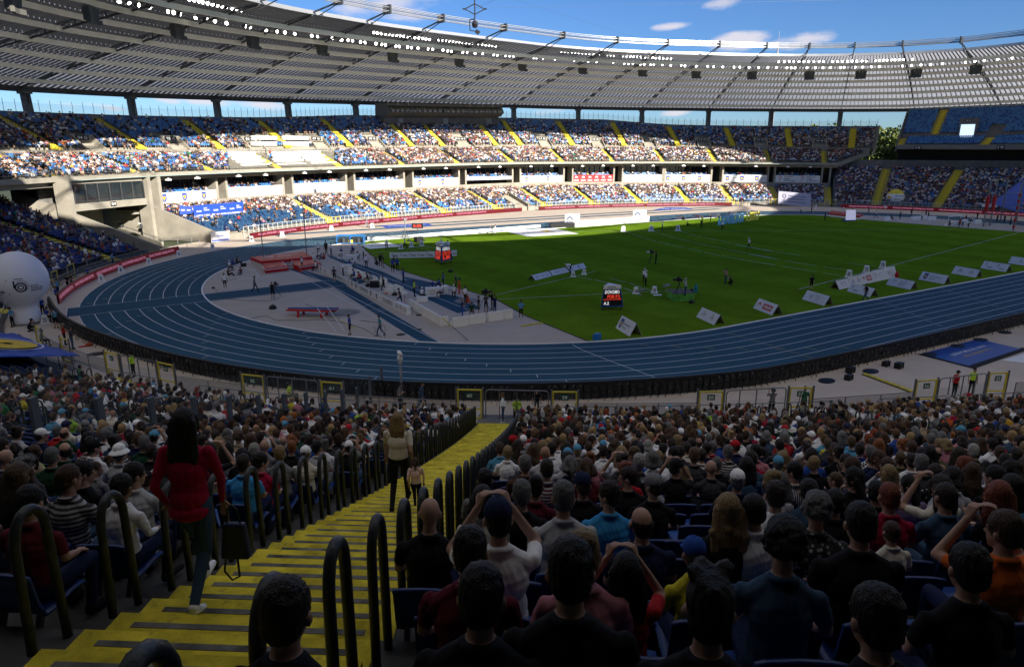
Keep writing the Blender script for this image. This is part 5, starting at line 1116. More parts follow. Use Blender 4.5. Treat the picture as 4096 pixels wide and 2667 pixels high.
def person(pz, loc, rz, top='white', topname=None, pat=None, hair='short', hc='darkbrown', hatc=None, legs='navy', short_sleeve=True, shorts=False, shoes='black', skin=0, yaw=0., w=1., sc=1., label=None, group=None, parent=None, extra=None, **k):
 me, (c, hy, nod, kk) = get_pose(pz, yaw, w, **k)
 o = bpy.data.objects.new('person', me); COL.objects.link(o); o.location = loc; o.rotation_euler = (0,0, rz); o.scale = (sc,)*3
 tm_ = cloth_m(top, pat); lg = cloth_m(legs); ms = [skin_m[skin], tm_, skin_m[skin] if short_sleeve else tm_, lg, skin_m[skin] if shorts else lg, cloth_m(shoes), eye_m]
 for sl_, m in zip(o.material_slots, ms): sl_.link = 'OBJECT'; sl_.material = m
 tag(o, label, 'person', group)
 if hair and hair != 'bald':
  kind = hair; hm = hair_mesh('crop' if hair in ('cap', 'bucket') else hair)
  h = bpy.data.objects.new('hair', hm); COL.objects.link(h); h.parent = o; h.location = (-c[0], -c[1], c[2]); h.rotation_euler = (0,-nod, hy); h.material_slots[0].link = 'OBJECT'; h.material_slots[0].material = hair_m[hc]
  if hair in ('cap', 'bucket'):
   q = bpy.data.objects.new('hat', hair_mesh(hair)); COL.objects.link(q); q.parent = o; q.location = h.location; q.rotation_euler = h.rotation_euler; q.material_slots[0].link = 'OBJECT'; q.material_slots[0].material = cloth_m(hatc or 'white')
 return o
# ================================================================== NEAR STAND: STEPS, HANDRAILS, SEATS, SPECTATORS
def dg_of(X):
 cv = base(_PH, 0.); D = np.hypot(cv[:, 0]-X[0], cv[:, 1]-X[1]); i = D.argmin(); return float(_PH[i]), float(D[i])
gate_px = {'64': ((418,1404),(470,1418)), '63': ((630,1446),(691,1459)), '62': ((968,1494),(1050,1503)), '61': ((1285,1524),(1366,1530)), '60': ((1831,1555),(1924,1557)), '59': ((2213,1564),(2306,1565)), '58': ((2800,1563.5),(2891,1563.5)), '57': ((3163,1549),(3248,1549)), '56': ((3670,1522),(3748,1516)), '55': ((3961,1491),(4030,1488))}
GH = 1.78
mids = [('64', '63'),('62', '61'),('58', '57'),('56', '55')]
aN = [STAIR]
for a, b in mids:
 A = (G(*gate_px[a][1], GH)+G(*gate_px[b][0], GH))/2; aN.append(dg_of(A)[0])
aN += [-101.,-92.,-83.,-179.,-188.,-197.]
AW = {STAIR: SW}
rowD = [D0+ROW*i for i in range(NR)]; rowZ = [float(zNear(d)) for d in rowD]
for g in aN:
 if g == STAIR: continue
 aisle(stand_s, g, [(d, z+.004) for d, z in zip(rowD[:40], rowZ)], 1.9)
# main stair: every step its own tread with a worn grey grip strip
Nn = bnorm(STAIR)[0]; P0 = base(STAIR, 0)[0]; Tn = np.array([-Nn[1], Nn[0]]); rzS = math.atan2(Nn[1], Nn[0])
ym = mat('stair_yellow', (.66,.54,.05),.9, spec=.03, noise=.5, nscale=2.2, bump=.3, bscale=70)
t = ym.node_tree; b = t.nodes['Principled BSDF']; old = b.inputs['Base Color'].links[0].from_socket; co = N(t, 'ShaderNodeTexCoord'); w_ = N(t, 'ShaderNodeTexNoise'); w_.inputs['Scale'].default_value = 7; w_.inputs['Detail'].default_value = 9; w_.inputs['Roughness'].default_value = .7; t.links.new(co.outputs['Object'], w_.inputs[0])
r_ = N(t, 'ShaderNodeMapRange'); r_.inputs[1].default_value = .56; r_.inputs[2].default_value = .72; r_.inputs[4].default_value = .75; t.links.new(w_.outputs[0], r_.inputs[0]); mx = N(t, 'ShaderNodeMix', data_type='RGBA'); mx.inputs[7].default_value = (.13,.115,.07,1); t.links.new(r_.outputs[0], mx.inputs[0]); t.links.new(old, mx.inputs[6]); t.links.new(mx.outputs[2], b.inputs['Base Color'])
ms_ = MB(); gs = MB()
for i in range(46):
 for h in (0,1):
  d = D0+ROW*(i+h/2); z = float(zNear(d)) if h == 0 else (float(zNear(D0+ROW*i))+float(zNear(D0+ROW*(i+1))))/2
  c = P0+Nn*(d+.2045); ms_.box((c[0], c[1], z-.2),(.413, SW, .424+.004*h), rzS)
  c = P0+Nn*(d+.14); gs.box((c[0], c[1], z+.0135+.002*h),(.062, SW*.84,.006), rzS)
o = ms_.build('aisle_steps', ym, stand_s)
gm2 = mat('grip_strip', (.15,.145,.13),.9, noise=.75, nscale=3.5, bump=.2, bscale=30); o = gs.build('grip_strips', gm2, stand_s); o['kind'] = 'stuff'
# landing at the foot of the stair
ld = MB(); c = P0+Nn*2.6; ld.box((c[0], c[1], .03),(1.5,2.6,.06), rzS); ld.build('landing', mat('landing_concrete', (.16,.16,.155),.85, noise=.15, nscale=3), stand_s)
# hoops
hb = MB(); R1 = .055; W1 = .40
pts = [(-.0,0,-.1),(-.03,0,.55),(-.03,0,.90)]
pts = [(0,0,-.15),(0,0,.82)]+[(.14-.14*math.cos(a),0,.82+.19*math.sin(a)) for a in (.4,.8,1.2,1.57,1.95,2.35,2.75)]+[(.29,0,.80),(.33,0,-.0)]
hb.tube(pts, .034,10)
hm_ = mat('rail_steel', (.05,.056,.062),.42,.35, noise=.35, nscale=18, bump=.2, bscale=60)
hoop0 = None; nh = 0
def hoop(g, d, side, w, lab):
 global hoop0, nh
 z = float(zNear(d)); A = base(g, 0)[0]; n_ = bnorm(g)[0]; t_ = np.array([-n_[1], n_[0]]); p = A+n_*(d+.06)+t_*side*(w/2+.09)
 pr = PR((p[0], p[1], z+.9))[0]
 if pr[2] < 1.2 or not (-120 < pr[0] < W+120) or pr[1] > H+500: return
 h = hb.build('handrail_hoop', hm_, smooth=True) if hoop0 is None else hoop0.copy()
 if hoop0 is None: hoop0 = h
 else: COL.objects.link(h)
 h.location = (p[0], p[1], z+.12); h.rotation_euler = (0,0, math.atan2(n_[1], n_[0])); tag(h, lab, 'handrail', 'handrail hoops beside the gangways'); nh += 1
for i in range(1,44):
 for s in (-1,1): hoop(STAIR, rowD[i], s, SW, 'grey steel hoop handrail %s of the main yellow stairs, %s up from the landing' % ('right' if s > 0 else 'left', ordn(i)))
for k, g in enumerate(aN[1:8]):
 for i in range(1,34,1):
  for s in (-1,1):
   if nh < 298: hoop(g, rowD[i], s, 1.9, 'grey hoop handrail %s of the %s side gangway, %s up from its gate' % ('right' if s > 0 else 'left', ordn(k+1), ordn(i)))
# ---- seats
seatb = MB(); n = 8
def shell(mb, prof, w, th=.03):
 """curved plastic shell from a side profile"""
 V = []; m = len(prof)
 for y, k in ((-w/2,.0),(-w*.36,-.02),(0,-.03),(w*.36,-.02),(w/2,.0)):
  for x, z in prof: V.append((x+k, y, z))
 for y, k in ((-w/2,.0),(-w*.36,-.02),(0,-.03),(w*.36,-.02),(w/2,.0)):
  for x, z in prof: V.append((x+k+th*.8, y, z-th*.6))
 F = []; q = 5*m
 for a in range(4):
  for b in range(m-1): F += [(a*m+b, a*m+b+1,(a+1)*m+b+1,(a+1)*m+b),(q+a*m+b, q+(a+1)*m+b, q+(a+1)*m+b+1, q+a*m+b+1)]
 for b in range(m-1): F += [(b, q+b, q+b+1, b+1),(4*m+b, 4*m+b+1, q+4*m+b+1, q+4*m+b)]
 for a in range(4): F += [(a*m, (a+1)*m, q+(a+1)*m, q+a*m),(a*m+m-1, q+a*m+m-1, q+(a+1)*m+m-1,(a+1)*m+m-1)]
 mb.add(V, F)
sp = MB(); shell(sp, [(-.24,.40),(-.22,.43),(-.1,.435),(.08,.42),(.19,.43)], .44)
sbk = MB(); shell(sbk, [(.20,.44),(.235,.55),(.26,.70),(.275,.80),(.30,.815)], .44)
sm_ = mat('seat_blue', (.009,.036,.17),.38, spec=.5); sfm = darksteel
seat_e = empty('stadium_seat'); a_ = sp.build('pan', sm_, seat_e, True); b_ = sbk.build('backrest', sm_, seat_e, True); f_ = MB(); f_.beam((.18,-.15,.4),(.3,-.15,.12),.04); f_.beam((.18,.15,.4),(.3,.15,.12),.04); f_.build('bracket', sfm, seat_e)
near = []
for i in range(1,44):
 d = rowD[i]+.46; z = rowZ[i]; degs = np.linspace(-201,-63,1400); P = base(degs, d); L = np.concatenate([[0], np.cumsum(np.linalg.norm(np.diff(P, axis=0), axis=1))])
 s = np.arange(.25, L[-1], .5); dg_ = np.interp(s, L, degs); Q = base(dg_, d); n_ = bnorm(dg_)
 pr = PR(np.c_[Q, np.full(len(Q), z+1.1)]); ok = (pr[:, 2] > 1.1) & (pr[:, 0] > -260) & (pr[:, 0] < W+260) & (pr[:, 1] < H+700)
 for g in aN:
  A = base(g, d)[0]; ok &= np.hypot(Q[:, 0]-A[0], Q[:, 1]-A[1]) > (AW.get(g, 1.9)/2+.34)
 # gap for the glazed partition and the walk behind the camera
 for j in np.where(ok)[0]: near.append([Q[j, 0], Q[j, 1], z, math.atan2(n_[j, 1], n_[j, 0]), i, dg_[j], pr[j, 0], pr[j, 1], pr[j, 2]])
NEAR = np.array(near); print('near seats', len(NEAR))
sd = np.array([0]*0)
order = np.argsort(NEAR[:, 8])
# seats under the large blue flag stay empty
fl_ = (NEAR[:, 6] < 330) & (NEAR[:, 7] < 1470)&(NEAR[:, 7] > 1250)
# ---- people from the photograph: head pixel and look
HERO = [
 (1190,2555, 'sit', 'black', 'short', 'darkbrown', {}),(1945,2470, 'sit', 'black', 'short', 'black', dict(w=1.1)),(2860,2560, 'sit', 'black', 'tuft', 'black', dict(w=1.1)),(3560,2560, 'sit', 'black', 'short', 'black', dict(w=1.15)),(3960,2330, 'sit', 'black', 'short', 'black', {}),(150,2200, 'sit', 'maroon', 'short', 'black', dict(w=1.1)),
 (1723,2100, 'sit', 'black', 'bald', 'brown', dict(w=1.12)),(1803,2082, 'sit', 'darkgrey', 'fringe', 'darkbrown', dict(w=1.05)),(1862,2076, 'sit', 'black', 'curly', 'red', dict(pat='stripe')),(1956,2023, 'sit', 'cream', 'bob', 'black', dict(short_sleeve=False)),
 (1950,1938, 'sit', 'grey', 'short', 'black', dict(short_sleeve=False, w=1.1)),(1985,1925, 'sit', 'denim', 'long', 'black', {}),(2109,1884, 'sit', 'brown', 'short', 'grey', dict(w=1.1, short_sleeve=False)),(2027,2115, 'sit_phone', 'white', 'cap', 'black', dict(hatc='navy', w=1.1, legs='khaki', sc=1.06)),
 (2085,2018, 'sit', 'black', 'short', 'grey', {}),(2285,2043, 'sit', 'lightgrey', 'short', 'grey', dict(w=1.12, sc=1.03)),(2456,2006, 'sit', 'skyblue', 'short', 'darkbrown', dict(yaw=.9, w=1.1)),(2526,1941, 'sit', 'black', 'crop', 'darkbrown', dict(yaw=1.2)),(2615,1982, 'sit', 'black', 'cap', 'brown', dict(hatc='grey', yaw=.7)),
 (2553,2123, 'sit', 'navy', 'fringe', 'black', dict(w=1.15)),(2315,2300, 'sit', 'pink', 'bun', 'blonde', {}),(2273,2390, 'sit', 'black', 'short', 'black', dict(w=1.1, sc=1.05)),(1532,2352, 'sit_chin', 'navy', 'short', 'black', dict(w=1.1, short_sleeve=False, sc=1.05)),(1638,2300, 'sit', 'lilac', 'long', 'black', dict(short_sleeve=False)),
 (1862,2590, 'sit', 'black', 'short', 'darkbrown', {}),(1668,2620, 'sit', 'navy', 'tuft', 'grey', {}),(2550,2335, 'sit_phone', 'red', 'long', 'black', dict(sc=.8)),(2609,2530, 'sit', 'red', 'crop', 'blonde', dict(sc=.75)),(3261,2545, 'sit', 'black', 'fringe', 'white', dict(w=1.1)),(2784,2247, 'sit', 'yellow', 'cap', 'brown', dict(hatc='blue', sc=.85)),
 (2961,2222, 'sit', 'black', 'short', 'black', dict(pat='spots', w=1.1)),(3155,2255, 'sit', 'denim', 'curly', 'black', {}),(3261,2078, 'sit', 'darkgrey', 'curly', 'grey', dict(pat='spots', w=1.1)),(3449,2150, 'sit', 'black', 'short', 'black', dict(w=1.2, sc=1.05)),(3025,2072, 'sit', 'white', 'crop', 'black', dict(w=1.08)),(2902,2078, 'sit', 'black', 'wavy', 'blonde', {}),
 (2822,2052, 'sit', 'mustard', 'crop', 'lightbrown', {}),(2761,2125, 'sit', 'orange', 'crop', 'black', {}),(3196,1910, 'sit', 'lightgrey', 'short', 'black', dict(pat='vstripe', yaw=.8)),(3087,1966, 'sit', 'lightgrey', 'bun', 'blonde', {}),(3219,1995, 'sit', 'denim', 'short', 'black', dict(w=1.1)),(3349,1941, 'sit', 'lilac', 'crop', 'lightbrown', dict(yaw=.9, sc=.85)),
 (3437,1942, 'sit_chin', 'black', 'long', 'black', dict(yaw=.9)),(3637,1962, 'sit', 'lilac', 'long', 'black', dict(yaw=.9, sc=.9)),(3784,1972, 'sit_phone', 'cream', 'long', 'darkbrown', {}),(3867,1880, 'sit', 'denim', 'bob', 'red', dict(yaw=.9)),(3487,1826, 'sit', 'white', 'short', 'grey', dict(pat='check')),(3596,2165, 'sit', 'cream', 'crop', 'brown', dict(sc=.7)),
 (3814,2296, 'sit', 'blue', 'cap', 'black', dict(hatc='black', w=1.15)),(4060,2190, 'sit_phone', 'orange', 'short', 'brown', dict(yaw=.5)),(4085,1972, 'sit', 'lightblue', 'long', 'black', {}),(3920,2430, 'sit', 'black', 'crop', 'black', dict(w=1.3, sc=1.15)),
 (40,1847, 'sit', 'grey', 'bald', 'brown', dict(w=1.1)),(103,1821, 'sit', 'lime', 'cap', 'brown', dict(hatc='black', sc=.8, yaw=-1.)),(200,1850, 'sit', 'darkgreen', 'crop', 'grey', dict(w=1.1)),(112,1920, 'sit', 'black', 'tuft', 'grey', dict(yaw=-.8)),(300,1920, 'sit', 'black', 'short', 'black', dict(yaw=-.8)),(376,1898, 'sit', 'grey', 'crop', 'brown', dict(yaw=-.9, sc=.8)),
 (468,1832, 'sit', 'lightgrey', 'bucket', 'grey', dict(hatc='white')),(506,1932, 'sit', 'lightgrey', 'short', 'black', dict(yaw=-.8, w=1.15)),(135,2040, 'sit', 'maroon', 'short', 'black', dict(w=1.1)),(341,2105, 'sit', 'cream', 'crop', 'blonde', dict(sc=.7)),(965,1878, 'sit', 'skyblue', 'crop', 'darkbrown', {}),(1047,1861, 'sit', 'crimson', 'short', 'black', dict(yaw=-.8)),(1106,1832, 'sit', 'grey', 'short', 'blonde', {}),(1212,1827, 'sit', 'cream', 'cap', 'grey', dict(hatc='white', short_sleeve=False)),
 (350,1770, 'sit', 'crimson', 'long', 'black', {}),(412,1755, 'sit', 'white', 'short', 'grey', dict(w=1.1)),(238,1735, 'sit', 'red', 'crop', 'grey', {}),(1020,1760, 'sit', 'white', 'bob', 'blonde', {}),(870,1790, 'sit', 'denim', 'long', 'blonde', {}),(1330,1745, 'sit', 'grey', 'short', 'black', dict(pat='check')),(1690,1790, 'sit', 'grey', 'short', 'darkbrown', {}),
 (2087,1772, 'sit', 'grey', 'cap', 'grey', dict(hatc='white')),(2280,1858, 'sit', 'lightgrey', 'short', 'darkbrown', {}),(2365,1848, 'sit', 'pink', 'bun', 'ginger', {}),(2490,1830, 'sit', 'white', 'long', 'blonde', {}),(2575,1815, 'sit', 'white', 'crop', 'black', dict(w=1.1)),(2265,1830, 'sit', 'grey', 'cap', 'grey', dict(hatc='lightblue')),
 (2960,1770, 'sit', 'white', 'short', 'darkbrown', {}),(3260,1755, 'sit', 'white', 'cap', 'brown', dict(hatc='white')),(3330,1775, 'sit', 'yellow', 'long', 'black', {}),(3430,1760, 'sit', 'lightblue', 'short', 'black', dict(w=1.1)),(3680,1830, 'sit', 'white', 'short', 'darkbrown', dict(w=1.1)),(3790,1790, 'sit', 'pink', 'bob', 'blonde', {}),(3900,1690, 'sit', 'denim', 'crop', 'grey', dict(w=1.15)),(4000,1795, 'sit', 'white', 'short', 'black', {}),(3160,1690, 'sit', 'white', 'short', 'brown', {}),(2700,1650, 'sit', 'red', 'short', 'black', {}),
]
shirtw = [('white', 24),('lightgrey', 7),('grey', 8),('black', 18),('darkgrey', 8),('navy', 12),('blue', 4),('denim', 6),('red', 4),('maroon', 2),('pink', 3),('lightblue', 4),('cream', 4),('lilac', 1),('orange', 1),('yellow', 1),('mustard', 1),('teal', 1),('green', 1),('darkgreen', 2),('khaki', 2),('brown', 2),('olive', 2),('crimson', 2),('lime', 1),('beige', 2)]
hairw = [('short', 30),('crop', 20),('long', 15),('bob', 7),('pony', 6),('bun', 5),('curly', 4),('cap', 8),('bald', 3),('fringe', 3),('wavy', 4),('tuft', 3),('bucket', 1)]
hcw = [('black', 14),('darkbrown', 26),('brown', 18),('lightbrown', 8),('blonde', 10),('grey', 10),('white', 2),('red', 2),('ginger', 2)]
posew = [('sit', 50),('sit_lean', 16),('sit_side', 14),('sit_fold', 8),('sit_chin', 5),('sit_phone', 4)]
def wc(L): return rnd.choices([a for a, _ in L], [b for _, b in L])[0]
YW = [0,0,0,.45,-.45,-.9,.9,.2,-.2]
taken = np.zeros(len(NEAR), bool); people = []
headz = 1.19; used_ = set()
hp = PR(np.c_[NEAR[:, 0], NEAR[:, 1], NEAR[:, 2]+headz])
for (u, v, pz, top, hr, hc, kw) in HERO:
 sc = kw.get('sc', 1.); hz = .43*(1-sc)+1.17*sc; best = None
 for i in range(1,44): # the row whose heads project nearest, then slide along it
  gg = np.linspace(-175,-105,1401); P = base(gg, rowD[i]+.46); q = PR(np.c_[P, np.full(len(P), rowZ[i]+hz)]); e = np.hypot(q[:, 0]-u, q[:, 1]-v)+np.where(q[:, 2] < 1.2,1e6,0); k = int(e.argmin())
  if best is None or e[k] < best[0]: best = (e[k], i, gg[k], P[k])
 e, i, gk, P = best
 if e > 330: print('lost', u, v, e); continue
 cand = [(abs(PR((*base(gk, rowD[i]+.46+o_)[0], rowZ[i]+hz))[0][1]-v), o_) for o_ in (-.22,-.11,0,.11,.2)]; o_ = min(cand)[1]; dz_ = min((abs(PR((*base(gk, rowD[i]+.46+o_)[0], rowZ[i]+hz+q_))[0][1]-v), q_) for q_ in (-.22,-.16,-.11,-.06,0,.05,.1))[1]; P = base(gk, rowD[i]+.46+o_)[0]
 n_ = bnorm(gk)[0]; same = np.where((NEAR[:, 4] == i) & (np.hypot(NEAR[:, 0]-P[0], NEAR[:, 1]-P[1]) < .47))[0]
 if len(same) == 0: d_ = np.hypot(NEAR[:, 0]-P[0], NEAR[:, 1]-P[1])+np.where(NEAR[:, 4] == i, 0,1e3)+taken*10; same = np.array([int(d_.argmin())]); P = NEAR[same[0], :2]
 j = int(same[np.hypot(NEAR[same, 0]-P[0], NEAR[same, 1]-P[1]).argmin()])
 if j in used_: continue
 used_.add(j); taken[same] = True; NEAR[j, 0], NEAR[j, 1] = P[0], P[1]; people.append((j, pz, top, hr, hc, dict(kw))); NEAR[j, 2] += dz_
occn = .80+.12*np.sin(NEAR[:, 0]*.35)*np.cos(NEAR[:, 1]*.4)
rr_ = random.Random(3)
def part_gap(r): # keep the strip beside the glazed partition clear
 px_, py_ = r[0]+76.94, r[1]+41.09; L_ = math.hypot(1.30,1.54); t_ = -(px_*1.30+py_*1.54)/L_; o_ = (px_*1.54-py_*1.30)/L_
 return -7 < t_ < 21 and -1.0 < o_ < 1.5
for j in order:
 if taken[j] or fl_[j]: continue
 if part_gap(NEAR[j]): continue
 i = NEAR[j, 4]; oc = occn[j]
 if i <= 2: oc *= .7
 if NEAR[j, 5] < -170: oc *= .55
 if NEAR[j, 8] < 5.2 or (NEAR[j, 8] < 9 and rr_.random() < .35): continue
 if rr_.random() > oc: continue
 # keep the seats right next to a person of the photograph free now and then
 hr = wc(hairw); pz = wc(posew); taken[j] = True
 kw = dict(yaw=rr_.choice(YW), w=rr_.choice([.92,1.,1.,1.08]) if hr not in ('long', 'bob', 'pony', 'bun', 'wavy') else .9, sc=round(rr_.uniform(.93,1.05),3))
 if rr_.random() < .1: kw['sc'] = rr_.uniform(.72,.82)
 if hr == 'cap': kw['hatc'] = rr_.choice(['white', 'black', 'navy', 'red', 'grey', 'lightblue'])
 if hr == 'bucket': kw['hatc'] = 'white'
 kw['short_sleeve'] = rr_.random() < .68; kw['legs'] = rr_.choice(['navy', 'denim', 'black', 'khaki', 'denim', 'grey']); kw['skin'] = rr_.choice([0,0,0,1,1])
 if rr_.random() < .05: kw['pat'] = rr_.choice(['stripe', 'check', 'spots'])
 if kw['w'] > 1.05 or kw['yaw'] in (.45,-.45): pz = 'sit'
 people.append((j, pz, wc(shirtw) if NEAR[j, 8] > 11 or rr_.random() < .35 else rr_.choice(['black', 'navy', 'darkgrey', 'black', 'denim', 'maroon']), hr, wc(hcw), kw))  # tops close to the camera mostly dark, imitating the shade over the foreground
people.sort(key=lambda t: NEAR[t[0], 8])
hn = {'short': 'short %s hair', 'crop': 'cropped %s hair', 'long': 'long %s hair', 'bob': '%s bob', 'pony': '%s ponytail', 'bun': '%s bun', 'curly': 'curly %s hair', 'wavy': 'wavy %s hair', 'tuft': 'tufty %s hair', 'fringe': 'bald crown', 'bald': 'shaved head', 'cap': 'cap', 'bucket': 'bucket hat', 'verylong': 'very long %s hair'}
cn = {'darkbrown': 'dark brown', 'lightbrown': 'light brown', 'lightgrey': 'pale grey', 'darkgrey': 'dark grey', 'lightblue': 'pale blue', 'skyblue': 'bright blue', 'darkgreen': 'dark green'}
A0 = base(STAIR, 0)[0]
def seat_no(j):
 same = NEAR[NEAR[:, 4] == NEAR[j, 4]]; g = NEAR[j, 5]; side = 'right' if g > STAIR else 'left'
 n_ = int(((same[:, 5] > STAIR) & (same[:, 5] <= g)).sum()) if g > STAIR else int(((same[:, 5] < STAIR) & (same[:, 5] >= g)).sum()); return side, n_
vis_people = [p for p in people if -120 < NEAR[p[0], 6] < W+120 and NEAR[p[0], 7] < H+260]
indiv = vis_people[:258]; rest = vis_people[258:]
for (j, pz, top, hr, hc, kw) in indiv:
 x, y, z, a, i = NEAR[j, :5]; side, n_ = seat_no(j); hs = hn[hr]; hs = hs % cn.get(hc, hc) if '%s' in hs else hs
 sc = kw.get('sc', 1.); zz = z+(.43*(1-sc))
 if kw.get('pat') == 'spots' : ts_ = 'patterned '+cn.get(top, top)
 elif kw.get('pat'): ts_ = {'stripe': 'striped ', 'vstripe': 'striped ', 'check': 'checked '}[kw['pat']]+cn.get(top, top)
 else: ts_ = cn.get(top, top)
 if hr in ('cap', 'bucket'): hs = cn.get(kw.get('hatc', 'white'), kw.get('hatc', 'white'))+' '+hs
 lab = '%s top, %s, %s row from fence, %s seat %s of stairs' % (ts_, hs, ordn(int(i)), ordn(n_), side)
 if len(lab.split()) > 16: lab = lab.replace('short ', '').replace('cropped ', '').replace('long ', '')
 person(pz, (x, y, zz), a+rr_.gauss(0,.10), top=top, hair=hr, hc=hc, label=lab, group='spectators seated in the near stand', **kw)
print('near persons', len(indiv), 'rest', len(rest))
# rest of the near crowd in one mass, from thinned copies of the same figures
def lowpoly(pz, hr, yaw=0., w=1., ratio=.07):
 me, (c, hy, nod, kk) = get_pose(pz, yaw, w); o = bpy.data.objects.new('x', me); COL.objects.link(o); m = o.modifiers.new('d', 'DECIMATE'); m.ratio = ratio
 out = []
 objs = [o]
 if hr and hr != 'bald':
  h = bpy.data.objects.new('y', hair_mesh(hr)); COL.objects.link(h); m = h.modifiers.new('d', 'DECIMATE'); m.ratio = .15; objs.append(h)
 bpy.context.view_layer.update(); dg = bpy.context.evaluated_depsgraph_get(); V = []; Fs = []; C = []; b = 0
 for k, q in enumerate(objs):
  e = bpy.data.meshes.new_from_object(q.evaluated_get(dg)); e.calc_loop_triangles(); v = np.array([p.co[:] for p in e.vertices])
  if k == 1: v = v @ np.array(Matrix.Rotation(hy, 3, 'Z')).T+np.array((-c[0], -c[1], c[2]))
  for t_ in e.loop_triangles: Fs.append([b+q_ for q_ in t_.vertices]); C.append(t_.material_index if k == 0 else 7)
  V.append(v); b += len(v)
 for q in objs: bpy.data.objects.remove(q)
 return np.concatenate(V), np.array(Fs), np.array(C)
combos = {}
for r in rest:
 key = (r[1] if r[1] in ('sit', 'sit_lean', 'sit_phone', 'sit_side') else 'sit', r[3] if r[3] in ('short', 'crop', 'long', 'bob', 'pony', 'bun', 'cap', 'bald', 'curly') else 'short', 0. if abs(r[5].get('yaw', 0)) < .5 else math.copysign(.9, r[5]['yaw']))
 combos.setdefault(key, []).append(r)
VV = []; FF = []; C3 = []; b = 0
for (pz, hr, yw), L in combos.items():
 v, f, c = lowpoly(pz, hr, yw); n = len(L); idx = [r[0] for r in L]; sc = np.array([r[5].get('sc', 1.) for r in L]); cols = np.zeros((n, 8,3))
 for k, r in enumerate(L):
  sk = [(.40,.22,.145),(.33,.17,.11)][r[5].get('skin', 0) % 2]; lg = CLR[r[5].get('legs', 'navy')]
  cols[k] = [sk, CLR[r[2]], sk if r[5].get('short_sleeve', True) else CLR[r[2]], lg, lg, (.02,.02,.02),(.02,.02,.02), CLR[r[5].get('hatc', 'white')] if r[3] in ('cap', 'bucket') else HC[r[4]]]
 pos = NEAR[idx][:, :3].copy(); pos[:, 2] += .43*(1-sc); a, bb, cc = stamp(v, f, c, pos, NEAR[idx][:, 3]+rng.normal(0,.1, n), sc, cols); VV.append(a); FF.append(bb+b); C3.append(cc); b += len(a)
if VV:
 o = npmesh('crowd', np.concatenate(VV), np.concatenate(FF), cloth, np.concatenate(C3)); o.data.polygons.foreach_set('use_smooth', [True]*len(o.data.polygons)); tag(o, 'spectators in the lower rows of the near stand, towards the fence', 'crowd', None, 'stuff')
# seats: nearest 300 of those that show, the rest as one mass
shown = [j for j in order if -60 < NEAR[j, 6] < W+60 and NEAR[j, 7] < H+420]
first = True
for j in shown[:300]:
 x, y, z, a, i = NEAR[j, :5]; side, n_ = seat_no(j); c = seat_e if first else copy_tree(seat_e); first = False; c.location = (x, y, rowZ[int(i)]); c.rotation_euler = (0,0, a)
 tag(c, 'blue plastic seat in %s row from fence, %s seat %s of the stairs' % (ordn(int(i)), ordn(n_), side), 'seat', 'blue seats in the near stand')
idx = shown[300:]; V0 = []; F0 = []
mm = MB(); mm.add(sp.v, sp.f); mm.add(sbk.v, sbk.f); v = np.array(mm.v); f = np.array(mm.f); nn = len(idx)
a, bb, cc = stamp(v, f, np.zeros(len(f), int), NEAR[idx][:, :3], NEAR[idx][:, 3], np.ones(nn), np.repeat(np.array([[(.012,.045,.19)]]), nn, 0)); o = npmesh('blue_seats', a, bb, cm_, cc); tag(o, 'blue plastic seats in the lower rows of the near stand', 'seats', None, 'stuff')
# ---- glazed partition with grey posts across the left block
gp_ = empty('glass_partition', (0,0,0),0, 'row of tall grey posts with glass crossing the left block of the crowd', 'partition'); gl = MB()
PP = []
for i in range(-3,11):
 x, y = -76.94-1.30*(i),-41.09-1.54*(i); g, d = dg_of((x, y)); z = float(zNear(max(d, D0))) if d > D0 else 0.
 b_ = MB(); b_.box((x, y, z+.80),(.22,.10,1.8), math.atan2(-1.54,-1.30)); b_.build('post', mat('post_grey', (.13,.145,.16),.45,.3), gp_); PP.append((x, y, z))
for a, b in zip(PP[:-1], PP[1:]): m = MB(); m.add([(a[0], a[1], a[2]+.3),(b[0], b[1], b[2]+.3),(b[0], b[1], b[2]+2.5),(a[0], a[1], a[2]+2.5)], [(0,1,2,3)]); m.build('glass_pane', mat('pane_glass', (.3,.4,.42),.05, alpha=.07, spec=.4), gp_)
# ================================================================== BOARDS, FENCES
def px(sc, ox, oy): return lambda x, y: (ox+x/sc, oy+y/sc)
qT = px(2.975,700,950); qS = px(2.8,1300,900); q6 = px(1.7,1350,600); q7 = px(1.7,2696,600); qK = px(2.644,2200,800); qM = px(2.1636,1800,1050); qE = px(2.656,3200,700); qL = px(3.1,0,1000); q0 = px(1.7,0,600)
def g0(p, z=0.): return G(p[0], p[1], z)
def zof(X, v): # height at the ground point X that projects to image row v
 lo, hi = -5.,60.
 for _ in range(40):
  m = (lo+hi)/2
  if PR((X[0], X[1], m))[0][1] > v: lo = m
  else: hi = m
 return lo
def polyline(P, step=1.0):
 P = np.array(P, float); L = np.concatenate([[0], np.cumsum(np.linalg.norm(np.diff(P, axis=0), axis=1))]); n = max(2, int(L[-1]/step)+1); s = np.linspace(0, L[-1], n)
 return np.stack([np.interp(s, L, P[:, 0]), np.interp(s, L, P[:, 1])], -1), s, L[-1]
def smooth_poly(P, n=3):
 P = np.array(P, float)
 for _ in range(n):
  Q = [P[0]]
  for a, b in zip(P[:-1], P[1:]): Q += [a*.75+b*.25, a*.25+b*.75]
  P = np.array(Q+[P[-1]])
 return P
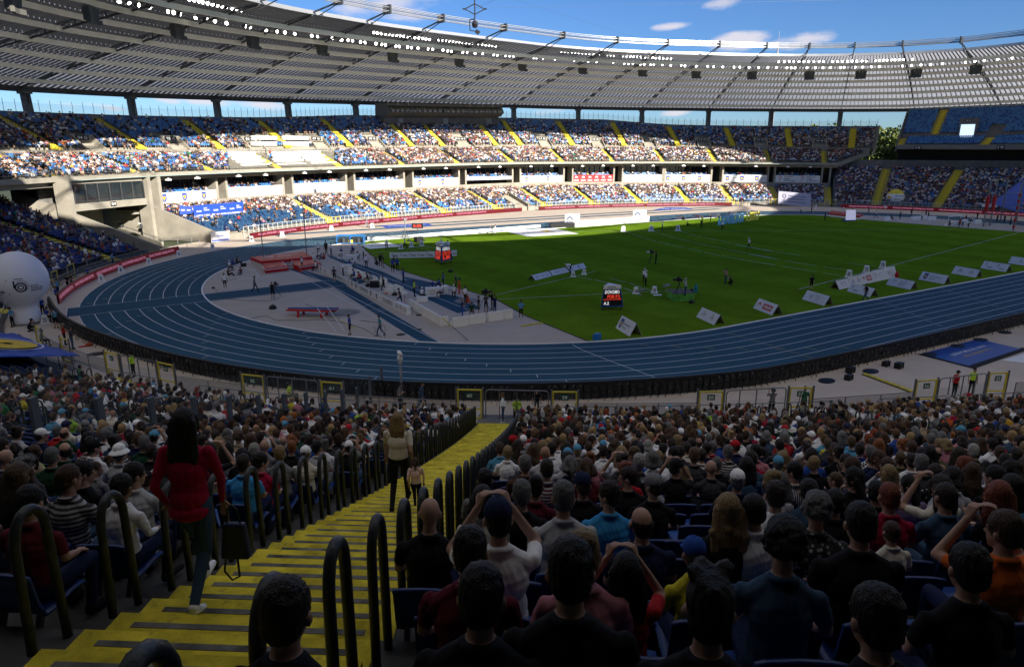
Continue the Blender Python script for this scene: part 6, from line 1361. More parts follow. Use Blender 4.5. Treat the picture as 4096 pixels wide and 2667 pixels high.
def led_board(P, label, face_in=1, h=1.0, txt=True, gap=1.3, tw=9.4, rear=False, off=2.):
 """perimeter board: red screen facing the pitch, black back with module clips"""
 P, s, L = polyline(P, .8); o = empty('led_board', (0,0,0),0, label, 'LED board', 'red LED boards round the track')
 T = np.gradient(P, axis=0); T /= np.linalg.norm(T, axis=1)[:, None]; Nn = np.stack([-T[:, 1], T[:, 0]], -1)*face_in # towards the track
 A = P+Nn*.09; B = P-Nn*.09; n = len(P)
 mb = MB(); z0, z1 = .06, h
 for (Q0, Q1, a, b) in ((B, B, z0, z1),(B, A, z1, z1),(A, B, z0, z0)):
  mb.strip([(*p, a) for p in Q0], [(*p, b) for p in Q1])
 mb.build('casing', black, o)
 mb = MB(); mb.strip([(*p, z0) for p in A], [(*p, z1) for p in A]); mb.build('screen', ledred, o)
 if txt:
  k = int((L-off)/(tw+gap)); tb = MB()
  for i in range(max(k, 0)):
   st = off+i*(tw+gap)
   def fn(x, y):
    q = st+x; q = L-q if face_in*1 > 0 else q; px_ = np.interp(q, s, P[:, 0]); py_ = np.interp(q, s, P[:, 1]); nx = np.interp(q, s, Nn[:, 0]); ny = np.interp(q, s, Nn[:, 1]); return (px_+nx*.10, py_+ny*.10,.3+y)
   put_text(tb, 'POLSKI ZWIĄZEK LEKKIEJ ATLETYKI', tw, .46, fn)
  if tb.v: tb.build('lettering', ledtxt, o)
 if rear:
  rb = MB(); cb = MB(); fb_ = MB()
  P2, s2, _ = polyline(P, .48)
  T2 = np.gradient(P2, axis=0); T2 /= np.linalg.norm(T2, axis=1)[:, None]; N2 = np.stack([-T2[:, 1], T2[:, 0]], -1)*face_in; rr = random.Random(5)
  for p, t_, n_ in zip(P2, T2, N2):
   rz = math.atan2(t_[1], t_[0])
   for zz in (.30,.72): c = p-n_*.13; rb.box((c[0], c[1], zz),(.38,.07,.34), rz)
   c = p-n_*.12+t_*.24; rb.beam((c[0], c[1], .0),(c[0], c[1], 1.0),.05)
   if rr.random() < .8: c = p-n_*.18+t_*rr.uniform(-.1,.1); z = .45+rr.choice((0,.42)); cb.beam((c[0], c[1], z),(c[0]+.02, c[1], z+.11),.022);
   c2 = p-n_*.55; fb_.beam((p[0]-n_[0]*.1, p[1]-n_[1]*.1,.9),(c2[0], c2[1], .03),.035) if rr.random() < .5 else None
  rb.build('module_backs', mat('module_black', (.016,.016,.018),.45), o); c_ = cb.build('cable_clips', mat('clip_white', (.35,.35,.36),.5), o); c_['kind'] = 'stuff'; f_ = fb_.build('rear_braces', black, o); f_['kind'] = 'stuff'
 return o
bc = lambda a, b, n=60, d=0.: [tuple(p) for p in base(np.linspace(a, b, n), d)]
led_board(bc(179.5,157.6), 'curved red LED board on the left with pale lettering, behind lane boxes 6 to 9', face_in=-1, tw=6.2, gap=.9, off=.6)
n1 = g0((994,956)); n2 = g0((2085,846)); a1 = dg_of(n1)[0]; a2 = dg_of(n2)[0]; a3 = dg_of(g0((2144,841)))[0]; a4 = dg_of(g0((2919,823)))[0]; a5 = dg_of(g0((3364,832)))[0]
led_board(bc(a1, a2), 'long red LED board below the far stand, left of the players tunnel', face_in=-1)
led_board(bc(a3, a4), 'long red LED board below the far stand, right of the players tunnel', face_in=-1)
led_board(bc(a5,-22), 'bright red LED board below the right hand stand', face_in=-1)
NL = smooth_poly([(-92.0,2.5),(-90.8,-7),(-88.3,-15),(-83,-26.5),(-76,-35.6),(-67,-42.3),(-57,-46.6),(-49,-48.4),(-18,-49.2),(20,-49.4),(48,-48.6),(75,-42)])
led_board([tuple(p) for p in NL], 'long curved black back of the near LED boards, full of clips and cables', face_in=1, rear=True, txt=True, h=1.12)
# ---------- near fence
mesh_m = mat('mesh_infill', (.10,.11,.12),.6, alpha=.42); rail_m = mat('fence_rail', (.17,.18,.195),.45,.4)
def barrier(P, h=1.05, label='', zb=0., mesh=True, name='fence', step=1.9, cat='fence', grp=None):
 o = empty(name, (P[0][0], P[0][1], zb),0, label, cat, grp); Q, s, L = polyline(P, step); Q = Q-np.array(P[0])
 mb = MB(); mb.tube([(*p, h) for p in Q], .03,6); mb.tube([(*p, .18) for p in Q], .018,5); mb.build('rail', rail_m, o)
 for p in Q: m = MB(); m.beam((*p, 0),(*p, h),.05); m.build('post', rail_m, o)
 if mesh: m = MB(); m.strip([(*p, .18) for p in Q], [(*p, h-.05) for p in Q]); m.build('mesh_infill', mesh_m, o)
 return o
gpos = {k: (G(*a, GH), G(*b, GH)) for k, (a, b) in gate_px.items()}
gmx = [('', ((240,1348),(271,1358))),('', ((139,1302),(161,1316))),('', ((203,1087),(223,1081))),('', ((266,1062),(292,1053)))]
def gate(A, B, num, label):
 A = Vector((A[0], A[1], 0)); B = Vector((B[0], B[1], 0)); d = (B-A); w = d.length; d.normalize(); w = min(max(w, 1.1),1.7); o = empty('exit_gate', A, math.atan2(d.y, d.x), label, 'gate', 'yellow exit gates in the near fence')
 m = MB(); [m.beam(p, q, .075) for p, q in (((0,0,.05),(0,0, GH)),((w, 0,.05),(w, 0, GH)),((.0375,0, GH-.037),(w-.0375,0, GH-.037)),((.0375,0,.62),(w-.0375,0,.62)),((.0375,0,.10),(w-.0375,0,.10)))]; m.build('frame', yellow_m, o)
 for x in (-.1, w+.1): m = MB(); m.beam((x, 0,0),(x, 0, GH+.1),.09); m.build('post', rail_m, o)
 m = MB(); m.add([(.05,.01,.65),(w-.05,.01,.65),(w-.05,.01, GH-.1),(.05,.01, GH-.1)], [(0,1,2,3)]); m.build('glass_pane', mat('gate_glass', (.25,.3,.3),.05, alpha=.14, spec=.4), o)
 if num:
  m = MB(); m.box((w*.5,-.03,1.42),(.42,.02,.32)); s_ = m.build('number_sign', green_s, o)
  m = MB(); put_text(m, num, .28,.2, lambda x, y: (w*.5-.14+x, -.045,1.32+y),0,.02); m.build('number', white, s_)
for k, (A, B) in gpos.items(): gate(A, B, k, 'yellow framed gate with green sign %s in the near fence, %s from the left' % (k, ordn(int(65-int(k)))))
for (k, (a, b)), lb in zip(gmx, ('yellow framed gate left of the seated steward', 'yellow framed gate just below the white balloon', 'yellow gate left of the photographers, open towards the track', 'tall yellow gate left of the curved LED board')): gate(G(*a, GH), G(*b, GH), '', lb)
def frame_panel(A, B, label):
 A = Vector((A[0], A[1], 0)); B = Vector((B[0], B[1], 0)); d = B-A; w = d.length-.5; d.normalize(); A = A+d*.25; o = empty('glass_barrier', A, math.atan2(d.y, d.x), label, 'barrier', 'glass barriers at the foot of the gangways')
 m = MB(); m.tube([(0,0,0),(0,0,1.6),(.05,0,1.72),(.18,0,1.78),(w-.18,0,1.78),(w-.05,0,1.72),(w, 0,1.6),(w, 0,0)], .035,7); m.build('frame', rail_m, o)
 for t in (.22,.5,.78): m = MB(); m.beam((w*t, 0,0),(w*t, 0,1.76),.05); m.build('post', rail_m, o)
 m = MB(); m.add([(.04,0,.1),(w-.04,0,.1),(w-.04,0,1.2),(.04,0,1.2)], [(0,1,2,3)]); m.build('glass_pane', MATS['gate_glass'], o)
for a, b in (('64', '63'),('62', '61'),('60', '59'),('58', '57'),('56', '55')): frame_panel(gpos[a][1], gpos[b][0], 'grey tube frame with glass between gates %s and %s, %s of five' % (a, b, ordn(1+(64-int(a))//2)))
def nearfence(A, B, label):
 a, b = dg_of(A), dg_of(B); n = 12; gs_ = np.linspace(a[0], b[0], n); ds = np.linspace(a[1], b[1], n)-.0
 barrier([tuple(base(g, d)[0]) for g, d in zip(gs_, ds)], 1.08, label, step=1.8, grp='mesh fences between the gates')
for a, b in (('63', '62'),('61', '60'),('59', '58'),('57', '56')): nearfence(gpos[a][1], gpos[b][0], 'low mesh fence between gates %s and %s, %s of four' % (a, b, ordn(1+(63-int(a))//2)))
E1 = gpos['55'][1]; g55 = dg_of(E1); barrier([tuple(base(g, g55[1])[0]) for g in np.linspace(g55[0]+.5, g55[0]+14,10)], 1.08, 'low mesh fence right of gate 55')
g64 = dg_of(gpos['64'][0]); barrier([tuple(base(g, g64[1]-.2)[0]) for g in np.linspace(g64[0]-.3, g64[0]-6.5,8)], 1.08, 'low mesh fence left of gate 64')
barrier([tuple(base(g, 2.2)[0]) for g in np.linspace(-176,-200,24)], 1.15, 'mesh fence in front of the left block of seats', step=1.6)
# tall bars with long rail in front of the first row
for g1, g2, lb in ((-171,-160.5, 'long top rail in front of the first row, left block'),(-158.5,-149.2, 'long top rail in front of the first row beside the stairs'),(-146.8,-136.5, 'long top rail in front of the first row right of the stairs'),(-134.5,-124, 'long top rail in front of the first row, right block')):
 barrier([tuple(base(g, 3.15)[0]) for g in np.linspace(g1, g2,10)], 1.0, lb, zb=.1, mesh=False, name='guard_rail', cat='railing', grp='guard rails before the first row')
# far fences with white frames and yellow gates
def farfence(a, b, label, col=white):
 o = empty('fence', (0,0,0),0, label, 'fence', 'fences below the far stands'); dg = np.linspace(a, b, max(4, int(abs(a-b)/.75))); P = base(dg, 2.0)
 m = MB(); m.tube([(*p, 1.95) for p in P], .045,4); m.tube([(*p, 1.1) for p in P], .035,4)
 for p in P: m.beam((*p, 0),(*p, 1.95),.07)
 m.build('frame', mat('fence_white', (.5,.5,.48),.5), o); m = MB(); m.strip([(*p, 1.0) for p in P], [(*p, 1.9) for p in P]); m.build('glass', MATS['gate_glass'], o)
farfence(146, a2+.6, 'fence below the far stand, left of the players tunnel'); farfence(a3-.6, a4-.5, 'fence below the far stand, right of the players tunnel'); farfence(38,25, 'fence in the shade at the right end of the far stand'); farfence(24,-20, 'fence below the right hand stand', steel)
for k, g in enumerate(aL):
 for s in (-1,1):
  P = base(g+s*.75,1.9)[0]; n_ = bnorm(g)[0]; t_ = Vector((-n_[1], n_[0], 0)); A = Vector((P[0], P[1], 0)); o = empty('exit_gate', A, math.atan2(t_.y, t_.x), 'small yellow gate %s of the %s far lower gangway from the left' % ('left' if s > 0 else 'right', ordn(k+1)), 'gate', 'yellow gates below the far stand')
  m = MB(); [m.beam(p, q, .1) for p, q in (((-.6,0,0),(-.6,0,2)),((.6,0,0),(.6,0,2)),((-.55,0,1.95),(.55,0,1.95)),((-.55,0,.9),(.55,0,.9)))]; m.build('frame', yellow_m, o)
# ================================================================== STANDING SIGNS
def aframe(bl, br, tl, label, prints=(), z=0., depth=.55, grp='white A-frame boards on the grass'):
 """tent board: front face given by three image points (bottom-left, bottom-right on the ground; top-left)"""
 A = Vector(g0(bl, z)); B = Vector(g0(br, z)); d = B-A; w = d.length; d.normalize(); up = Vector((0,0,1)); nrm = d.cross(up)*1.0 # towards the viewer side
 if (Vector(CAM)-A).dot(nrm) < 0: nrm = -nrm
 hz = max(.55, min(1.35, zof(A-nrm*depth, tl[1]))); o = empty('advertising_board', A, 0, label, 'advertising board', grp)
 q = lambda x, y, e=0.: d*x-nrm*(depth*y/hz)+Vector((0,0, y))+nrm*e
 m = MB(); th = .03; V = [q(0,0), q(w, 0), q(w, hz), q(0, hz)]; V2 = [p-nrm*th for p in V]; m.add(V+V2, [(0,1,2,3),(7,6,5,4),(0,4,5,1),(1,5,6,2),(2,6,7,3),(3,7,4,0)]); m.build('front_panel', mat('board_white', (.62,.63,.65),.45), o)
 b0 = -nrm*(2*depth); V = [d*0+b0, d*w+b0, q(w, hz)-nrm*(th+.002), q(0, hz)-nrm*(th+.002)]; V2 = [p-nrm*th for p in V]; m = MB(); m.add(V+V2, [(3,2,1,0),(4,5,6,7),(1,5,4,0),(2,6,5,1),(3,7,6,2),(0,4,7,3)]); m.build('rear_panel', mat('board_back', (.32,.29,.23),.7), o)
 pr = MB(); fn = lambda x, y: q(x, y, .0)+Vector(OFF[0])*0; OFF[0] = tuple(nrm)
 for it in prints:
  if it[0] == 't': _, body, x, y, ww, hh, mi = it; put_text(pr, body, ww*w, hh*hz, lambda X, Y: q(x*w+X, y*hz+Y, .008), mi, .02)
  elif it[0] == 'r': _, x, y, ww, hh, mi = it; pr.add([q(x*w, y*hz, .004), q((x+ww)*w, y*hz, .004), q((x+ww)*w, (y+hh)*hz, .004), q(x*w, (y+hh)*hz, .004)], [(0,1,2,3)], mi)
  else: logo(pr, lambda X, Y: q(X, Y, .002), it[0], it[1]*w, it[2]*hz, it[3]*hz)
 if pr.v: pr.build('print', LOGM, o)
 return o
T = lambda b, x, y, w, h, mi=3: ('t', b, x, y, w, h, mi)
minis = lambda x: [('eagle', x, .5,.7)]+[T(s, x+.17,.72-.16*i, .2,.1,2 if i == 1 else 3) for i, s in enumerate(('Ministerstwo', 'Kultury', 'Narodowego', 'i Sportu'))]
wojew = [('shield', .2,.5,.8), T('Województwo', .36,.5,.42,.16,0), T('Śląskie', .36,.25,.24,.16,0)]
pfr = [('tulip', .14,.6,.62), T('PFRON', .22,.22,.2,.17,0),('tulip', .62,.6,.62), T('PFRON', .7,.22,.2,.17,0)]
orl = [('orlen', .2,.52,.8),('r', .38,.25,.46,.5,2), T('ORLEN', .42,.36,.38,.28,4)]
lot = [('lotto', .27,.5,.72),('lotto', .73,.5,.72)]
gor = [('stripes', .25,.5,.8)]+[T(s, .45,.72-.17*i, w_, .1,0) for i, (s, w_) in enumerate((('GÓRNOŚLĄSKO', .3),('ZAGŁĘBIOWSKA', .32),('METROPOLIA', .28),('SPOŁECZNA', .25)))]
q12 = px(1.7,1350,1200)
aframe(q12(1890,190), q12(1985,248), q12(1922,105), 'white A-frame board with yellow eagle shield, nearest the blue box', wojew)
aframe(q7(150,1135), q7(270,1190), q7(180,1070), 'white A-frame board with two orange ring logos, second from the near kerb end', lot)
aframe(q7(537,1075), q7(665,1125), q7(567,1008), 'white A-frame board with ORLEN in a dark red box beside the near track', orl)
aframe(q7(870,1015), q7(1020,1060), q7(895,953), 'white A-frame board with pale eagle and ministry text beside the near track', minis(.3))
aframe(q7(1175,960), q7(1330,1000), q7(1200,905), 'white A-frame board with two PFRON marks behind the man in black', pfr)
aframe(q7(1440,915), q7(1605,950), q7(1465,862), 'white A-frame board with striped circle logo and four text lines', gor)
aframe(q7(1662,880), q7(1835,912), q7(1685,825), 'white A-frame board reading Województwo Śląskie, between striped circle and ring logo boards', wojew)
aframe(q7(1885,838), q7(2050,868), q7(1905,788), 'white A-frame board with two orange ring logos, third from the right edge', lot)
aframe(q7(2083,803), q7(2255,830), q7(2103,754), 'white A-frame board with two PFRON marks, second from the right edge', pfr)
aframe(q7(2270,770), q7(2440,795), q7(2290,723), 'white A-frame board with pale eagle cut by the right edge', minis(.45))
ed = [(1125,950),(1207,932),(1290,914),(1367,897),(1443,881),(1520,865)]
for (a, b), t_, pr_, lb in zip(zip(ed[:-1], ed[1:]),((1110,890),(1207,866),(1290,844),(1367,823),(1440,803)),(minis(.35), lot, orl, [('tulip', .2,.55,.6), T('Państwowy', .34,.6,.4,.1), T('Fundusz', .34,.42,.3,.1)], minis(.35)),('first board from the left of the joined white row on the right', 'second board of the joined white row, with two orange ring logos', 'third board of the joined white row, reading ORLEN', 'fourth board of the joined white row, with a small tulip mark', 'last board of the joined white row, beside a red extinguisher')): aframe(q7(*a), q7(*b), q7(*t_), lb, pr_, grp='joined white boards in the throwing sector')
for (a, b, t_, pr_, lb) in ((qM(740,155), qM(885,118), qM(730,118), [('lotto', .2,.5,.8),('lotto', .5,.5,.8),('lotto', .8,.5,.8)], 'low white board with three orange ring logos near the shot arcs'),(qM(893,115), qM(1035,82), qM(888,78), [('eagle', .25,.5,.7),('eagle', .7,.5,.7), T('Ministerstwo', .32,.6,.2,.12), T('Kultury', .32,.4,.16,.12)], 'low white board with two pale eagles under the bending official'),(qM(1045,78), qM(1182,45), qM(1042,48), [('shield', .15,.5,.8),('shield', .62,.5,.8), T('Śląskie', .24,.5,.2,.14), T('Śląskie', .72,.5,.2,.14)], 'low white board with two small shields right of the bending official')): aframe(a, b, t_, lb, pr_, grp='low white boards by the shot arcs')
K_ = qK
for x0, x1, yb, yt, pr_, lb in ((1327,1380,212,155, [('stripes', .3,.5,.6)], 'white A-frame board on the far grass, leftmost of five'),(1497,1580,200,145, orl, 'white A-frame board with a dark red logo on the far grass'),(1700,1762,190,135, [T('SILESIA', .2,.4,.6,.2)], 'white A-frame board on the far grass, behind the standing photographer'),(1862,1945,178,120, wojew, 'white A-frame board with a shield on the far grass'),(2103,2190,162,108, [T('LOTTO SILESIA', .2,.4,.6,.2)], 'white A-frame board on the far grass beside a yellow ball, rightmost of five')): aframe(K_(x0, yb-12), K_(x1, yb), K_(x0+8, yt), lb, pr_, grp='A-frame boards on the far grass')
def lowboard(a, b, h, label, prints=(), name='advertising_board', m=None, th=.25, grp=None, cat='advertising board'):
 A = Vector(g0(a)); B = Vector(g0(b)); d = B-A; w = d.length; d.normalize(); nrm = d.cross(Vector((0,0,1)))
 if (Vector(CAM)-A).dot(nrm) < 0: nrm = -nrm
 o = empty(name, A, 0, label, cat, grp); q = lambda x, y, e=0.: d*x+nrm*e+Vector((0,0, y)); mb = MB(); V = [q(0,0), q(w, 0), q(w, h), q(0, h)]; V2 = [p-nrm*th for p in V]; mb.add(V+V2, [(0,1,2,3),(7,6,5,4),(0,4,5,1),(1,5,6,2),(2,6,7,3),(3,7,4,0)]); mb.build('panel', m or white, o)
 pr = MB(); OFF[0] = tuple(nrm)
 for it in prints:
  if it[0] == 't': _, body, x, y, ww, hh, mi = it; put_text(pr, body, ww*w, hh*h, lambda X, Y: q(x*w+X, y*h+Y, .012), mi, .02)
  elif it[0] == 'r': _, x, y, ww, hh, mi = it; pr.add([q(x*w, y*h, .006), q((x+ww)*w, y*h, .006), q((x+ww)*w, (y+hh)*h, .006), q(x*w, (y+hh)*h, .006)], [(0,1,2,3)], mi)
  else: logo(pr, lambda X, Y: q(X, Y, .004), it[0], it[1]*w, it[2]*h, it[3]*h)
 if pr.v: pr.build('print', LOGM, o)
 return o
ms5 = [x for i in range(5) for x in (('tulip', .06+.19*i, .55,.6), T('PFRON', .10+.19*i, .25,.09,.3,0))]
lowboard(qS(725,375), qS(1232,362),.85, 'long low white board with five PFRON marks behind the far scoreboard', ms5, th=.05); lowboard(qS(1392,350), qS(1478,345),.85, 'short low white board with one PFRON mark right of the far scoreboard', [('tulip', .2,.55,.6), T('PFRON', .4,.25,.5,.3,0)], th=.05)
LS = lambda x: [T('LOTTO SILESIA MEMORIAŁ', x, .55,.16,.22,0), T('KAMILI SKOLIMOWSKIEJ', x, .22,.16,.22,0)]
lowboard(qT(1712,400), qT(2003,543),.75, 'white runway board with small shields and red marks, left section', [('shield', .1,.5,.7),('shield', .28,.5,.7),('orlen', .5,.5,.6),('orlen', .64,.5,.6), T('LOTTO SILESIA MEMORIAŁ', .74,.5,.24,.2,0)], th=.06, grp='white boards along the runway')
lowboard(qS(212,652), qS(778,940),.75, 'long white runway board with shields and LOTTO SILESIA MEMORIAŁ lettering', [('tulip', .03,.5,.7),('tulip', .11,.5,.7),('shield', .19,.5,.8),('shield', .28,.5,.8)]+LS(.36)+[('shield', .58,.5,.8),('shield', .69,.5,.8)]+LS(.8), th=.06, grp='white boards along the runway')
lowboard(qS(782,942), qS(922,1008),.75, 'short white runway board with three orange ring logos', [('lotto', .18,.5,.8),('lotto', .5,.5,.8),('lotto', .82,.5,.8)], th=.4, grp='white boards along the runway')
# white kerb-side blocks of the home straight
a_, b_ = q6(205,612), q6(440,600); lowboard(a_, b_, .55, 'low white block wall beside the finish, short left section', name='barrier_block', cat='barrier')
a_, b_ = q6(447,601), q6(1380,526); lowboard(a_, b_, .55, 'long low white block wall along the sunlit home straight', name='barrier_block', cat='barrier')
lowboard(q6(1625,526), q6(2120,491),1.3, 'tall long white block wall with small dark feet on the sunlit grass', name='barrier_block', cat='barrier', th=.6)
for (x0, x1, yb, lb) in ((172,296,282, 'lilac and white cube with arched logo, beside the black table'),(885,1003,232, 'lilac and white cube with arched logo, behind the white wall')):
 X = Vector(g0(qK((x0+x1)/2, yb))); o = empty('display_cube', X, .5, lb, 'display cube'); h = 2.6; mb = MB(); mb.box((0,0, h/2),(2.3,2.3, h)); mb.build('body', white, o)
 mb = MB(); OFF[0] = (0,0,0)
 for f_ in (lambda x, y: (x-1.15,-1.16, y), lambda x, y: (-1.16,1.15-x, y)): ring(mb, f_, 1.15,1.5,.45,.6,0,180,12,5); put_text(mb, 'SILESIA', 1.5,.3, lambda X, Y: f_(.4+X, .9+Y),5)
 mb.build('print', LOGM, o)
# letters KAMILA SKOLIMOWSKA seen from behind, so mirrored
A = Vector(g0(qK(2205,208))); B = Vector(g0(qK(1772,271))); d = (B-A); w = d.length; d.normalize(); nr = d.cross(Vector((0,0,1)))
lt = 'KAMILA SKOLIMOWSKA'; cw = w/len(lt)
for i, ch in enumerate(lt):
 if ch == ' ': continue
 P = A+d*(cw*i); V, F = textmesh(ch, .03); sx = cw*.8/V[:, 0].max(); sy = 1.9/V[:, 1].max(); o = MB(); n = len(V)
 V2 = [d*(x*sx)+Vector((0,0, y*sy)) for x, y, _ in V]; ed_ = {}
 for f in F:
  for a, b in zip(f, f[1:]+f[:1]): ed_[(a, b)] = 1
 side = [(a, b, n+b, n+a) for (a, b) in ed_ if (b, a) not in ed_]
 o.add([p for p in V2]+[p+nr*.15 for p in V2], [tuple(f) for f in F]+[tuple(n+q_ for q_ in f[::-1]) for f in F]+side); ob = o.build('giant_letter', mat('letter_yellow', (.85,.74,.10),.6) if i < 6 else mat('letter_blue', (.25,.58,.85),.6), loc=P)
 tag(ob, 'giant %s standing letter %s, %s of the mirrored name on the far grass' % ('yellow' if i < 6 else 'blue', ch, ordn(i+1 if i < 6 else i)), 'giant letter', 'giant letters standing on the grass')
# ---------- distance and lane boxes
def nbox(p, num, label, s=.62, name='lane_box', cat='lane marker', grp='white number boxes', face=None):
 X = Vector(g0(p)); dv = Vector(CAM)-X; rz = math.atan2(dv.y, dv.x)+math.pi/2 if face is None else face; o = empty(name, X, rz, label, cat, grp); m = MB(); a, b, h = s/2, s*.34, s*1.15
 m.add([(-a, -a, .03),(a, -a, .03),(a, a, .03),(-a, a, .03),(-b, -b, h),(b, -b, h),(b, b, h),(-b, b, h)], [(0,3,2,1),(4,5,6,7),(0,1,5,4),(1,2,6,5),(2,3,7,6),(3,0,4,7)]); m.box((0,0,.015),(s*1.25, s*1.25,.03)); m.build('body', white, o)
 if num:
  m = MB(); w_ = s*(.3 if len(num) == 1 else .48)
  put_text(m, num, w_, h*.58, lambda x, y: (x-w_/2,-a+(a-b)*(.2*h+y)/h-.012,.2*h+y),0,.02); m.build('number', black, o)
for p, n_ in ((qT(448,137), '5'),(qT(50,222), '6'),(qL(1850,178), '7'),(qL(1502,278), '8'),(qL(1258,392), '9'),(q0(1920,591), '3'),(q0(1712,622), '4'),(q0(2255,546), '2'),(qS(530,32), '1')): nbox(p, n_, 'white lane box numbered %s, %s of nine along the outer edge of the track' % (n_, ordn(int(n_))),.7 if n_ > '4' else .8)
nbox(qL(560,905), '20', 'white number box reading 20 beside the balloon foot', .6)
for p, n_, w_ in ((qM(1065,123), '16', 'left'),(qM(1160,103), '17', 'right')): nbox(p, n_, 'white distance box at the far end of the shot arc, %s one' % w_, .55)
for p, n_, w_ in ((qM(1608,268), '16', 'left'),(qM(1768,261), '18', 'right')): nbox(p, n_, 'white distance box at the near end of the shot arc, %s one' % w_, .6)
for p, n_, w_ in ((q7(1188,864), '80', 'leftmost'),(q7(1307,833), '75', 'middle'),(q7(1418,801), '70', 'rightmost')): nbox(p, n_, 'white distance box above the joined white row, %s one' % w_, .75)
for p, n_ in ((qK(775,333), ''),(qK(1068,328), '75'),(qK(1352,325), '70')): nbox(p, n_, 'white distance box on the far sector line, %s' % {'': 'leftmost', '75': 'middle', '70': 'rightmost'}[n_], .9)
for p, n_, w_ in ((qS(853,268), '16', 'leftmost'),(qS(968,248), '17', 'middle'),(qS(1083,235), '18', 'rightmost')): nbox(p, n_, 'white distance box behind the small white sheet, %s one' % w_, .7)
# ---------- triangular scoreboards
def scoreboard(p, sc_, lines, label, rz, cols):
 X = Vector(g0(p)); o = empty('scoreboard', X, rz, label, 'scoreboard'); R0, R1, h0, h1 = 1.05*sc_, .80*sc_, .35*sc_, 1.95*sc_
 tri = lambda r, z: [(r*math.cos(R_(a)), r*math.sin(R_(a)), z) for a in (-120-32,-60+0-28+28-0,90)]
 def tri(r, z): return [(-r, -.62*r, z),(r, -.62*r, z),(.0,1.0*r, z)]
 m = MB(); A = tri(R0, h0); B = tri(R1, h1); m.add(A+B, [(2,1,0),(3,4,5),(0,1,4,3),(1,2,5,4),(2,0,3,5)]); m.build('body', mat('score_blue', (.01,.06,.28),.5), o)
 m = MB(); C = tri(R1*1.02, h1+.002); D = tri(R1*.99, h1+.34*sc_); m.add(C+D, [(2,1,0),(3,4,5),(0,1,4,3),(1,2,5,4),(2,0,3,5)]); hd = m.build('header', white, o)
 for (i, j) in ((0,1),(2,0),(1,2)):
  a0, b0, a1, b1 = Vector(A[i]), Vector(A[j]), Vector(B[i]), Vector(B[j]); nr_ = (b0-a0).cross(a1-a0).normalized(); q = lambda x, y, e=.01: (a0*(1-x)*(1-y)+b0*x*(1-y)+b1*x*y+a1*(1-x)*y)+nr_*e
  m = MB(); m.add([q(.05,.08), q(.95,.08), q(.95,.97), q(.05,.97)], [(0,1,2,3)]); s_ = m.build('screen', mat('score_black', (.01,.01,.012),.35), o); m = MB()
  for body, x, y, w_, h_, mi in lines: put_text(m, body, w_, h_, lambda X_, Y_: q(x+X_, y+Y_, .02), mi, .03)
  m.add([q(.06,.40,.02), q(.94,.40,.02), q(.94,.43,.02), q(.06,.43,.02)], [(0,1,2,3)], 1); m.build('lettering', [mat('score_white', (.8,.8,.8),.5, emit=(.8,.8,.8), es=.2), mat('score_red', (.7,.05,.03),.5, emit=(.8,.05,.02), es=.25)], s_)
  c0, d0, c1, d1 = Vector(C[i]), Vector(C[j]), Vector(D[i]), Vector(D[j]); m = MB(); q2 = lambda x, y: (c0*(1-x)*(1-y)+d0*x*(1-y)+d1*x*y+c1*(1-x)*y)+nr_*.012; put_text(m, cols, .4,.6, lambda X_, Y_: q2(.3+X_, .2+Y_)); m.build('title', black, hd)
 for k, (x, y) in enumerate(((-R0*.8,-.5*R0),(R0*.8,-.5*R0),(0, R0*.75))): m = MB(); m.tube([(x-.04, y, .1),(x+.04, y, .1)], .1,10); m.beam((x, y, .15),(x, y, h0),.05); m.build('castor', black, o)
scoreboard(qM(1385,402),1.05, [('DONGMO', .1,.74,.8,.2,0),('POR P:2', .25,.48,.65,.2,1),('A.2', .1,.12,.25,.18,0)], 'blue three sided scoreboard headed KULA with DONGMO on its black screens', YAW-math.pi/2+.12, 'KULA')
scoreboard(qS(1315,430),1.25, [('GIERLS', .1,.70,.8,.22,0),('USA P:5', .1,.46,.8,.2,1),('5.80', .1,.1,.7,.26,1)], 'blue three sided scoreboard with red digits in front of the long PFRON board', YAW-math.pi/2+math.pi/3*1.0, 'TYCZKA')
X = Vector(g0(qE(530,492))); o = empty('scoreboard', X, YAW-math.pi/2+.2, 'small white screen scoreboard on a blue stand beside the far red mat', 'scoreboard'); m = MB(); m.add([(-1.3,-.2,.3),(1.3,-.2,.3),(1.2,.1,2.5),(-1.2,.1,2.5)], [(0,1,2,3)]); m.build('screen', mat('screen_white', (.7,.68,.8),.5, emit=(.7,.66,.85), es=.12), o); m = MB(); m.add([(1.35,-.2,.1),(1.9,.6,.1),(1.7,.6,2.4),(1.25,.12,2.55)], [(0,1,2,3)]); m.box((0,.4,.2),(2.6,1.1,.3)); m.build('body', mat('score_blue', (.01,.06,.28),.5), o)
m = MB(); [put_text(m, s, 1.2,.2, lambda x, y: (x-.9,-.19+.3*(1.9-.4*i+y-.3)/2.2,1.7-.4*i+y)) for i, s in enumerate(('SKOK', 'WZWYŻ', 'RANKING'))]; m.build('lettering', mat('score_ink', (.15,.03,.3),.6), o)
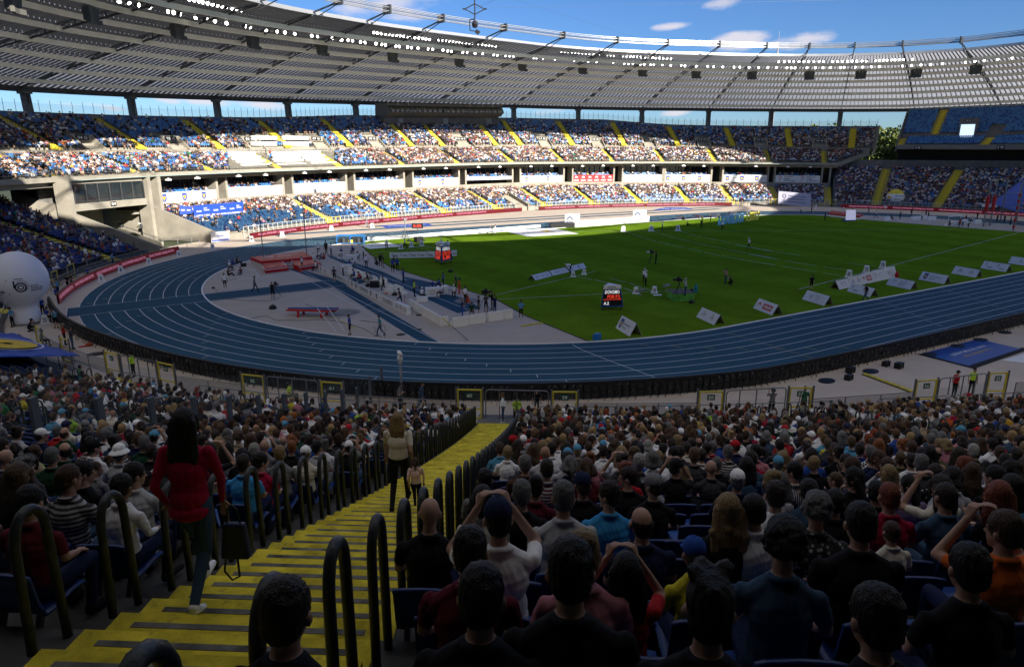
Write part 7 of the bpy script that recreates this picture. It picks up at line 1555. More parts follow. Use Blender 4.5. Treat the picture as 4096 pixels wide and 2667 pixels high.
# ---------- pole vault pit
pit = empty('pole_vault_mat', (0,0,0),0, 'big red pole vault landing mat with a white side band and two front wings', 'landing mat')
def matblock(P, z0, z1, name, m): mb = MB(); mb.prism([tuple(p[:2]) for p in P], z0, z1); return mb.build(name, m, pit)
ztop = .85
Pm = [G(*qT(893,232), ztop), G(*qT(1035,283), ztop), G(*qT(1260,262), ztop), G(*qT(1400,250), ztop), G(*qT(1632,228), ztop), G(*qT(1525,168), ztop)]
matblock(Pm, .42, ztop, 'main_cushion', redm); matblock(Pm, 0,.415, 'base_layer', mat('mat_white', (.55,.53,.52),.6))
matblock([G(*qT(1036,300),.5), G(*qT(1072,382),.5), G(*qT(1350,348),.5), G(*qT(1290,300),.6), G(*qT(1250,265),.6), G(*qT(1040,290),.6)], 0,.62, 'left_wing', redm)
matblock([G(*qT(1392,262),.6), G(*qT(1410,335),.5), G(*qT(1470,352),.5), G(*qT(1738,312),.5), G(*qT(1638,262),.6)], 0,.62, 'right_wing', redm)
mb = MB()
for a, b in (((1075,388),(1350,352)),((1476,356),(1735,318)),((1040,340),(1070,385)),((1265,268),(1320,332)),((1395,255),(1380,325))): A, B = G(*qT(*a),.64), G(*qT(*b),.64); mb.beam(A, B, .06)
mb.build('piping', white, pit)
mb = MB(); A, B, C, D = [Vector(G(*qT(x, y), ztop+.012)) for x, y in ((1030,245),(1180,238),(1165,215),(1030,225))]; q = lambda x, y: A*(1-x)*(1-y)+B*x*(1-y)+C*x*y+D*(1-x)*y
OFF[0] = (0,0,1); ring(mb, lambda x, y: q(x, y),.5,.5,.38,.48,0,360,20); put_text(mb, 'PFRON', .5,.36, lambda x, y: q(.25+x, .32+y)); A, B, C, D = [Vector(G(*qT(x, y), ztop+.012)) for x, y in ((1225,232),(1470,212),(1465,190),(1215,208))]; put_text(mb, 'Nowa energia sportu', .95,.4, lambda x, y: q(x, .5+y)); put_text(mb, 'lekkiej atletyki', .6,.3, lambda x, y: q(x, .05+y)); mb.build('print', white, pit)
for (bx, by, tx, ty, lb) in ((1060,312,1762,435, 'tall grey pole vault upright on the left of the red mat'),(1572,262,2065,425, 'tall grey pole vault upright on the right of the red mat')):
 X = Vector(g0(qT(bx, by))); z = zof(X, q0(tx, ty)[1]); o = empty('vault_upright', X, 0, lb, 'upright', 'pole vault uprights'); m = MB(); m.beam((0,0,0),(0,0, z),.11); m.build('post', steel, o); m = MB(); m.beam((-.1,0,.05),(1.3,-.9,.05),.1); m.beam((1.3,-.9,.05),(.05,0,1.2),.06); m.box((.5,-.35,.25),(1.1,.25,.3),-.6); m.build('foot', white, o)
 m = MB(); m.beam((0,0, z*.62),(.5,-.4, z*.62),.05); m.build('bar_peg', steel, o)
# ---------- white block benches
blk = MB(); blk.add([(-.5,-.28,0),(.5,-.28,0),(.5,.28,0),(-.5,.28,0),(-.5,-.28,.78),(.5,-.28,.78),(.5,-.06,.78),(-.5,-.06,.78),(.5,-.02,.42),(-.5,-.02,.42),(.5,.28,.42),(-.5,.28,.42)], [(3,2,1,0),(0,1,5,4),(4,5,6,7),(7,6,8,9),(9,8,10,11),(11,10,2,3),(0,4,7,9,11,3),(1,2,10,8,6,5)])
bench0 = None
def bench(a, b, label, flip=False, grp='cream block benches'):
 global bench0
 A = Vector(g0(a)); B = Vector(g0(b)); d = B-A; w = d.length; d.normalize(); rz = math.atan2(d.y, d.x)
 if bench0 is None: bench0 = blk.build('block_bench', cream); o = bench0; bv = o.modifiers.new('b', 'BEVEL'); bv.width = .03; bv.segments = 2
 else: o = bench0.copy(); COL.objects.link(o)
 c = (A+B)/2; nrm = Vector((-d.y, d.x, 0))*(-1 if flip else 1); o.location = c+nrm*.28; o.rotation_euler = (0,0, rz+(math.pi if flip else 0)); o.scale = ((w-.02)*1.,1.,1.1); tag(o, label, 'bench', grp)
segs = [((940,925),(1030,980)),((1032,982),(1125,1037)),((1128,1039),(1215,1090)),((1217,1091),(1300,1140))]
for i, (a, b) in enumerate(segs): bench(qS(*a), qS(*b), 'cream block bench in the diagonal row by the shot area, %s from the left' % ordn(i+1))
for i, (a, b) in enumerate([((1300,1140),(1390,1128)),((1435,1152),(1618,1122)),((1620,1121),(1802,1092)),((1832,1088),(2005,1062)),((2007,1061),(2105,1047))]): bench(qS(*a), qS(*b), 'cream block bench facing the shot circle in the front row, %s from the left' % ordn(i+1))
for i, (a, b) in enumerate([((295,545),(350,575)),((372,575),(440,605)),((450,600),(520,635)),((540,640),(600,668)),((640,655),(705,688)),((715,740),(780,775)),((800,745),(885,782))]): bench(qS(*a), qS(*b), 'white block seat behind the runway board, %s from the left' % ordn(i+1), True, 'white block seats behind the runway')
# tables, chairs
def table(p, w, d_, h, rz, label, m=white, cloth=True, prints=None):
 X = Vector(g0(p)); o = empty('table', X, rz, label, 'table'); mb = MB(); mb.box((0,0, h-.02),(w, d_, .04)); mb.build('tabletop', m, o)
 if cloth: mb = MB(); mb.box((0,-d_/2+.02, h/2),(w-.01,.02, h-.06)); [mb.box((s*(w/2-.02),.02, h/2),(.02, d_-.08, h-.06)) for s in (-1,1)]; c = mb.build('front_cloth', m, o)
 for x in (-w/2+.1, w/2-.1):
  for y in (-d_/2+.1, d_/2-.1): mb = MB(); mb.beam((x, y, 0),(x, y, h-.045),.04); mb.build('leg', darksteel, o)
 if prints: mb = MB(); ring(mb, lambda x, y: (x, -d_/2+.005, y),0, h*.5, h*.22, h*.3,0,180,12,1); put_text(mb, 'SILESIA', w*.3,.1, lambda x, y: (x-w*.15,-d_/2+.004, h*.3+y),5); mb.build('print', LOGM, o)
 return o
rzv = YAW-math.pi/2
table(qS(1205,800),1.5,.7,.95, rzv+.12, 'white officials desk with arched logo beside the blue runway', prints=1); table(qS(1320,775),1.2,.7,.9, rzv+.12, 'plain white officials desk right of the arched logo desk'); table(qS(245,520),1.3,.7,.9, rzv-.1, 'white desk with round logo below the 60 sign', prints=1); table(qS(300,400),1.7,.8,.8, rzv, 'white table with an open front behind the runway'); table(qS(560,700),1.0,.6,.75, rzv, 'small black table with blue water bottles', black); table(qK(130,290),5.,1.2,.95, rzv+.12, 'black draped table with drinks beside the lilac cube', black)
table(qS(1090,860),1.1,.5,.55, rzv, 'white low stand with an orange frame beside the seated official')
ch0 = None
def chair(p, rz, label, z=0.):
 global ch0
 if ch0 is None:
  ch0 = empty('folding_chair'); m = MB(); m.box((0,0,.44),(.42,.42,.04)); m.build('seat', black, ch0); m = MB(); m.box((.2,0,.78),(.03,.42,.22)); m.build('backrest', black, ch0)
  for s in (-.2,.2): m = MB(); m.beam((.22, s, .9),(-.2, s, 0),.028); m.build('leg', darksteel, ch0); m = MB(); m.beam((.2, s*.98,0),(-.18, s*.98,.44),.028); m.build('leg', darksteel, ch0)
  c = ch0
 else: c = copy_tree(ch0)
 X = Vector(g0(p, z)); c.location = X; c.rotation_euler = (0,0, rz); tag(c, label, 'chair', 'black folding chairs'); return c
# ================================================================== PEOPLE ON THE FIELD
DIR = {'away': 0, 'toward': math.pi, 'left': math.pi/2, 'right': -math.pi/2, 'al': .8, 'ar': -.8, 'tl': math.pi-.8, 'tr': -math.pi+.8}
def man(p, pz, fc, top, legs, label, z=0., **k):
 X = g0(p, z); rz = YAW+DIR[fc]+math.pi; k.setdefault('hair', 'short'); k.setdefault('hc', 'darkbrown')
 if k.pop('chair', False): chair(p, rz, 'black folding chair under '+label[:60].split(',')[0], z)
 return person(pz, tuple(X), rz, top=top, legs=legs, label=label, group='officials, athletes and crew on the field', **k)
WC = dict(hair='cap', hatc='white')
man(qT(600,608), 'stand', 'toward', 'white', 'black', 'athlete in white vest and black shorts standing on grey ground at the left', shorts=True, shoes='white', skin=1)
man(qT(955,648), 'walk', 'right', 'grey', 'black', 'person in grey hoodie carrying a white frame overhead', short_sleeve=False)
man(qT(1165,725), 'stand_cam', 'away', 'black', 'black', 'camera operator in black shorts with cap and shoulder camera beside the blue crossing', shorts=True, hair='cap', hatc='beige')
man(qT(648,392), 'sit', 'right', 'white', 'black', 'official in white cap seated left of the vault mat', chair=True, **WC)
man(qT(640,455), 'floor', 'right', 'black', 'black', 'photographer in black sitting on the ground below the seated official', hair='short'); man(qT(690,330), 'floor', 'tr', 'blue', 'denim', 'photographer in blue sitting beside the kerb left of the vault mat'); man(qT(745,315), 'floor', 'right', 'black', 'black', 'photographer in black sitting closest to the red mat'); man(qT(785,442), 'floor', 'toward', 'maroon', 'grey', 'photographer in dark red sitting in front of the red mat')
man(qT(1517,380), 'stand_front', 'left', 'white', 'black', 'pole vaulter in white vest standing on the runway at the red mat', shorts=True, shoes='white')
man(qT(1680,398), 'sit', 'left', 'white', 'black', 'official in white seated right of the vaulter', chair=True)
man(qT(1900,525), 'stand', 'toward', 'black', 'black', 'athlete in patterned vest standing between runway and white board', shorts=True, shoes='white', pat='spots')
man(qT(2085,1160), 'stand', 'left', 'blue', 'black', 'man in blue top and black shorts with a backpack by the vault poles', shorts=True)
man(qS(622,1243), 'walk', 'left', 'teal', 'denim', 'man in green tee and jeans walking with a cable on the near runway', hair='short')
man(qS(693,285), 'walk2', 'toward', 'white', 'black', 'official in white walking left across the small white sheet', **WC); man(qS(897,266), 'walk', 'left', 'white', 'black', 'official in white walking beside the distance boxes'); man(qS(1302,275), 'stand', 'toward', 'white', 'black', 'official in white cap standing behind the far scoreboard', **WC); man(qS(1372,300), 'stand', 'right', 'white', 'black', 'official in white standing right of the one behind the far scoreboard')
man(qS(465,480), 'stand', 'toward', 'white', 'black', 'official in white tee and black trousers beside the second runway'); man(qS(585,452), 'crouch', 'left', 'black', 'black', 'photographer in black crouching beside the second runway'); man(qS(622,462), 'stand', 'away', 'black', 'black', 'man in black, left of the pair by the grass edge'); man(qS(652,476), 'stand', 'right', 'black', 'khaki', 'man in black top and light shorts by the grass edge', shorts=True)
man(qS(760,526), 'stand_behind', 'away', 'blue', 'black', 'man in blue tee standing with hands behind, leftmost of three'); man(qS(812,515), 'stand', 'away', 'blue', 'black', 'man in blue tee at the grass edge, right of the pair'); man(qS(775,490), 'stand', 'right', 'navy', 'black', 'man in navy standing behind the two in blue'); man(qS(880,650), 'stand_front', 'left', 'blue', 'black', 'man in blue tee alone beside the grass edge')
man(qS(660,750), 'walk', 'left', 'black', 'black', 'athlete all in black reaching towards the block seats', short_sleeve=False, shoes='white'); man(qS(1002,800), 'stand_front', 'right', 'hivis', 'black', 'woman in bright yellow top beside the low stand', hair='bun', hc='brown'); man(qS(1085,832), 'sit', 'tr', 'white', 'black', 'official in white cap seated beside the low stand', chair=True, **WC)
man(qS(1210,745), 'sit', 'toward', 'blue', 'black', 'official in blue seated behind the arched logo desk', chair=True, hair='crop', hc='grey'); man(qS(1275,730), 'sit', 'ar', 'blue', 'black', 'man in blue seated behind the desks with dark glasses', chair=True); man(qS(1305,803), 'sit', 'left', 'white', 'black', 'official in white seated at the end of the logo desk', chair=True, hair='cap', hatc='black'); man(qS(1325,700), 'stand_fold', 'right', 'blue', 'navy', 'man in blue tee standing behind the officials desks')
man(qS(1445,800), 'sit', 'toward', 'white', 'black', 'official in white cap seated by the orange tripod', chair=True, **WC); man(qS(1468,725), 'stand', 'left', 'navy', 'black', 'bearded man in navy standing behind the orange tripod', hair='short', hc='grey'); man(qS(1572,875), 'stand', 'ar', 'white', 'black', 'tall man in white tee and black trousers beside the traffic cone')
man(qS(1538,1035), 'stand_front', 'right', 'navy', 'blue', 'woman athlete in navy with fair hair leaning on the front bench', hair='bun', hc='blonde', w=1.05); man(qS(1645,1020), 'sit', 'toward', 'darkgreen', 'black', 'athlete in camouflage top seated by the front bench', shorts=True, w=1.15, chair=True); man(qS(1720,1003), 'stand', 'right', 'black', 'black', 'woman in black shorts standing right of the seated athlete', shorts=True, hair='bun', hc='darkbrown', w=1.15); man(qS(1803,975), 'stand_cam', 'away', 'darkgrey', 'black', 'camera operator in black shorts behind the big camera', shorts=True); man(qS(1872,948), 'stand_cam', 'left', 'black', 'black', 'tall man in black at the big camera', short_sleeve=False, sc=1.04); man(qS(1903,985), 'stand_fold', 'al', 'navy', 'navy', 'woman athlete in navy with hair up standing by the bench', hair='bun', hc='brown', w=1.05)
man(qS(2195,1048), 'stand_front', 'toward', 'lightblue', 'black', 'shot putter in pale blue vest standing at the corner of the grass', shorts=True, skin=2, w=1.15, shoes='white', hc='black'); man(qS(850,905), 'run', 'left', 'navy', 'navy', 'athlete in navy lifting a knee beside the runway board', shorts=True, shoes='white')
for i, (p, t_, l_) in enumerate((((330,612), 'blue', 'black'),((405,640), 'red', 'black'),((480,655), 'navy', 'beige'),((530,650), 'lightgrey', 'grey'))): man(qS(*p), 'sit_lean' if i % 2 else 'sit', 'left', t_, l_, 'athlete in %s seated on the block seats, %s from the left' % (cn.get(t_, t_), ordn(i+1)), shorts=True, shoes='white', skin=i % 3)
man(qS(203,565), 'stand', 'right', 'white', 'black', 'official in white beside the 60 sign', hair='short'); man(qS(275,500), 'sit', 'right', 'blue', 'navy', 'man in blue seated behind the round logo desk', chair=True); man(qS(318,485), 'sit', 'left', 'white', 'black', 'official in white seated behind the round logo desk', chair=True); man(qS(185,355), 'sit', 'away', 'blue', 'black', 'man in blue seated at the equipment left of the white table', chair=True); man(qS(70,335), 'stand', 'right', 'white', 'black', 'man in white tee standing by the equipment left of the white table'); man(qS(15,308), 'stand', 'toward', 'black', 'black', 'man in black standing left of the man in white tee'); man(qS(312,327), 'sit', 'al', 'blue', 'grey', 'official in blue and white seated near the small white sheet', chair=True); man(qS(375,400), 'sit', 'left', 'white', 'black', 'woman in white seated at the white table', chair=True, hair='bob', hc='black'); man(qS(435,375), 'stand', 'left', 'white', 'black', 'official in white just behind the white table', hair='bun')
man(qT(1710,200), 'stand', 'toward', 'white', 'black', 'official in white cap standing right of the vault mat', **WC); man(qT(1800,200), 'stand', 'toward', 'black', 'black', 'man in black standing right of the vault mat'); man(qT(1728,262), 'sit', 'left', 'white', 'black', 'official in white cap seated right of the vault mat', chair=True, **WC); man(qT(1775,262), 'floor', 'left', 'red', 'black', 'athlete in red sitting on the ground right of the vault mat')
man(q6(1052,580), 'stand_cam', 'left', 'black', 'denim', 'camera operator in jeans standing on the sunlit grass', hair='short'); man(q6(1072,572), 'stand', 'right', 'white', 'white', 'man in white beside the camera operator on the sunlit grass')
man(q6(2207,548), 'stand', 'right', 'white', 'black', 'official in white standing on the far sector line in the sun'); man(qK(1450,272), 'floor', 'right', 'black', 'black', 'photographer in black sitting on the far grass'); man(qK(1600,294), 'stand_fold', 'toward', 'black', 'black', 'photographer in black standing on the far grass, left of two'); man(qK(1697,226), 'stand_cam', 'left', 'black', 'black', 'photographer in black standing before the far white board'); man(qK(1820,314), 'stand', 'away', 'white', 'black', 'official in white cap before the giant blue letters', **WC)
man(qK(2102,517), 'walk', 'left', 'white', 'black', 'official in white cap walking alone across the middle of the grass', **WC); man(qK(1118,675), 'stand_cam', 'left', 'black', 'black', 'camera operator in black beside a tripod camera in the middle of the grass', hair='cap', hatc='black'); man(qK(995,880), 'stand', 'toward', 'white', 'black', 'official in white cap, rear one of two on the grass', **WC); man(qK(1010,905), 'stand', 'right', 'white', 'black', 'official in white cap, front one of two on the grass', **WC)
man(qK(212,768), 'bend', 'left', 'white', 'black', 'official in white cap bending over the low white boards', **WC); man(qK(1855,880), 'stand_cam', 'left', 'pink', 'denim', 'man in salmon tee aiming a long white lens'); man(qK(1912,898), 'crouch', 'left', 'black', 'black', 'man in black crouching beside the long lens photographer', hair='crop')
man(q7(930,955), 'stand', 'away', 'black', 'black', 'man in black shorts standing behind the eagle board', shorts=True); man(q7(1300,1024), 'walk', 'left', 'black', 'denim', 'man in black top walking in front of the PFRON board')
for p, pz, fc, t_, l_, lb, kw in ((( 165,378), 'stand', 'toward', 'white', 'white', 'official in white at the right end of the home straight', WC),((120,402), 'stand', 'left', 'navy', 'black', 'man in navy near the large grey banner', {}),((8,405), 'stand', 'left', 'white', 'black', 'official in white at the foot of the large grey banner', {}),((262,478), 'stand_cam', 'right', 'black', 'black', 'camera operator in black left of the far white screen', {}),((455,402), 'stand', 'right', 'white', 'white', 'official in white behind the far red mat', {}),((548,402), 'crouch', 'right', 'blue', 'blue', 'helper in blue crouching behind the far red mat', {}),((725,406), 'walk', 'right', 'blue', 'navy', 'man in blue walking along the far bend', {}),((905,372), 'bend', 'left', 'white', 'white', 'helper in white bending at the right LED board', {}),
  ((805,460), 'walk2', 'left', 'white', 'black', 'official in white walking on the grey apron beyond the grass', {}),((1060,468), 'stand_front', 'left', 'black', 'black', 'man in black standing on the apron left of the white blocks', {}),((1180,432), 'stand', 'toward', 'black', 'black', 'man in black behind the white blocks', {}),((1292,478), 'stand', 'left', 'white', 'black', 'official in white between the far white blocks', {}),((1335,440), 'stand', 'right', 'navy', 'navy', 'man in navy behind the far white blocks', {}),((1360,455), 'stand', 'right', 'grey', 'black', 'woman in grey behind the far white blocks', dict(hair='long', hc='blonde')),
  ((965,478), 'sit', 'right', 'navy', 'black', 'man in navy seated at the small white desk on the apron', {}),((1690,557), 'stand', 'away', 'red', 'black', 'athlete in red standing left of the hammer cage', {}),((1725,548), 'stand', 'toward', 'white', 'navy', 'official in white standing left of the hammer cage', {}),((1785,557), 'bend', 'left', 'white', 'navy', 'official in white bending left of the hammer cage', WC),((1755,510), 'stand', 'right', 'black', 'black', 'man in black behind the officials left of the cage', {}),((1828,503), 'sit', 'left', 'white', 'black', 'official in white seated left of the hammer cage', {}),((1880,470), 'stand', 'left', 'black', 'black', 'tall man in black behind the hammer cage', {}),((1590,538), 'crouch', 'left', 'black', 'black', 'man in black crouching beside the far runway board', {}),((2090,500), 'stand', 'left', 'darkgreen', 'black', 'man in dark green inside the hammer cage', {}),((2168,505), 'stand', 'left', 'black', 'black', 'man in black standing at the right of the hammer cage', {}),((2232,530), 'stand', 'left', 'grey', 'black', 'person in grey at the far right of the hammer cage', {})): man(qE(*p), pz, fc, t_, l_, lb, **kw)
# left corner, outside the boards
man(qL(165,955), 'stand_behind', 'left', 'lightblue', 'black', 'man in pale blue bib beside the foot of the white balloon'); man(qL(540,805), 'stand', 'toward', 'blue', 'black', 'man in blue tee standing right of the balloon'); man(qL(590,890), 'sit', 'right', 'blue', 'black', 'helper in blue seated at the balloon foot'); man(qL(705,965), 'stand_cam', 'toward', 'lightblue', 'black', 'photographer in pale blue bib and shorts before the black boards', shorts=True, hc='black'); man(qL(815,1178), 'stand_front', 'ar', 'red', 'black', 'blonde woman in red jacket beside the black boards', hair='long', hc='blonde', short_sleeve=False); man(qL(905,1225), 'stand_front', 'ar', 'darkgrey', 'denim', 'man in dark jacket and cap beside the woman in red', hair='cap', hatc='olive', short_sleeve=False)
man(qL(850,500), 'stand_front', 'right', 'black', 'black', 'man in black leaning on the curved LED board, left one'); man(qL(895,480), 'stand_front', 'right', 'brown', 'black', 'man in brown leaning on the curved LED board, right one'); man(qL(730,560), 'stand_cam', 'left', 'lightblue', 'navy', 'photographer in pale blue bib behind the curved LED board'); man(qL(700,610), 'sit', 'right', 'blue', 'black', 'helper in blue seated behind the end of the curved LED board'); man(qL(1090,340), 'sit', 'right', 'blue', 'black', 'helper in blue seated behind the middle of the curved LED board'); man(qL(1405,195), 'stand', 'right', 'lightblue', 'black', 'person in pale blue bib behind the curved LED board, near the white post')
man(qL(385,1010), 'crouch', 'right', 'black', 'black', 'person in black hood filming with a phone by the fence', hair='helmet', hc='black'); man((538,1508), 'stand_fold', 'left', 'hivis', 'black', 'steward in yellow vest by gate 63', hair='cap', hatc='black', short_sleeve=False); man((1160,1612), 'sit', 'right', 'hivis', 'black', 'steward in yellow vest sitting by gate 61', hair='short'); man((172,1385), 'sit', 'right', 'hivis', 'black', 'steward in yellow vest sitting below the balloon', hair='curly', hc='brown')
def on_stand(u, v):
 z = 3.
 for _ in range(60): X = G(u, v, z); g, d = dg_of(X); z = z*.6+.4*max(.0, float(zNear(max(d, 2.))))
 return X, g, d
def standp(p, pz, fc, top, legs, label, dz=0., **k):
 X, g, d = on_stand(*p); k.setdefault('hair', 'short'); k.setdefault('hc', 'darkbrown'); return person(pz, (X[0], X[1], X[2]+dz), YAW+DIR[fc]+math.pi, top=top, legs=legs, label=label, **k)
WJ = standp((815,2385), 'walk', 'away', 'crimson', 'denim', 'woman in crimson jacket with very long black hair walking down the stairs', hair='verylong', hc='black', short_sleeve=False, shoes='white', w=.98, sc=1.02, voxel=.009, jacket=True)
MO = standp((1603,2026), 'walk2', 'away', 'cream', 'black', 'blonde woman in cream lace top and black trousers on the stairs', hair='long', hc='blonde', sc=1.01, voxel=.010, w=1.06)
GI = standp((1668,2040), 'walk', 'away', 'palepink', 'navy', 'small girl in pale pink dress beside the blonde woman', hair='pony', hc='brown', sc=.55, short_sleeve=False)
standp((2013,1688), 'stand_front', 'left', 'white', 'denim', 'woman in white top and jeans standing at the foot of the stairs', hair='long', hc='lightbrown', short_sleeve=False, shoes='white', w=.92)
standp((2088,1755), 'stand', 'ar', 'grey', 'black', 'boy in grey tee and purple cap on the right side of the stairs', hair='cap', hatc='crimson', sc=.78)
man((2068,1672), 'sit', 'toward', 'hivis', 'black', 'steward in yellow vest and cap sitting below the stairs', chair=True, hair='cap', hatc='black', short_sleeve=False); man((2146,1655), 'stand', 'toward', 'black', 'black', 'boy in dark top standing right of the seated steward', sc=.85); man((1600,1645), 'stand_fold', 'right', 'grey', 'black', 'woman in patterned grey top by the fence below the camera pole', hair='long', hc='black', pat='spots'); man((1688,1640), 'walk', 'right', 'denim', 'denim', 'man in denim jacket walking by the fence', short_sleeve=False); man((3209,1662), 'stand', 'away', 'green', 'black', 'man in green tee beyond gate 57'); man((3082,1668), 'stand_cam', 'away', 'black', 'black', 'woman in checked shirt filming between gates 58 and 57', hair='pony', hc='black', pat='check'); man((3812,1590), 'stand', 'right', 'red', 'black', 'man in red top and black cap by gate 56', hair='cap', hatc='black'); man((3880,1578), 'stand', 'toward', 'hivis', 'black', 'steward in yellow vest between gates 56 and 55', hair='crop', hc='black')
# handbag of the woman in crimson
X = Vector(WJ.location); rt = Vector((RGT[0], RGT[1], 0)).normalized(); fw = Vector((FWD[0], FWD[1], 0)).normalized()
o = empty('handbag', X+rt*.34+fw*.02+Vector((0,0,.40)), YAW-math.pi/2, 'navy leather bag with a hanging strap held by the woman in crimson', 'handbag'); m = MB(); m.add([(-.13,-.06,0),(.13,-.06,0),(.13,.06,0),(-.13,.06,0),(-.09,-.035,.34),(.10,-.035,.34),(.10,.035,.34),(-.09,.035,.34)], [(0,3,2,1),(4,5,6,7),(0,1,5,4),(1,2,6,5),(2,3,7,6),(3,0,4,7)]); b_ = m.build('body', mat('bag_navy', (.012,.02,.06),.45), o); bv = b_.modifiers.new('b', 'BEVEL'); bv.width = .025; bv.segments = 3
m = MB(); m.tube([(-.06,0,.33),(-.04,0,.47),(0,0,.52),(.04,0,.47),(.06,0,.33)], .009,6); m.build('handle', black, o); m = MB(); m.tube([(-.1,0,.02),(-.13,0,-.15),(-.07,0,-.24),(.0,0,-.2),(.0,0,-.02)], .010,6); m.build('strap', black, o)
# ================================================================== FIELD EQUIPMENT
def cam_tripod(p, label, z=0., s=1., fc='left', lens=black):
 X = Vector(g0(p, z)); o = empty('tripod_camera', X, YAW+DIR[fc]+math.pi, label, 'video camera', 'cameras on tripods'); o.scale = (s,)*3
 for a in (0,2.1,4.2): m = MB(); m.beam((.55*math.cos(a),.55*math.sin(a),0),(0,0,1.15),.045); m.build('leg', black, o)
 m = MB(); m.beam((0,0,1.1),(0,0,1.4),.09); m.box((0,0,1.55),(.55,.22,.3)); m.box((-.1,0,1.78),(.25,.16,.14)); m.beam((.2,0,1.4),(.7,.1,1.2),.03); b = m.build('body', black, o); m = MB(); m.tube([(-.27,0,1.55),(-.62,0,1.55)], [.10,.12], 12); m.build('lens', lens, o); return o
cam_tripod(qK(1068,676), 'tripod camera with pale housing in the middle of the grass', s=1.05, lens=white); cam_tripod(qM(1975,282), 'black tripod camera on the green platform', z=.85, fc='left'); cam_tripod(qS(1790,945), 'big black broadcast camera by the shot circle', s=1.1, fc='right')
cam_tripod(qT(1205,700), 'monopod camera held by the operator in black', s=.85, fc='tr')
P4 = [g0(qM(1878,300)), g0(qM(1940,341)), g0(qM(2112,335)), g0(qM(2050,296))]
o = empty('camera_platform', (0,0,0),0, 'low camera platform with bright green cloth sides and a grey deck', 'platform'); m = MB(); m.prism([tuple(p[:2]) for p in P4], .02,.80); m.build('skirt', mat('green_cloth', (.10,.38,.06),.8, noise=.35, nscale=1.5), o); m = MB(); m.prism([tuple(p[:2]) for p in P4], .803,.85); m.build('deck', mat('deck_grey', (.12,.10,.10),.8), o)
X = G(*qM(2035,285),.85); person('stand_cam', tuple(X), YAW+math.pi/2+math.pi, top='lightgrey', legs='denim', hair='cap', hc='grey', hatc='lightgrey', short_sleeve=False, label='camera operator in pale grey hoodie standing on the green platform', group='officials, athletes and crew on the field')
# vault pole rack
c = Vector(g0(qT(1650,935))); o = empty('pole_rack', c, YAW-math.pi/2-.12, 'rack of vaulting poles in red bags on red legs', 'pole rack')
rr = random.Random(9)
for i in range(9): m = MB(); y = -.6+.16*i; m.tube([(-2.3+rr.uniform(-.15,.15), y, .62+rr.uniform(-.05,.1)),(2.2+rr.uniform(-.3,.3), y+rr.uniform(-.1,.1),.66+rr.uniform(-.05,.12))], rr.uniform(.06,.09),8); m.build('pole_bag', [redm, mat('bag_dark', (.03,.02,.025),.7), redm, mat('bag_blue', (.05,.15,.35),.6)][i % 4], o)
for x in (-1.2,1.0):
 for y in (-.6,.6): m = MB(); m.tube([(x, y, 0),(x, y, .6)], .11,10); m.build('leg', redm, o)
for a, b, t_, lb in (((1690,840),(1920,1118), white, 'white vaulting pole leaning from the rack to the ground, left one'),((1810,825),(2020,1112), white, 'white vaulting pole leaning from the rack to the ground, right one'),((1860,940),(2165,1082), yellow, 'dark and yellow vaulting pole lying on the grey ground'),((1535,788),(1680,830), steel, 'grey vaulting pole sticking out of the rack')):
 A = Vector(G(*qT(*a),.8 if a[1] < 860 else .06)); B = Vector(G(*qT(*b),.05)); m = MB(); m.tube([A, B], .028,7); tag(m.build('vaulting_pole', t_), lb, 'vaulting pole')
A = Vector(G(*qS(1310,1035),.95)); B = Vector(G(*qS(1600,1285),.06)); m = MB(); m.tube([A, A*.6+B*.4], .04,7); m.tube([A*.6+B*.4, B], .035,7,1); o = m.build('vaulting_pole', [yellow, steel]); tag(o, 'yellow banded pole leaning from the front bench to the ground', 'vaulting pole')
X = Vector(PR and g0(qT(1517,380))); m = MB(); A = X+Vector((0,0,1.1))+rt*-.1; m.tube([A-rt*1.6-fw*.3+Vector((0,0,-.75)), A+rt*1.8+fw*.6+Vector((0,0,1.1))], .022,6); tag(m.build('vaulting_pole', steel), 'pale pole held by the vaulter at the red mat', 'vaulting pole')
A = Vector(g0(qT(600,608)))+Vector((0,0,.85)); m = MB(); m.tube([A+rt*.2, A+rt*1.3+Vector((0,0,.25))], .02,6); m.lathe([(0,-.05),(.06,0),(0,.05)], A+rt*1.3+Vector((0,0,.25)),8); tag(m.build('boom_microphone', black), 'short dark boom held by the athlete in white vest', 'microphone')
A = Vector(g0(qT(955,648))); m = MB(); m.beam(A-rt*.25+Vector((0,0,.7)), A-rt*.25+Vector((0,0,2.4)),.05); m.beam(A-rt*.25+Vector((0,0,2.4)), A+rt*.15+Vector((0,0,2.4)),.12); m.beam(A+rt*.15+Vector((0,0,2.4)), A+rt*.5+Vector((0,0,1.65)),.14,.06); tag(m.build('white_frame', white), 'white and orange frame carried by the person in grey hoodie', 'frame')
# cables on the ground
def cable(P, label): m = MB(); Q = smooth_poly([tuple(G(*p)[:2]) for p in P]); m.tube([(*q, .02) for q in Q], .018,5); tag(m.build('cable', black), label, 'cable')
cable([qT(480,620), qT(560,710), qT(640,740), qT(1000,758),(1100,1202), qT(1245,715)], 'thin black cable curving from the left kerb to the camera operator'); cable([qT(880,972), qT(1090,925), qT(1200,990), qT(1280,985), qT(1500,990), qT(1700,975), qT(1850,985), qT(2200,1060), qT(2380,1165)], 'thin black cable looping past the pole rack'); cable([qS(550,1130), qS(560,1200), qS(640,1275)], 'thin dark cable hanging from the man in green tee'); cable([q12(150,1000/1.0-860), q12(330,160), q12(320,262)], 'thin dark cable trailing across the near runway')
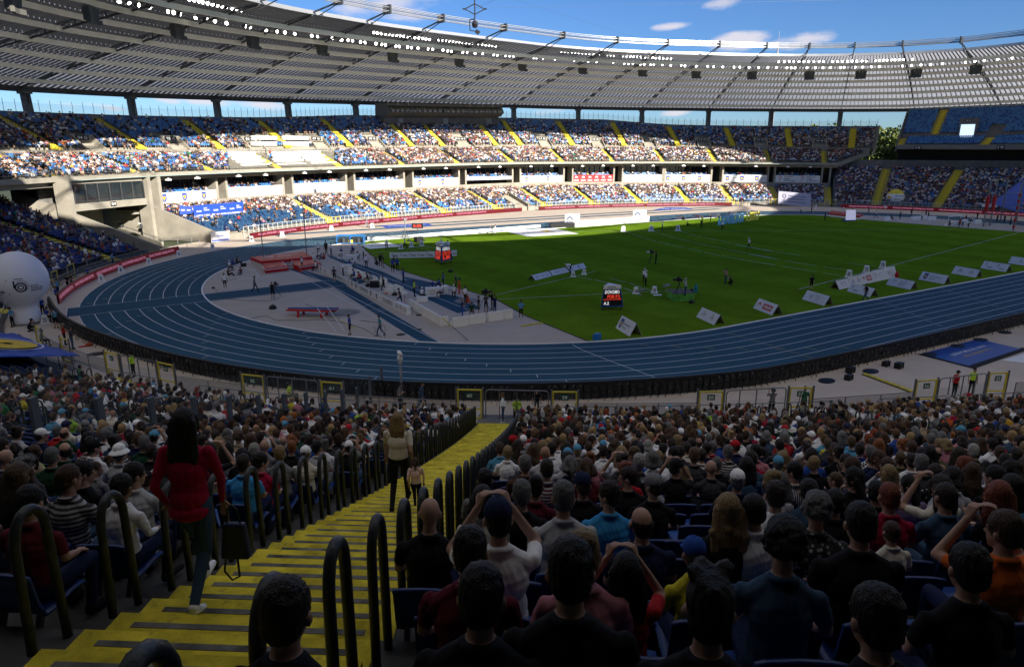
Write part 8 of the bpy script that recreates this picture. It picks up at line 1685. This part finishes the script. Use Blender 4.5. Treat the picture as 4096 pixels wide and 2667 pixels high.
# small things: (pixel, shape, colour, label)
def small(p, kind, m_, label, s=1., cat=None):
 s *= {'bag': .6, 'case': .75, 'box': .75}.get(kind, 1.)
 X = Vector(g0(p)); m = MB()
 if kind == 'box': m.box((0,0,.18*s),(.5*s, .35*s, .36*s),.4); m.box((0,0,.38*s),(.42*s, .28*s, .05*s),.4)
 elif kind == 'traffic_cone': m.lathe([(.0,.5*s),(.03*s, .5*s),(.14*s, .04),(.2*s, .03),(.2*s, 0),(0,0)][::-1], n=12)
 elif kind == 'bag': m.lathe([(0,0),(.24*s, .03),(.27*s, .16*s),(.18*s, .32*s),(.06*s, .38*s),(0,.38*s)], n=10, sx=1.3); m.tube([(-.1*s, 0,.34*s),(0,0,.48*s),(.1*s, 0,.34*s)], .02*s, 5)
 elif kind == 'bottle': m.lathe([(0,0),(.15*s, 0),(.15*s, .42*s),(.08*s, .5*s),(.08*s, .58*s),(0,.6*s)], n=12)
 elif kind == 'case': m.box((0,0,.3*s),(.8*s, .55*s, .6*s),.2); [m.box((x*s, 0,.3*s),(.03,.57*s, .63*s),.2) for x in (-.37,.37)]
 elif kind == 'plate': m.lathe([(0,0),(.45*s, .01),(.45*s, .06),(0,.1)], n=14, sx=1.4)
 elif kind == 'mic': m.tube([(-.28*s, 0,.42*s),(.28*s, 0,.46*s)], .10*s, 10); m.beam((0,0,0),(0,0,.4*s),.03); m.beam((-.2*s, 0,.01),(.2*s, 0,.01),.03); m.beam((0,-.2*s, .02),(0,.2*s, .02),.03)
 o = m.build(kind if kind not in ('plate', 'mic', 'box') else {'plate': 'floor_plate', 'mic': 'microphone', 'box': 'equipment_box'}[kind], m_, loc=X); tag(o, label, cat or kind.replace('_', ' '))
brt = mat('bright_blue', (.02,.16,.45),.5); org = mat('orange_plastic', (.55,.07,.02),.5); turq = mat('turquoise', (.02,.2,.24),.5)
small(qM(1272,668), 'box', brt, 'bright blue box on the grass beside the kerb', 1.7, 'box'); small(qM(2125,258), 'bottle', turq, 'turquoise gas bottle beside the green platform', 1.5); small(qM(2088,250), 'bag', black, 'black bag beside the turquoise bottle', 1.3); small(qM(2090,352), 'bag', black, 'black cover lying in front of the green platform', 1.6); small(qM(1873,250), 'mic', mat('fur_grey', (.25,.26,.27),.9), 'grey furry microphone beside distance box 18', 1.5, 'microphone'); small(qM(1648,290), 'mic', MATS['fur_grey'], 'grey furry microphone beside the near distance box 16', 1.4, 'microphone'); small(qM(1778,284), 'plate', white, 'white plate on the grass, left of the pair', .5, 'plate'); small(qM(1810,283), 'plate', white, 'white plate on the grass, right of the pair', .5, 'plate')
small(qS(1600,865), 'traffic_cone', org, 'orange and white traffic cone beside the shot circle', 1.6); small(qT(1495,412), 'traffic_cone', org, 'small orange cone below the vaulter', 1.1); small(qS(1405,528), 'bag', black, 'black camera bag lying alone on the grass', 1.6); small(qS(940,185), 'bag', black, 'black case on the sunlit grass, left one', 1.6); small(qS(1048,195), 'case', black, 'black case on the sunlit grass, middle one', 2.); small(qS(1102,180), 'bag', black, 'small black bag on the sunlit grass, right one', 1.5); small(qT(817,345), 'case', black, 'black equipment box between photographers and red mat', 1.); small(qT(1165,850), 'bag', black, 'black camera bag below the crossing runway', 1.8); small(qS(945,945), 'bag', mat('bag_blue2', (.015,.03,.12),.7), 'dark blue bag at the end of the runway board', 1.3); small(qS(780,790), 'bag', black, 'black rucksack beside the athlete lifting a knee', 1.5); small(qS(480,690), 'bag', black, 'black rucksack by the small black table', 1.5); small(qS(848,1228), 'plate', black, 'black rag on the ground beside the near runway', .6, 'cloth'); small(qS(1057,1172), 'plate', black, 'small dark object right of the near runway', .35, 'cloth'); small(qS(690,770), 'plate', org, 'pair of orange shoes on the grey ground', .4, 'shoes'); small(qT(455,608), 'bag', black, 'black cable drum beside the left kerb', .9); small(qS(1055,1010), 'plate', black, 'black wedge under the front bench', .5, 'wedge')
small((3330,1475), 'bottle', redm, 'red fire extinguisher behind the black boards', 1.3, 'fire extinguisher'); small(q7(1513,868), 'bottle', redm, 'red fire extinguisher at the end of the joined white row', 1.3, 'fire extinguisher')
A4p = px(2.99,3300,1300)
for p, kd, lb, s_ in (((20,670), 'plate', 'black floor plate under the fire extinguisher', 1.),((300,570), 'case', 'black flight case behind the black boards, left one', .9),((280,655), 'case', 'black loudspeaker box in front of the left flight case', .8),((545,555), 'plate', 'black floor plate between the flight cases', 1.),((725,490), 'case', 'black flight case behind the black boards, right one', .8),((880,515), 'case', 'black loudspeaker box right of the right flight case', .9),((1250,355), 'plate', 'black floor plate on the blue sheet, left one', 1.),((1585,255), 'plate', 'black floor plate on the blue sheet, middle one', 1.),((1860,180), 'plate', 'black floor plate beyond the blue sheet', 1.),((2150,90), 'plate', 'black floor plate farthest along the black boards', 1.)): small(A4p(*p), kd, black, lb, s_, 'case' if kd == 'case' else 'floor plate')
small(qL(1200,1290), 'plate', black, 'black floor plate left of gate 64', 1., 'floor plate'); small(qL(1105,1190), 'bag', mat('bag_orange', (.4,.05,.015),.6), 'orange handbag beside the black boards', 1.2); small(qL(1020,1200), 'plate', redm, 'red bag lying beside the orange handbag', .4, 'bag')
# yellow cable ramp on the grey ground
A, B = Vector(G(*A4p(460,585))), Vector(G(*A4p(1050,802))); d = B-A
for i in range(4): a = A+d*(i/4+.004); b = A+d*((i+1)/4-.004); m = MB(); m.beam(a+Vector((0,0,.05)), b+Vector((0,0,.05)),.30,.06); m.beam(a+Vector((0,0,.016)), b+Vector((0,0,.016)),.50,.03,1); tag(m.build('cable_ramp', [yellow, black]), 'yellow topped cable ramp on the grey ground, %s of four' % ordn(i+1), 'cable ramp', 'yellow cable ramps')
A, B = Vector(g0(qM(620,553))), Vector(g0(qM(800,525))); m = MB(); m.beam(A+Vector((0,0,.05)), B+Vector((0,0,.05)),.22,.08); tag(m.build('yellow_beam', yellow), 'yellow beam lying at the grass corner', 'beam')
# 60 sign, white ball lamp, orange tripod
def post_sign(p, h, body, label, w=.6, hh=.6):
 X = Vector(g0(p)); o = empty('board_sign', X, YAW-math.pi/2, label, 'sign'); m = MB(); m.beam((0,0,0),(0,0, h),.05); m.box((0,0,.02),(.4,.4,.04)); m.build('post', steel, o); m = MB(); m.box((0,-.02, h+hh/2),(w, .05, hh)); pl = m.build('plate', white, o); m = MB(); put_text(m, body, w*.7, hh*.6, lambda x, y: (x-w*.35,-.05, h+hh*.2+y),0,.02); m.build('number', black, pl)
post_sign(qS(183,470),1.1, '60', 'white board reading 60 on a post above the officials', .85,.95)
X = Vector(g0(qS(898,922))); o = empty('ball_marker', X, 0, 'white disc on a thin red post beside the front bench', 'marker'); m = MB(); m.beam((0,0,0),(0,0,1.3),.04); m.build('post', redm, o); m = MB(); m.lathe([(0,1.15),(.2,1.2),(.36,1.38),(.2,1.58),(0,1.62)], n=16, sy=.4); m.build('disc', white, o, True)
X = Vector(g0(qS(1505,775))); o = empty('measuring_tripod', X, 0, 'orange measuring instrument post beside the seated official', 'measuring tripod'); m = MB(); m.beam((0,0,0),(0,0,1.5),.14); [m.beam((math.cos(a)*.5, math.sin(a)*.5,0),(0,0,1.3),.05) for a in (1,3.1,5.2)]; m.build('legs', org, o); m = MB(); m.box((0,0,1.65),(.22,.2,.3)); m.build('head', green_s, o)
# finish gantry clock, lamp stands, cctv pole
X = Vector(g0(q6(545,562))); o = empty('clock_board', X, YAW-math.pi/2, 'small black clock with red digits on a post by the finish', 'clock'); z = zof(X, q6(0,532)[1]); m = MB(); m.beam((0,0,0),(0,0, z),.1); m.build('post', darksteel, o); m = MB(); m.box((0,0, z+.45),(2.1,.3,.9)); b_ = m.build('case', black, o); m = MB(); put_text(m, '0.00', 1.5,.5, lambda x, y: (x-.75,-.17, z+.2+y)); m.build('digits', MATS['score_red'], b_)
for (u, v, lb) in ((q6(200,525)[0], q6(200,525)[1], 'photo finish stand beside the home straight, left one'),(q6(462,600)[0], q6(462,600)[1], 'tall photo finish post between the low white walls')): X = Vector(g0((u, v))); m = MB(); m.beam((0,0,0),(0,0,3.2 if 'tall' in lb else 1.6),.12); m.box((0,0,3.3 if 'tall' in lb else 1.7),(.5,.5,.3)); [m.beam((math.cos(a)*.7, math.sin(a)*.7,0),(0,0,1.2),.06) for a in (1,3.1,5.2)]; tag(m.build('finish_camera_stand', steel, loc=X), lb, 'camera stand')
for (x, y, yb, lb) in ((877,490,580, 'white T-shaped lamp stand before the beige wall, left one'),(1020,503,590, 'white T-shaped lamp stand before the beige wall, right one')):
 X = Vector(g0(q0(x, yb+20))); z = zof(X, q0(0, y-5)[1]); o = empty('lamp_stand', X, YAW-math.pi/2+.2, lb, 'lamp stand', 'T-shaped lamp stands'); m = MB(); m.beam((0,0,0),(0,0, z),.1); m.beam((-1.5,0, z),(1.5,0, z),.1); m.build('pole', white, o)
 for s in (-.85,.85): m = MB(); m.box((s, -.1, z-.55),(.75,.5,.5)); m.build('lamp', darksteel, o)
X = Vector(g0((1609,1640))); z = zof(X, 1440); o = empty('cctv_pole', X, YAW+.4, 'grey pole with a white dome camera between the fence and the boards', 'camera pole'); m = MB(); m.tube([(0,0,0),(0,0, z-.25)], [.085,.06], 10); m.build('pole', rail_m, o, True); m = MB(); m.lathe([(.05,-.25),(.12,-.2),(.10,-.02),(.16,.05),(.15,.22),(.08,.3),(0,.32)], (0,0, z),14); m.tube([(-.25,0, z+.38),(.25,0, z+.42)], .11,10); m.build('camera_head', white, o, True)
X = Vector(g0(qL(1100,290))); o = empty('cctv_pole', X, YAW, 'grey pole with a white dome camera in front of the left seats', 'camera pole'); z = zof(X, 1000+5/3.1); m = MB(); m.tube([(0,0,0),(0,0, z)], .08,8); m.build('pole', rail_m, o); m = MB(); m.lathe([(0,-.5),(.16,-.3),(.2,.1),(0,.2)], (0,0, z),10); m.build('camera_head', white, o, True)
# rubber hose etc. at finish: blue equipment trolley
X = Vector(g0(qS(285,215))); o = empty('equipment_trolley', X, YAW-math.pi/2, 'bright blue framed trolley full of dark equipment beside the home straight', 'trolley'); m = MB()
for x in (-2.2,0,2.2): m.beam((x, 0,.1),(x, 0,1.4),.1); m.beam((x, 1,.1),(x, 1,1.4),.1)
m.beam((-2.2,0,1.4),(2.2,0,1.4),.12); m.beam((-2.2,1,1.4),(2.2,1,1.4),.12); m.box((0,.5,.15),(4.4,1,.08)); m.build('frame', brt, o); rr = random.Random(4)
for i in range(7): m = MB(); m.box((-1.9+.62*i, .5+rr.uniform(-.2,.2),.2+.25*rr.uniform(.8,1.8)),(.5,.5,.5*rr.uniform(.8,1.9)), rr.uniform(0,1)); m.build('equipment_case', [black, darksteel, black, yellow][i % 4], o)
# ---------- balloons
c = Vector(g0(qL(330,905))); tp_ = zof(c, 1000+18/3.1)
o = empty('inflatable_balloon', c, math.atan2(c.y-CAM[1], c.x-CAM[0])-math.pi/2, 'huge white inflatable balloon on a flared foot with dark blue lettering', 'inflatable balloon'); k = tp_/9.2
prof = [(0,0),(1.45,.0),(1.62,.35),(1.66,.8),(1.5,1.6),(1.38,2.1),(1.55,2.6),(2.2,3.3),(2.75,4.1),(3.0,5.0),(3.05,5.8),(2.9,6.7),(2.5,7.7),(1.9,8.5),(1.1,9.0),(.4,9.18),(0,9.2)]
wpx = (640-20)/3.1/2; dep = PR((c[0], c[1], 5))[0][2]; rad = wpx*dep/FPX/3.05*1.06
bm = mat('balloon_vinyl', (.92,.91,.95),.45, noise=.03, nscale=.6, trans=(.2,(.9,.9,.95)))
m = MB(); m.lathe([(r*rad, z*k) for r, z in prof], (0,0,0),48); s_ = m.build('envelope', bm, o, True); s_.modifiers.new('s', 'SUBSURF').render_levels = 1
def onball(x, z, e=.015): # x metres round the front, z height
 zz = z; r = np.interp(zz/k, [p[1] for p in prof], [p[0] for p in prof])*rad+e; a = -math.pi/2+x/r; return (r*math.cos(a), r*math.sin(a), zz)
zc = zof(c, 1000+410/3.1); sp_ = dep/FPX/3.1; m = MB()
X0 = lambda x: (x-330)*sp_; Z0 = lambda y: zc+(410-y)*sp_*1.03
put_text(m, 'TOTALIZATOR', 390*sp_, 32*sp_, lambda x, y: onball(X0(-215)+x, Z0(478)+y),0,.03); put_text(m, 'SPORTOWY', 200*sp_, 22*sp_, lambda x, y: onball(X0(-60)+x, Z0(508)+y),3)
m.add([onball(X0(212), Z0(500)), onball(X0(218), Z0(500)), onball(X0(208), Z0(318)), onball(X0(202), Z0(318))], [(0,1,2,3)], 0)
OFF[0] = (0,0,0); fnb = lambda x, y: onball(x, y, .02)
ring(m, fnb, X0(340), Z0(415),45*sp_, 62*sp_, 0,360,24,0); ring(m, fnb, X0(340), Z0(415),20*sp_, 32*sp_, 0,360,20,0); m.add([fnb(X0(268), Z0(420)), fnb(X0(285), Z0(420)), fnb(X0(285), Z0(335)), fnb(X0(268), Z0(335))], [(0,1,2,3)], 0); ring(m, fnb, X0(345), Z0(405),66*sp_, 74*sp_, -60,120,16,3); m.add([fnb(X0(285), Z0(322)), fnb(X0(375), Z0(322)), fnb(X0(375), Z0(310)), fnb(X0(285), Z0(310))], [(0,1,2,3)], 3)
for i, (s, w_) in enumerate((('65 LAT', 90),('TOTALIZATORA', 145),('SPORTOWEGO', 140))): put_text(m, s, w_*sp_, 20*sp_, lambda x, y: onball(X0(437)+x, Z0(412+28*i+8)+y),0,.03)
m.add([fnb(X0(-60), Z0(390)), fnb(X0(40), Z0(385)), fnb(X0(35), Z0(335)), fnb(X0(-60), Z0(335))], [(0,1,2,3)], 5); ring(m, fnb, X0(20), Z0(400),80*sp_, 92*sp_, -120,60,16,0,.45)
m.build('lettering', LOGM, o)
m = MB(); m.beam((rad*2.9,-.6,5.2*k),(rad*3.6,-1.4,0),.03); m.beam((-rad*1.5,-rad*2.5,3.6*k),(-rad*3.,-rad*3,0),.03); m.beam((.35,-rad*2.9,4.1*k),(.1,-rad*1.75,1.9*k),.02); m.build('guy_ropes', white, o)
c = Vector(g0(qE(1015,356))); c = c+fw*.9; r = (1105-930)/2/2.656*PR((c[0], c[1], 4))[0][2]/FPX; zt = zof(c, 700+152/2.656)
o = empty('inflatable_balloon', c, math.atan2(c.y-CAM[1], c.x-CAM[0])-math.pi/2, 'round balloon in yellow, white and blue behind the right LED board', 'inflatable balloon'); m = MB(); n = 20; zc_ = zt-r
for (a0, a1, mt, nm) in ((-90,-22, blue, 'blue_band'),(-22,28, white, 'white_band'),(28,90, yellow, 'yellow_band')):
 m = MB(); m.lathe([(r*math.cos(R_(a0+(a1-a0)*i/8)), zc_+r*math.sin(R_(a0+(a1-a0)*i/8))) for i in range(9)], n=32); m.build(nm, mt, o, True)
m = MB(); m.lathe([(1.1,0),(1.0, zc_-r*.95)], n=16); m.build('base', blue, o); m = MB(); fb2 = lambda x, y: ((r+.04)*math.cos(-math.pi/2+x/r)*math.cos(y/r),(r+.04)*math.sin(-math.pi/2+x/r)*math.cos(y/r), zc_+(r+.04)*math.sin(y/r))
logo(m, fb2, 'shield', -1.6,.1,2.2); put_text(m, 'Województwo', 2.9,.55, lambda x, y: fb2(-.2+x, .3+y),0); put_text(m, 'Śląskie', 1.7,.5, lambda x, y: fb2(-.2+x, -.5+y),0); m.build('print', LOGM, o)
# ---------- banners in the stands
def hang(quad_px, dists, mt, label, prints, name='banner', cat='banner', th=.06):
 """flat banner hung at known distances: quad px BL, BR, TR, TL with points on curve offsets"""
 P = [Vector(hit(d, *p)[1]) for p, d in zip(quad_px, dists)]; o = empty(name, P[0], 0, label, cat); Q = [p-P[0] for p in P]; nr_ = (Q[1]).cross(Q[3]).normalized()
 if (Vector(CAM)-P[0]).dot(nr_) < 0: nr_ = -nr_
 m = MB(); V2 = [p-nr_*th for p in Q]; m.add(Q+V2, [(0,1,2,3),(7,6,5,4),(0,4,5,1),(1,5,6,2),(2,6,7,3),(3,7,4,0)]); m.build('sheet', mt, o); m = MB(); q = lambda x, y, e=.02: (Q[0]*(1-x)*(1-y)+Q[1]*x*(1-y)+Q[2]*x*y+Q[3]*(1-x)*y)+nr_*e
 OFF[0] = tuple(nr_)
 for it in prints:
  if it[0] == 't': _, body, x, y, w_, h_, mi = it; put_text(m, body, w_, h_, lambda X_, Y_: q(x+X_, y+Y_), mi, .02)
  else:
   W_ = Q[1].length; H_ = Q[3].length; logo(m, lambda X_, Y_: q(X_/W_, Y_/H_, .015), it[0], it[1]*W_, it[2]*H_, it[3]*H_)
 if m.v: m.build('print', LOGM, o)
 return o
hang([q0(1322,470), q0(1652,440), q0(1655,352), q0(1313,378)], [9.5]*4, mat('banner_blue', (.02,.07,.42),.6), 'large blue banner reading LOTTO SILESIA MEMORIAŁ KAMILI SKOLIMOWSKIEJ in the far lower stand', [('t', 'LOTTO SILESIA MEMORIAŁ KAMILI SKOLIMOWSKIEJ', .04,.12,.92,.16,4)]+[x for i in range(3) for x in (('t', 'SILESIA', .05+.33*i, .48,.1,.12,4),('t', 'SILESIA MEMORIAŁ', .19+.33*i, .55,.11,.1,4),('t', 'Kamili', .19+.33*i, .7,.06,.1,4))])
hang([q0(1222,440), q0(1310,432), q0(1308,385), q0(1222,378)], [10.5,9.6,9.6,10.5], navy, 'smaller dark blue banner left of the large blue banner', [('t', 'SILESIA', .1,.4,.3,.2,4),('t', 'SILESIA', .55,.4,.3,.2,4)])
hang([q0(1440,630), q0(1560,618), q0(1558,550), q0(1432,560)], [1.8]*4, white, 'white banner with blue skyline foot at the end of the wall', [('t', 'SILESIA', .3,.5,.4,.2,5),('t', 'MMMMMMMM', .02,.02,.96,.26,5)])
hang([q7(708,366), q7(928,388), q7(932,298), q7(712,280)], [-3.5,-3.5,-3.5,-3.5], mat('banner_grey', (.42,.42,.52),.6), 'large pale grey banner reading Państwowy Fundusz Rehabilitacji Osób Niepełnosprawnych', [('tulip', .18,.55,.75),('t', 'Państwowy Fundusz', .3,.64,.56,.13,0),('t', 'Rehabilitacji Osób', .3,.42,.5,.13,0),('t', 'Niepełnosprawnych', .3,.18,.55,.13,0)])
hang([qE(1930,340), qE(2098,345), qE(2095,312), qE(1932,306)], [1.5]*4, white, 'small white banner above the right end of the right LED board', [('t', 'Ząb Bytom', .2,.3,.6,.4,5)])
# large blue flags lying over seats
def flagsheet(pts_px, mt, label, prints=(), lift=1.15, zf=None):
 P = []
 for p in pts_px: X, g, d = on_stand(*p) if zf is None else (G(*p, zf),0,0); P.append(Vector((X[0], X[1], X[2]+(lift if zf is None else 0))))
 n = 14; o = empty('flag_sheet', P[0], 0, label, 'flag'); q = lambda x, y: P[0]*(1-x)*(1-y)+P[1]*x*(1-y)+P[2]*x*y+P[3]*(1-x)*y-P[0]; V = []
 for j in range(n+1):
  for i in range(n+1): v = q(i/n, j/n); V.append(v+Vector((0,0,.12*math.sin(i*1.9+j*.7)*math.sin(j*1.3))))
 m = MB(); m.add(V, [(j*(n+1)+i, j*(n+1)+i+1,(j+1)*(n+1)+i+1,(j+1)*(n+1)+i) for j in range(n) for i in range(n)]); s = m.build('cloth', mt, o, True); s.modifiers.new('t', 'SOLIDIFY').thickness = .02; m = MB()
 for it in prints: it(m, lambda x, y: q(x, y)+Vector((0,0,.16)))
 if m.v: m.build('print', LOGM, o)
fb3 = mat('flag_blue', (.02,.07,.36),.55, bump=.6, bscale=2)
flagsheet([(-260,1500),(330,1478),(60,1385),(-200,1372)], fb3, 'huge blue flag with a yellow eagle oval spread over the left seats', [lambda m, q: ring(m, q, .58,.4,.30,.315,0,360,30,4,.8), lambda m, q: ring(m, q, .58,.4,.05,.27,200,520,14,1,.7)], lift=1.0)
hang([qE(2030,305), qE(2420,430), qE(2420,20), qE(2370,40)], [1.5,1.5,14,14], fb3, 'large blue, yellow and white flag hanging at the right edge of the stand', [('t', 'Ruch', .35,.1,.6,.5,4)], name='flag_sheet', cat='flag')
# grey covered vomitory among the right crowd
X1 = on_stand(2400+885/1.1433,1400+362/1.1433)[0]; X2 = on_stand(2400+1160/1.1433,1400+395/1.1433)[0];
o = empty('covered_entrance', tuple(X1),0, 'flat dark grey cover over an entrance in the right crowd', 'cover'); A = Vector(X1); B = Vector(G(2400+1115/1.1433,1400+338/1.1433, X1[2]+1.2)); C = Vector(G(2400+1195/1.1433,1400+400/1.1433, X1[2]+1.2)); D = Vector(G(2400+895/1.1433,1400+415/1.1433, X1[2]+1.2)); E_ = Vector(G(2400+885/1.1433,1400+348/1.1433, X1[2]+1.2)); m = MB(); m.prism([((p-A).x, (p-A).y) for p in (D, C, B, E_)], .2,1.2); m.build('cover', mat('cover_grey', (.06,.06,.062),.7), o)
# white media desks in the upper tier
k = 0
for (x0, x1, yb, d, hgt) in ((1715,1885,950,30.5,.9),(1715,1885,990,28.9,.9),(1925,2100,950,30.5,.9),(1925,2100,990,28.9,.9),(1560,1740,1062,25.2,1.),(1585,1775,1090,23.3,1.),(1615,1810,1118,21.4,1.),(1650,1840,1146,19.5,1.),(1830,2030,1060,25.2,1.),(1850,2045,1085,23.3,1.),(1870,2065,1113,21.4,1.),(1890,2085,1142,19.5,1.),(2035,2180,1055,25.2,1.),(2060,2210,1080,23.3,1.),(2085,2240,1108,21.4,1.),(2120,2290,1130,19.5,1.)):
 k += 1; g1, P1 = hit(d, x0/1.7, yb/1.7); g2, P2 = hit(d, x1/1.7,(yb-4)/1.7); dgs = np.linspace(g1, g2,6); m = MB(); z = P1[2]; slab(m, dgs, d, d+.7, z, z+hgt*.95); slab(m, dgs, d+.75, d+1.5, z+.5, z+.56); o = m.build('media_desk', white); tag(o, 'long white media desk in the %s block, %s counted downwards' % ('upper left' if k < 3 else 'upper right' if k < 5 else 'lower left' if k < 9 else 'lower middle' if k < 13 else 'lower right', ordn((k-1) % 2+1 if k < 5 else (k-5) % 4+1)), 'desk', 'white media desks')
# beige ramp walls and railings by the left tunnel
for (a, b, z0, z1, lb) in (((990,760),(1830,1040),2.6,.9, 'sloping beige parapet with a handrail down the tunnel stairs, outer one'),):
 A = Vector(G(a[0]/2.819,600+a[1]/2.819, z0)); B = Vector(G(b[0]/2.819,600+b[1]/2.819, z1)); d = B-A; m = MB(); n_ = d.cross(Vector((0,0,1))).normalized()*.15; m.add([A+n_, B+n_, B-n_, A-n_]+[Vector((p.x, p.y, 0)) for p in (A+n_, B+n_, B-n_, A-n_)], [(0,1,2,3),(0,4,5,1),(1,5,6,2),(2,6,7,3),(3,7,4,0)]); o = m.build('parapet_wall', concrete); tag(o, lb, 'parapet'); m = MB(); m.tube([A+Vector((0,0,.5)), B+Vector((0,0,.5))], .05,5); [m.beam(A+d*t, A+d*t+Vector((0,0,.5)),.05) for t in np.linspace(0,1,9)]; m.build('handrail', steel, o)
for i, (a, b) in enumerate((((1850,1100),(2165,1060)),((1960,1150),(2255,1085)))):
 A, B = g0((a[0]/2.819,600+a[1]/2.819)), g0((b[0]/2.819,600+b[1]/2.819)); barrier([tuple(A[:2]), tuple(B[:2])], 1.1, 'white railing at the left tunnel mouth, %s' % ('rear one', 'front one')[i], mesh=False, name='railing', cat='railing', step=2.4)
# ---------- far bend equipment
o = empty('landing_mat', (0,0,0),0, 'low red high jump mat with a white side at the far bend', 'landing mat'); P4 = [g0(qE(300,440)), g0(qE(625,475)), g0(qE(665,455)), g0(qE(330,412))]; m = MB(); m.prism([tuple(p[:2]) for p in P4], 0,.4); m.build('base_layer', white, o); m = MB(); m.prism([tuple(p[:2]) for p in P4], .403,.8); m.build('cushion', redm, o)
for i, (a, b) in enumerate((((1195,485),(1285,480)),((1300,475),(1345,470)),((1362,485),(1445,483)))): lowboard(qE(*a), qE(*b),.9, 'white block on the far apron, %s of three' % ordn(i+1), name='block_bench', cat='bench', th=.6)
lowboard(qE(905,485), qE(955,483),.9, 'small white desk on the far apron', name='table', cat='table', th=.6); lowboard(qE(1530,545), qE(1680,518),.7, 'low white board before the hammer cage', [('t', 'LOTTO SILESIA', .3,.3,.4,.3,0)], th=.05)
for i, (a, b) in enumerate((((1740,528),(1775,515)),((1860,520),(1925,518)))): lowboard(qE(*a), qE(*b),.9, 'white block by the hammer cage, %s one' % ('left', 'right')[i], name='block_bench', cat='bench', th=.5)
A, B = Vector(G(*qE(1585,435),1.9)), Vector(G(*qE(1715,425),1.9)); m = MB(); [m.box(A+(B-A)*((i+.5)/6),(.9,.5,.25)) for i in range(6)]; m.beam(A-Vector((0,0,.2)), B-Vector((0,0,.2)),.08); m.beam(A, (A.x, A.y, 0),.08); m.beam(B, (B.x, B.y, 0),.08); tag(m.build('lamp_bar', white), 'row of six white flat lamps on a bar near the cage', 'lamp bar')
# throwing cage
cage = empty('throwing_cage', (0,0,0),0, 'tall hammer cage with steel posts, red padding and dark nets at the right edge', 'throwing cage')
cp = [(1945,548,0,2018),(2015,540,0,2112),(2125,505,0,2200),(2290,520,160,2240),(2262,592,0,2350),(2420,600,0,2480)]
tops = []
for i, (x, y, yt, xt) in enumerate(cp):
 X = Vector(g0(qE(x, y))); z = 9.5 if i not in (3,) else 6.5; m = MB(); m.beam((X.x, X.y, 0),(X.x, X.y, z),.22); m.build('post', steel, cage); tops.append((X, z))
 if i in (0,1): m = MB(); m.beam((X.x, X.y, 3.0),(X.x, X.y, 6.2),.5); m.build('padding', redm, cage)
 if i == 4: m = MB(); [m.beam((X.x, X.y, .5+1.2*j),(X.x, X.y, 1.1+1.2*j),.3) for j in range(6)]; m.build('striped_padding', redm, cage)
net = mat('net_dark', (.02,.02,.02),.9, alpha=.16)
for (A, za),(B, zb) in zip(tops[:-1], tops[1:]): m = MB(); m.add([(A.x, A.y, .05),(B.x, B.y, .05),(B.x, B.y, min(za, zb)-.3),(A.x, A.y, min(za, zb)-.3)], [(0,1,2,3)]); m.build('net', net, cage); m = MB(); m.beam((A.x, A.y, min(za, zb)),(B.x, B.y, min(za, zb)),.1); m.build('top_bar', steel, cage)
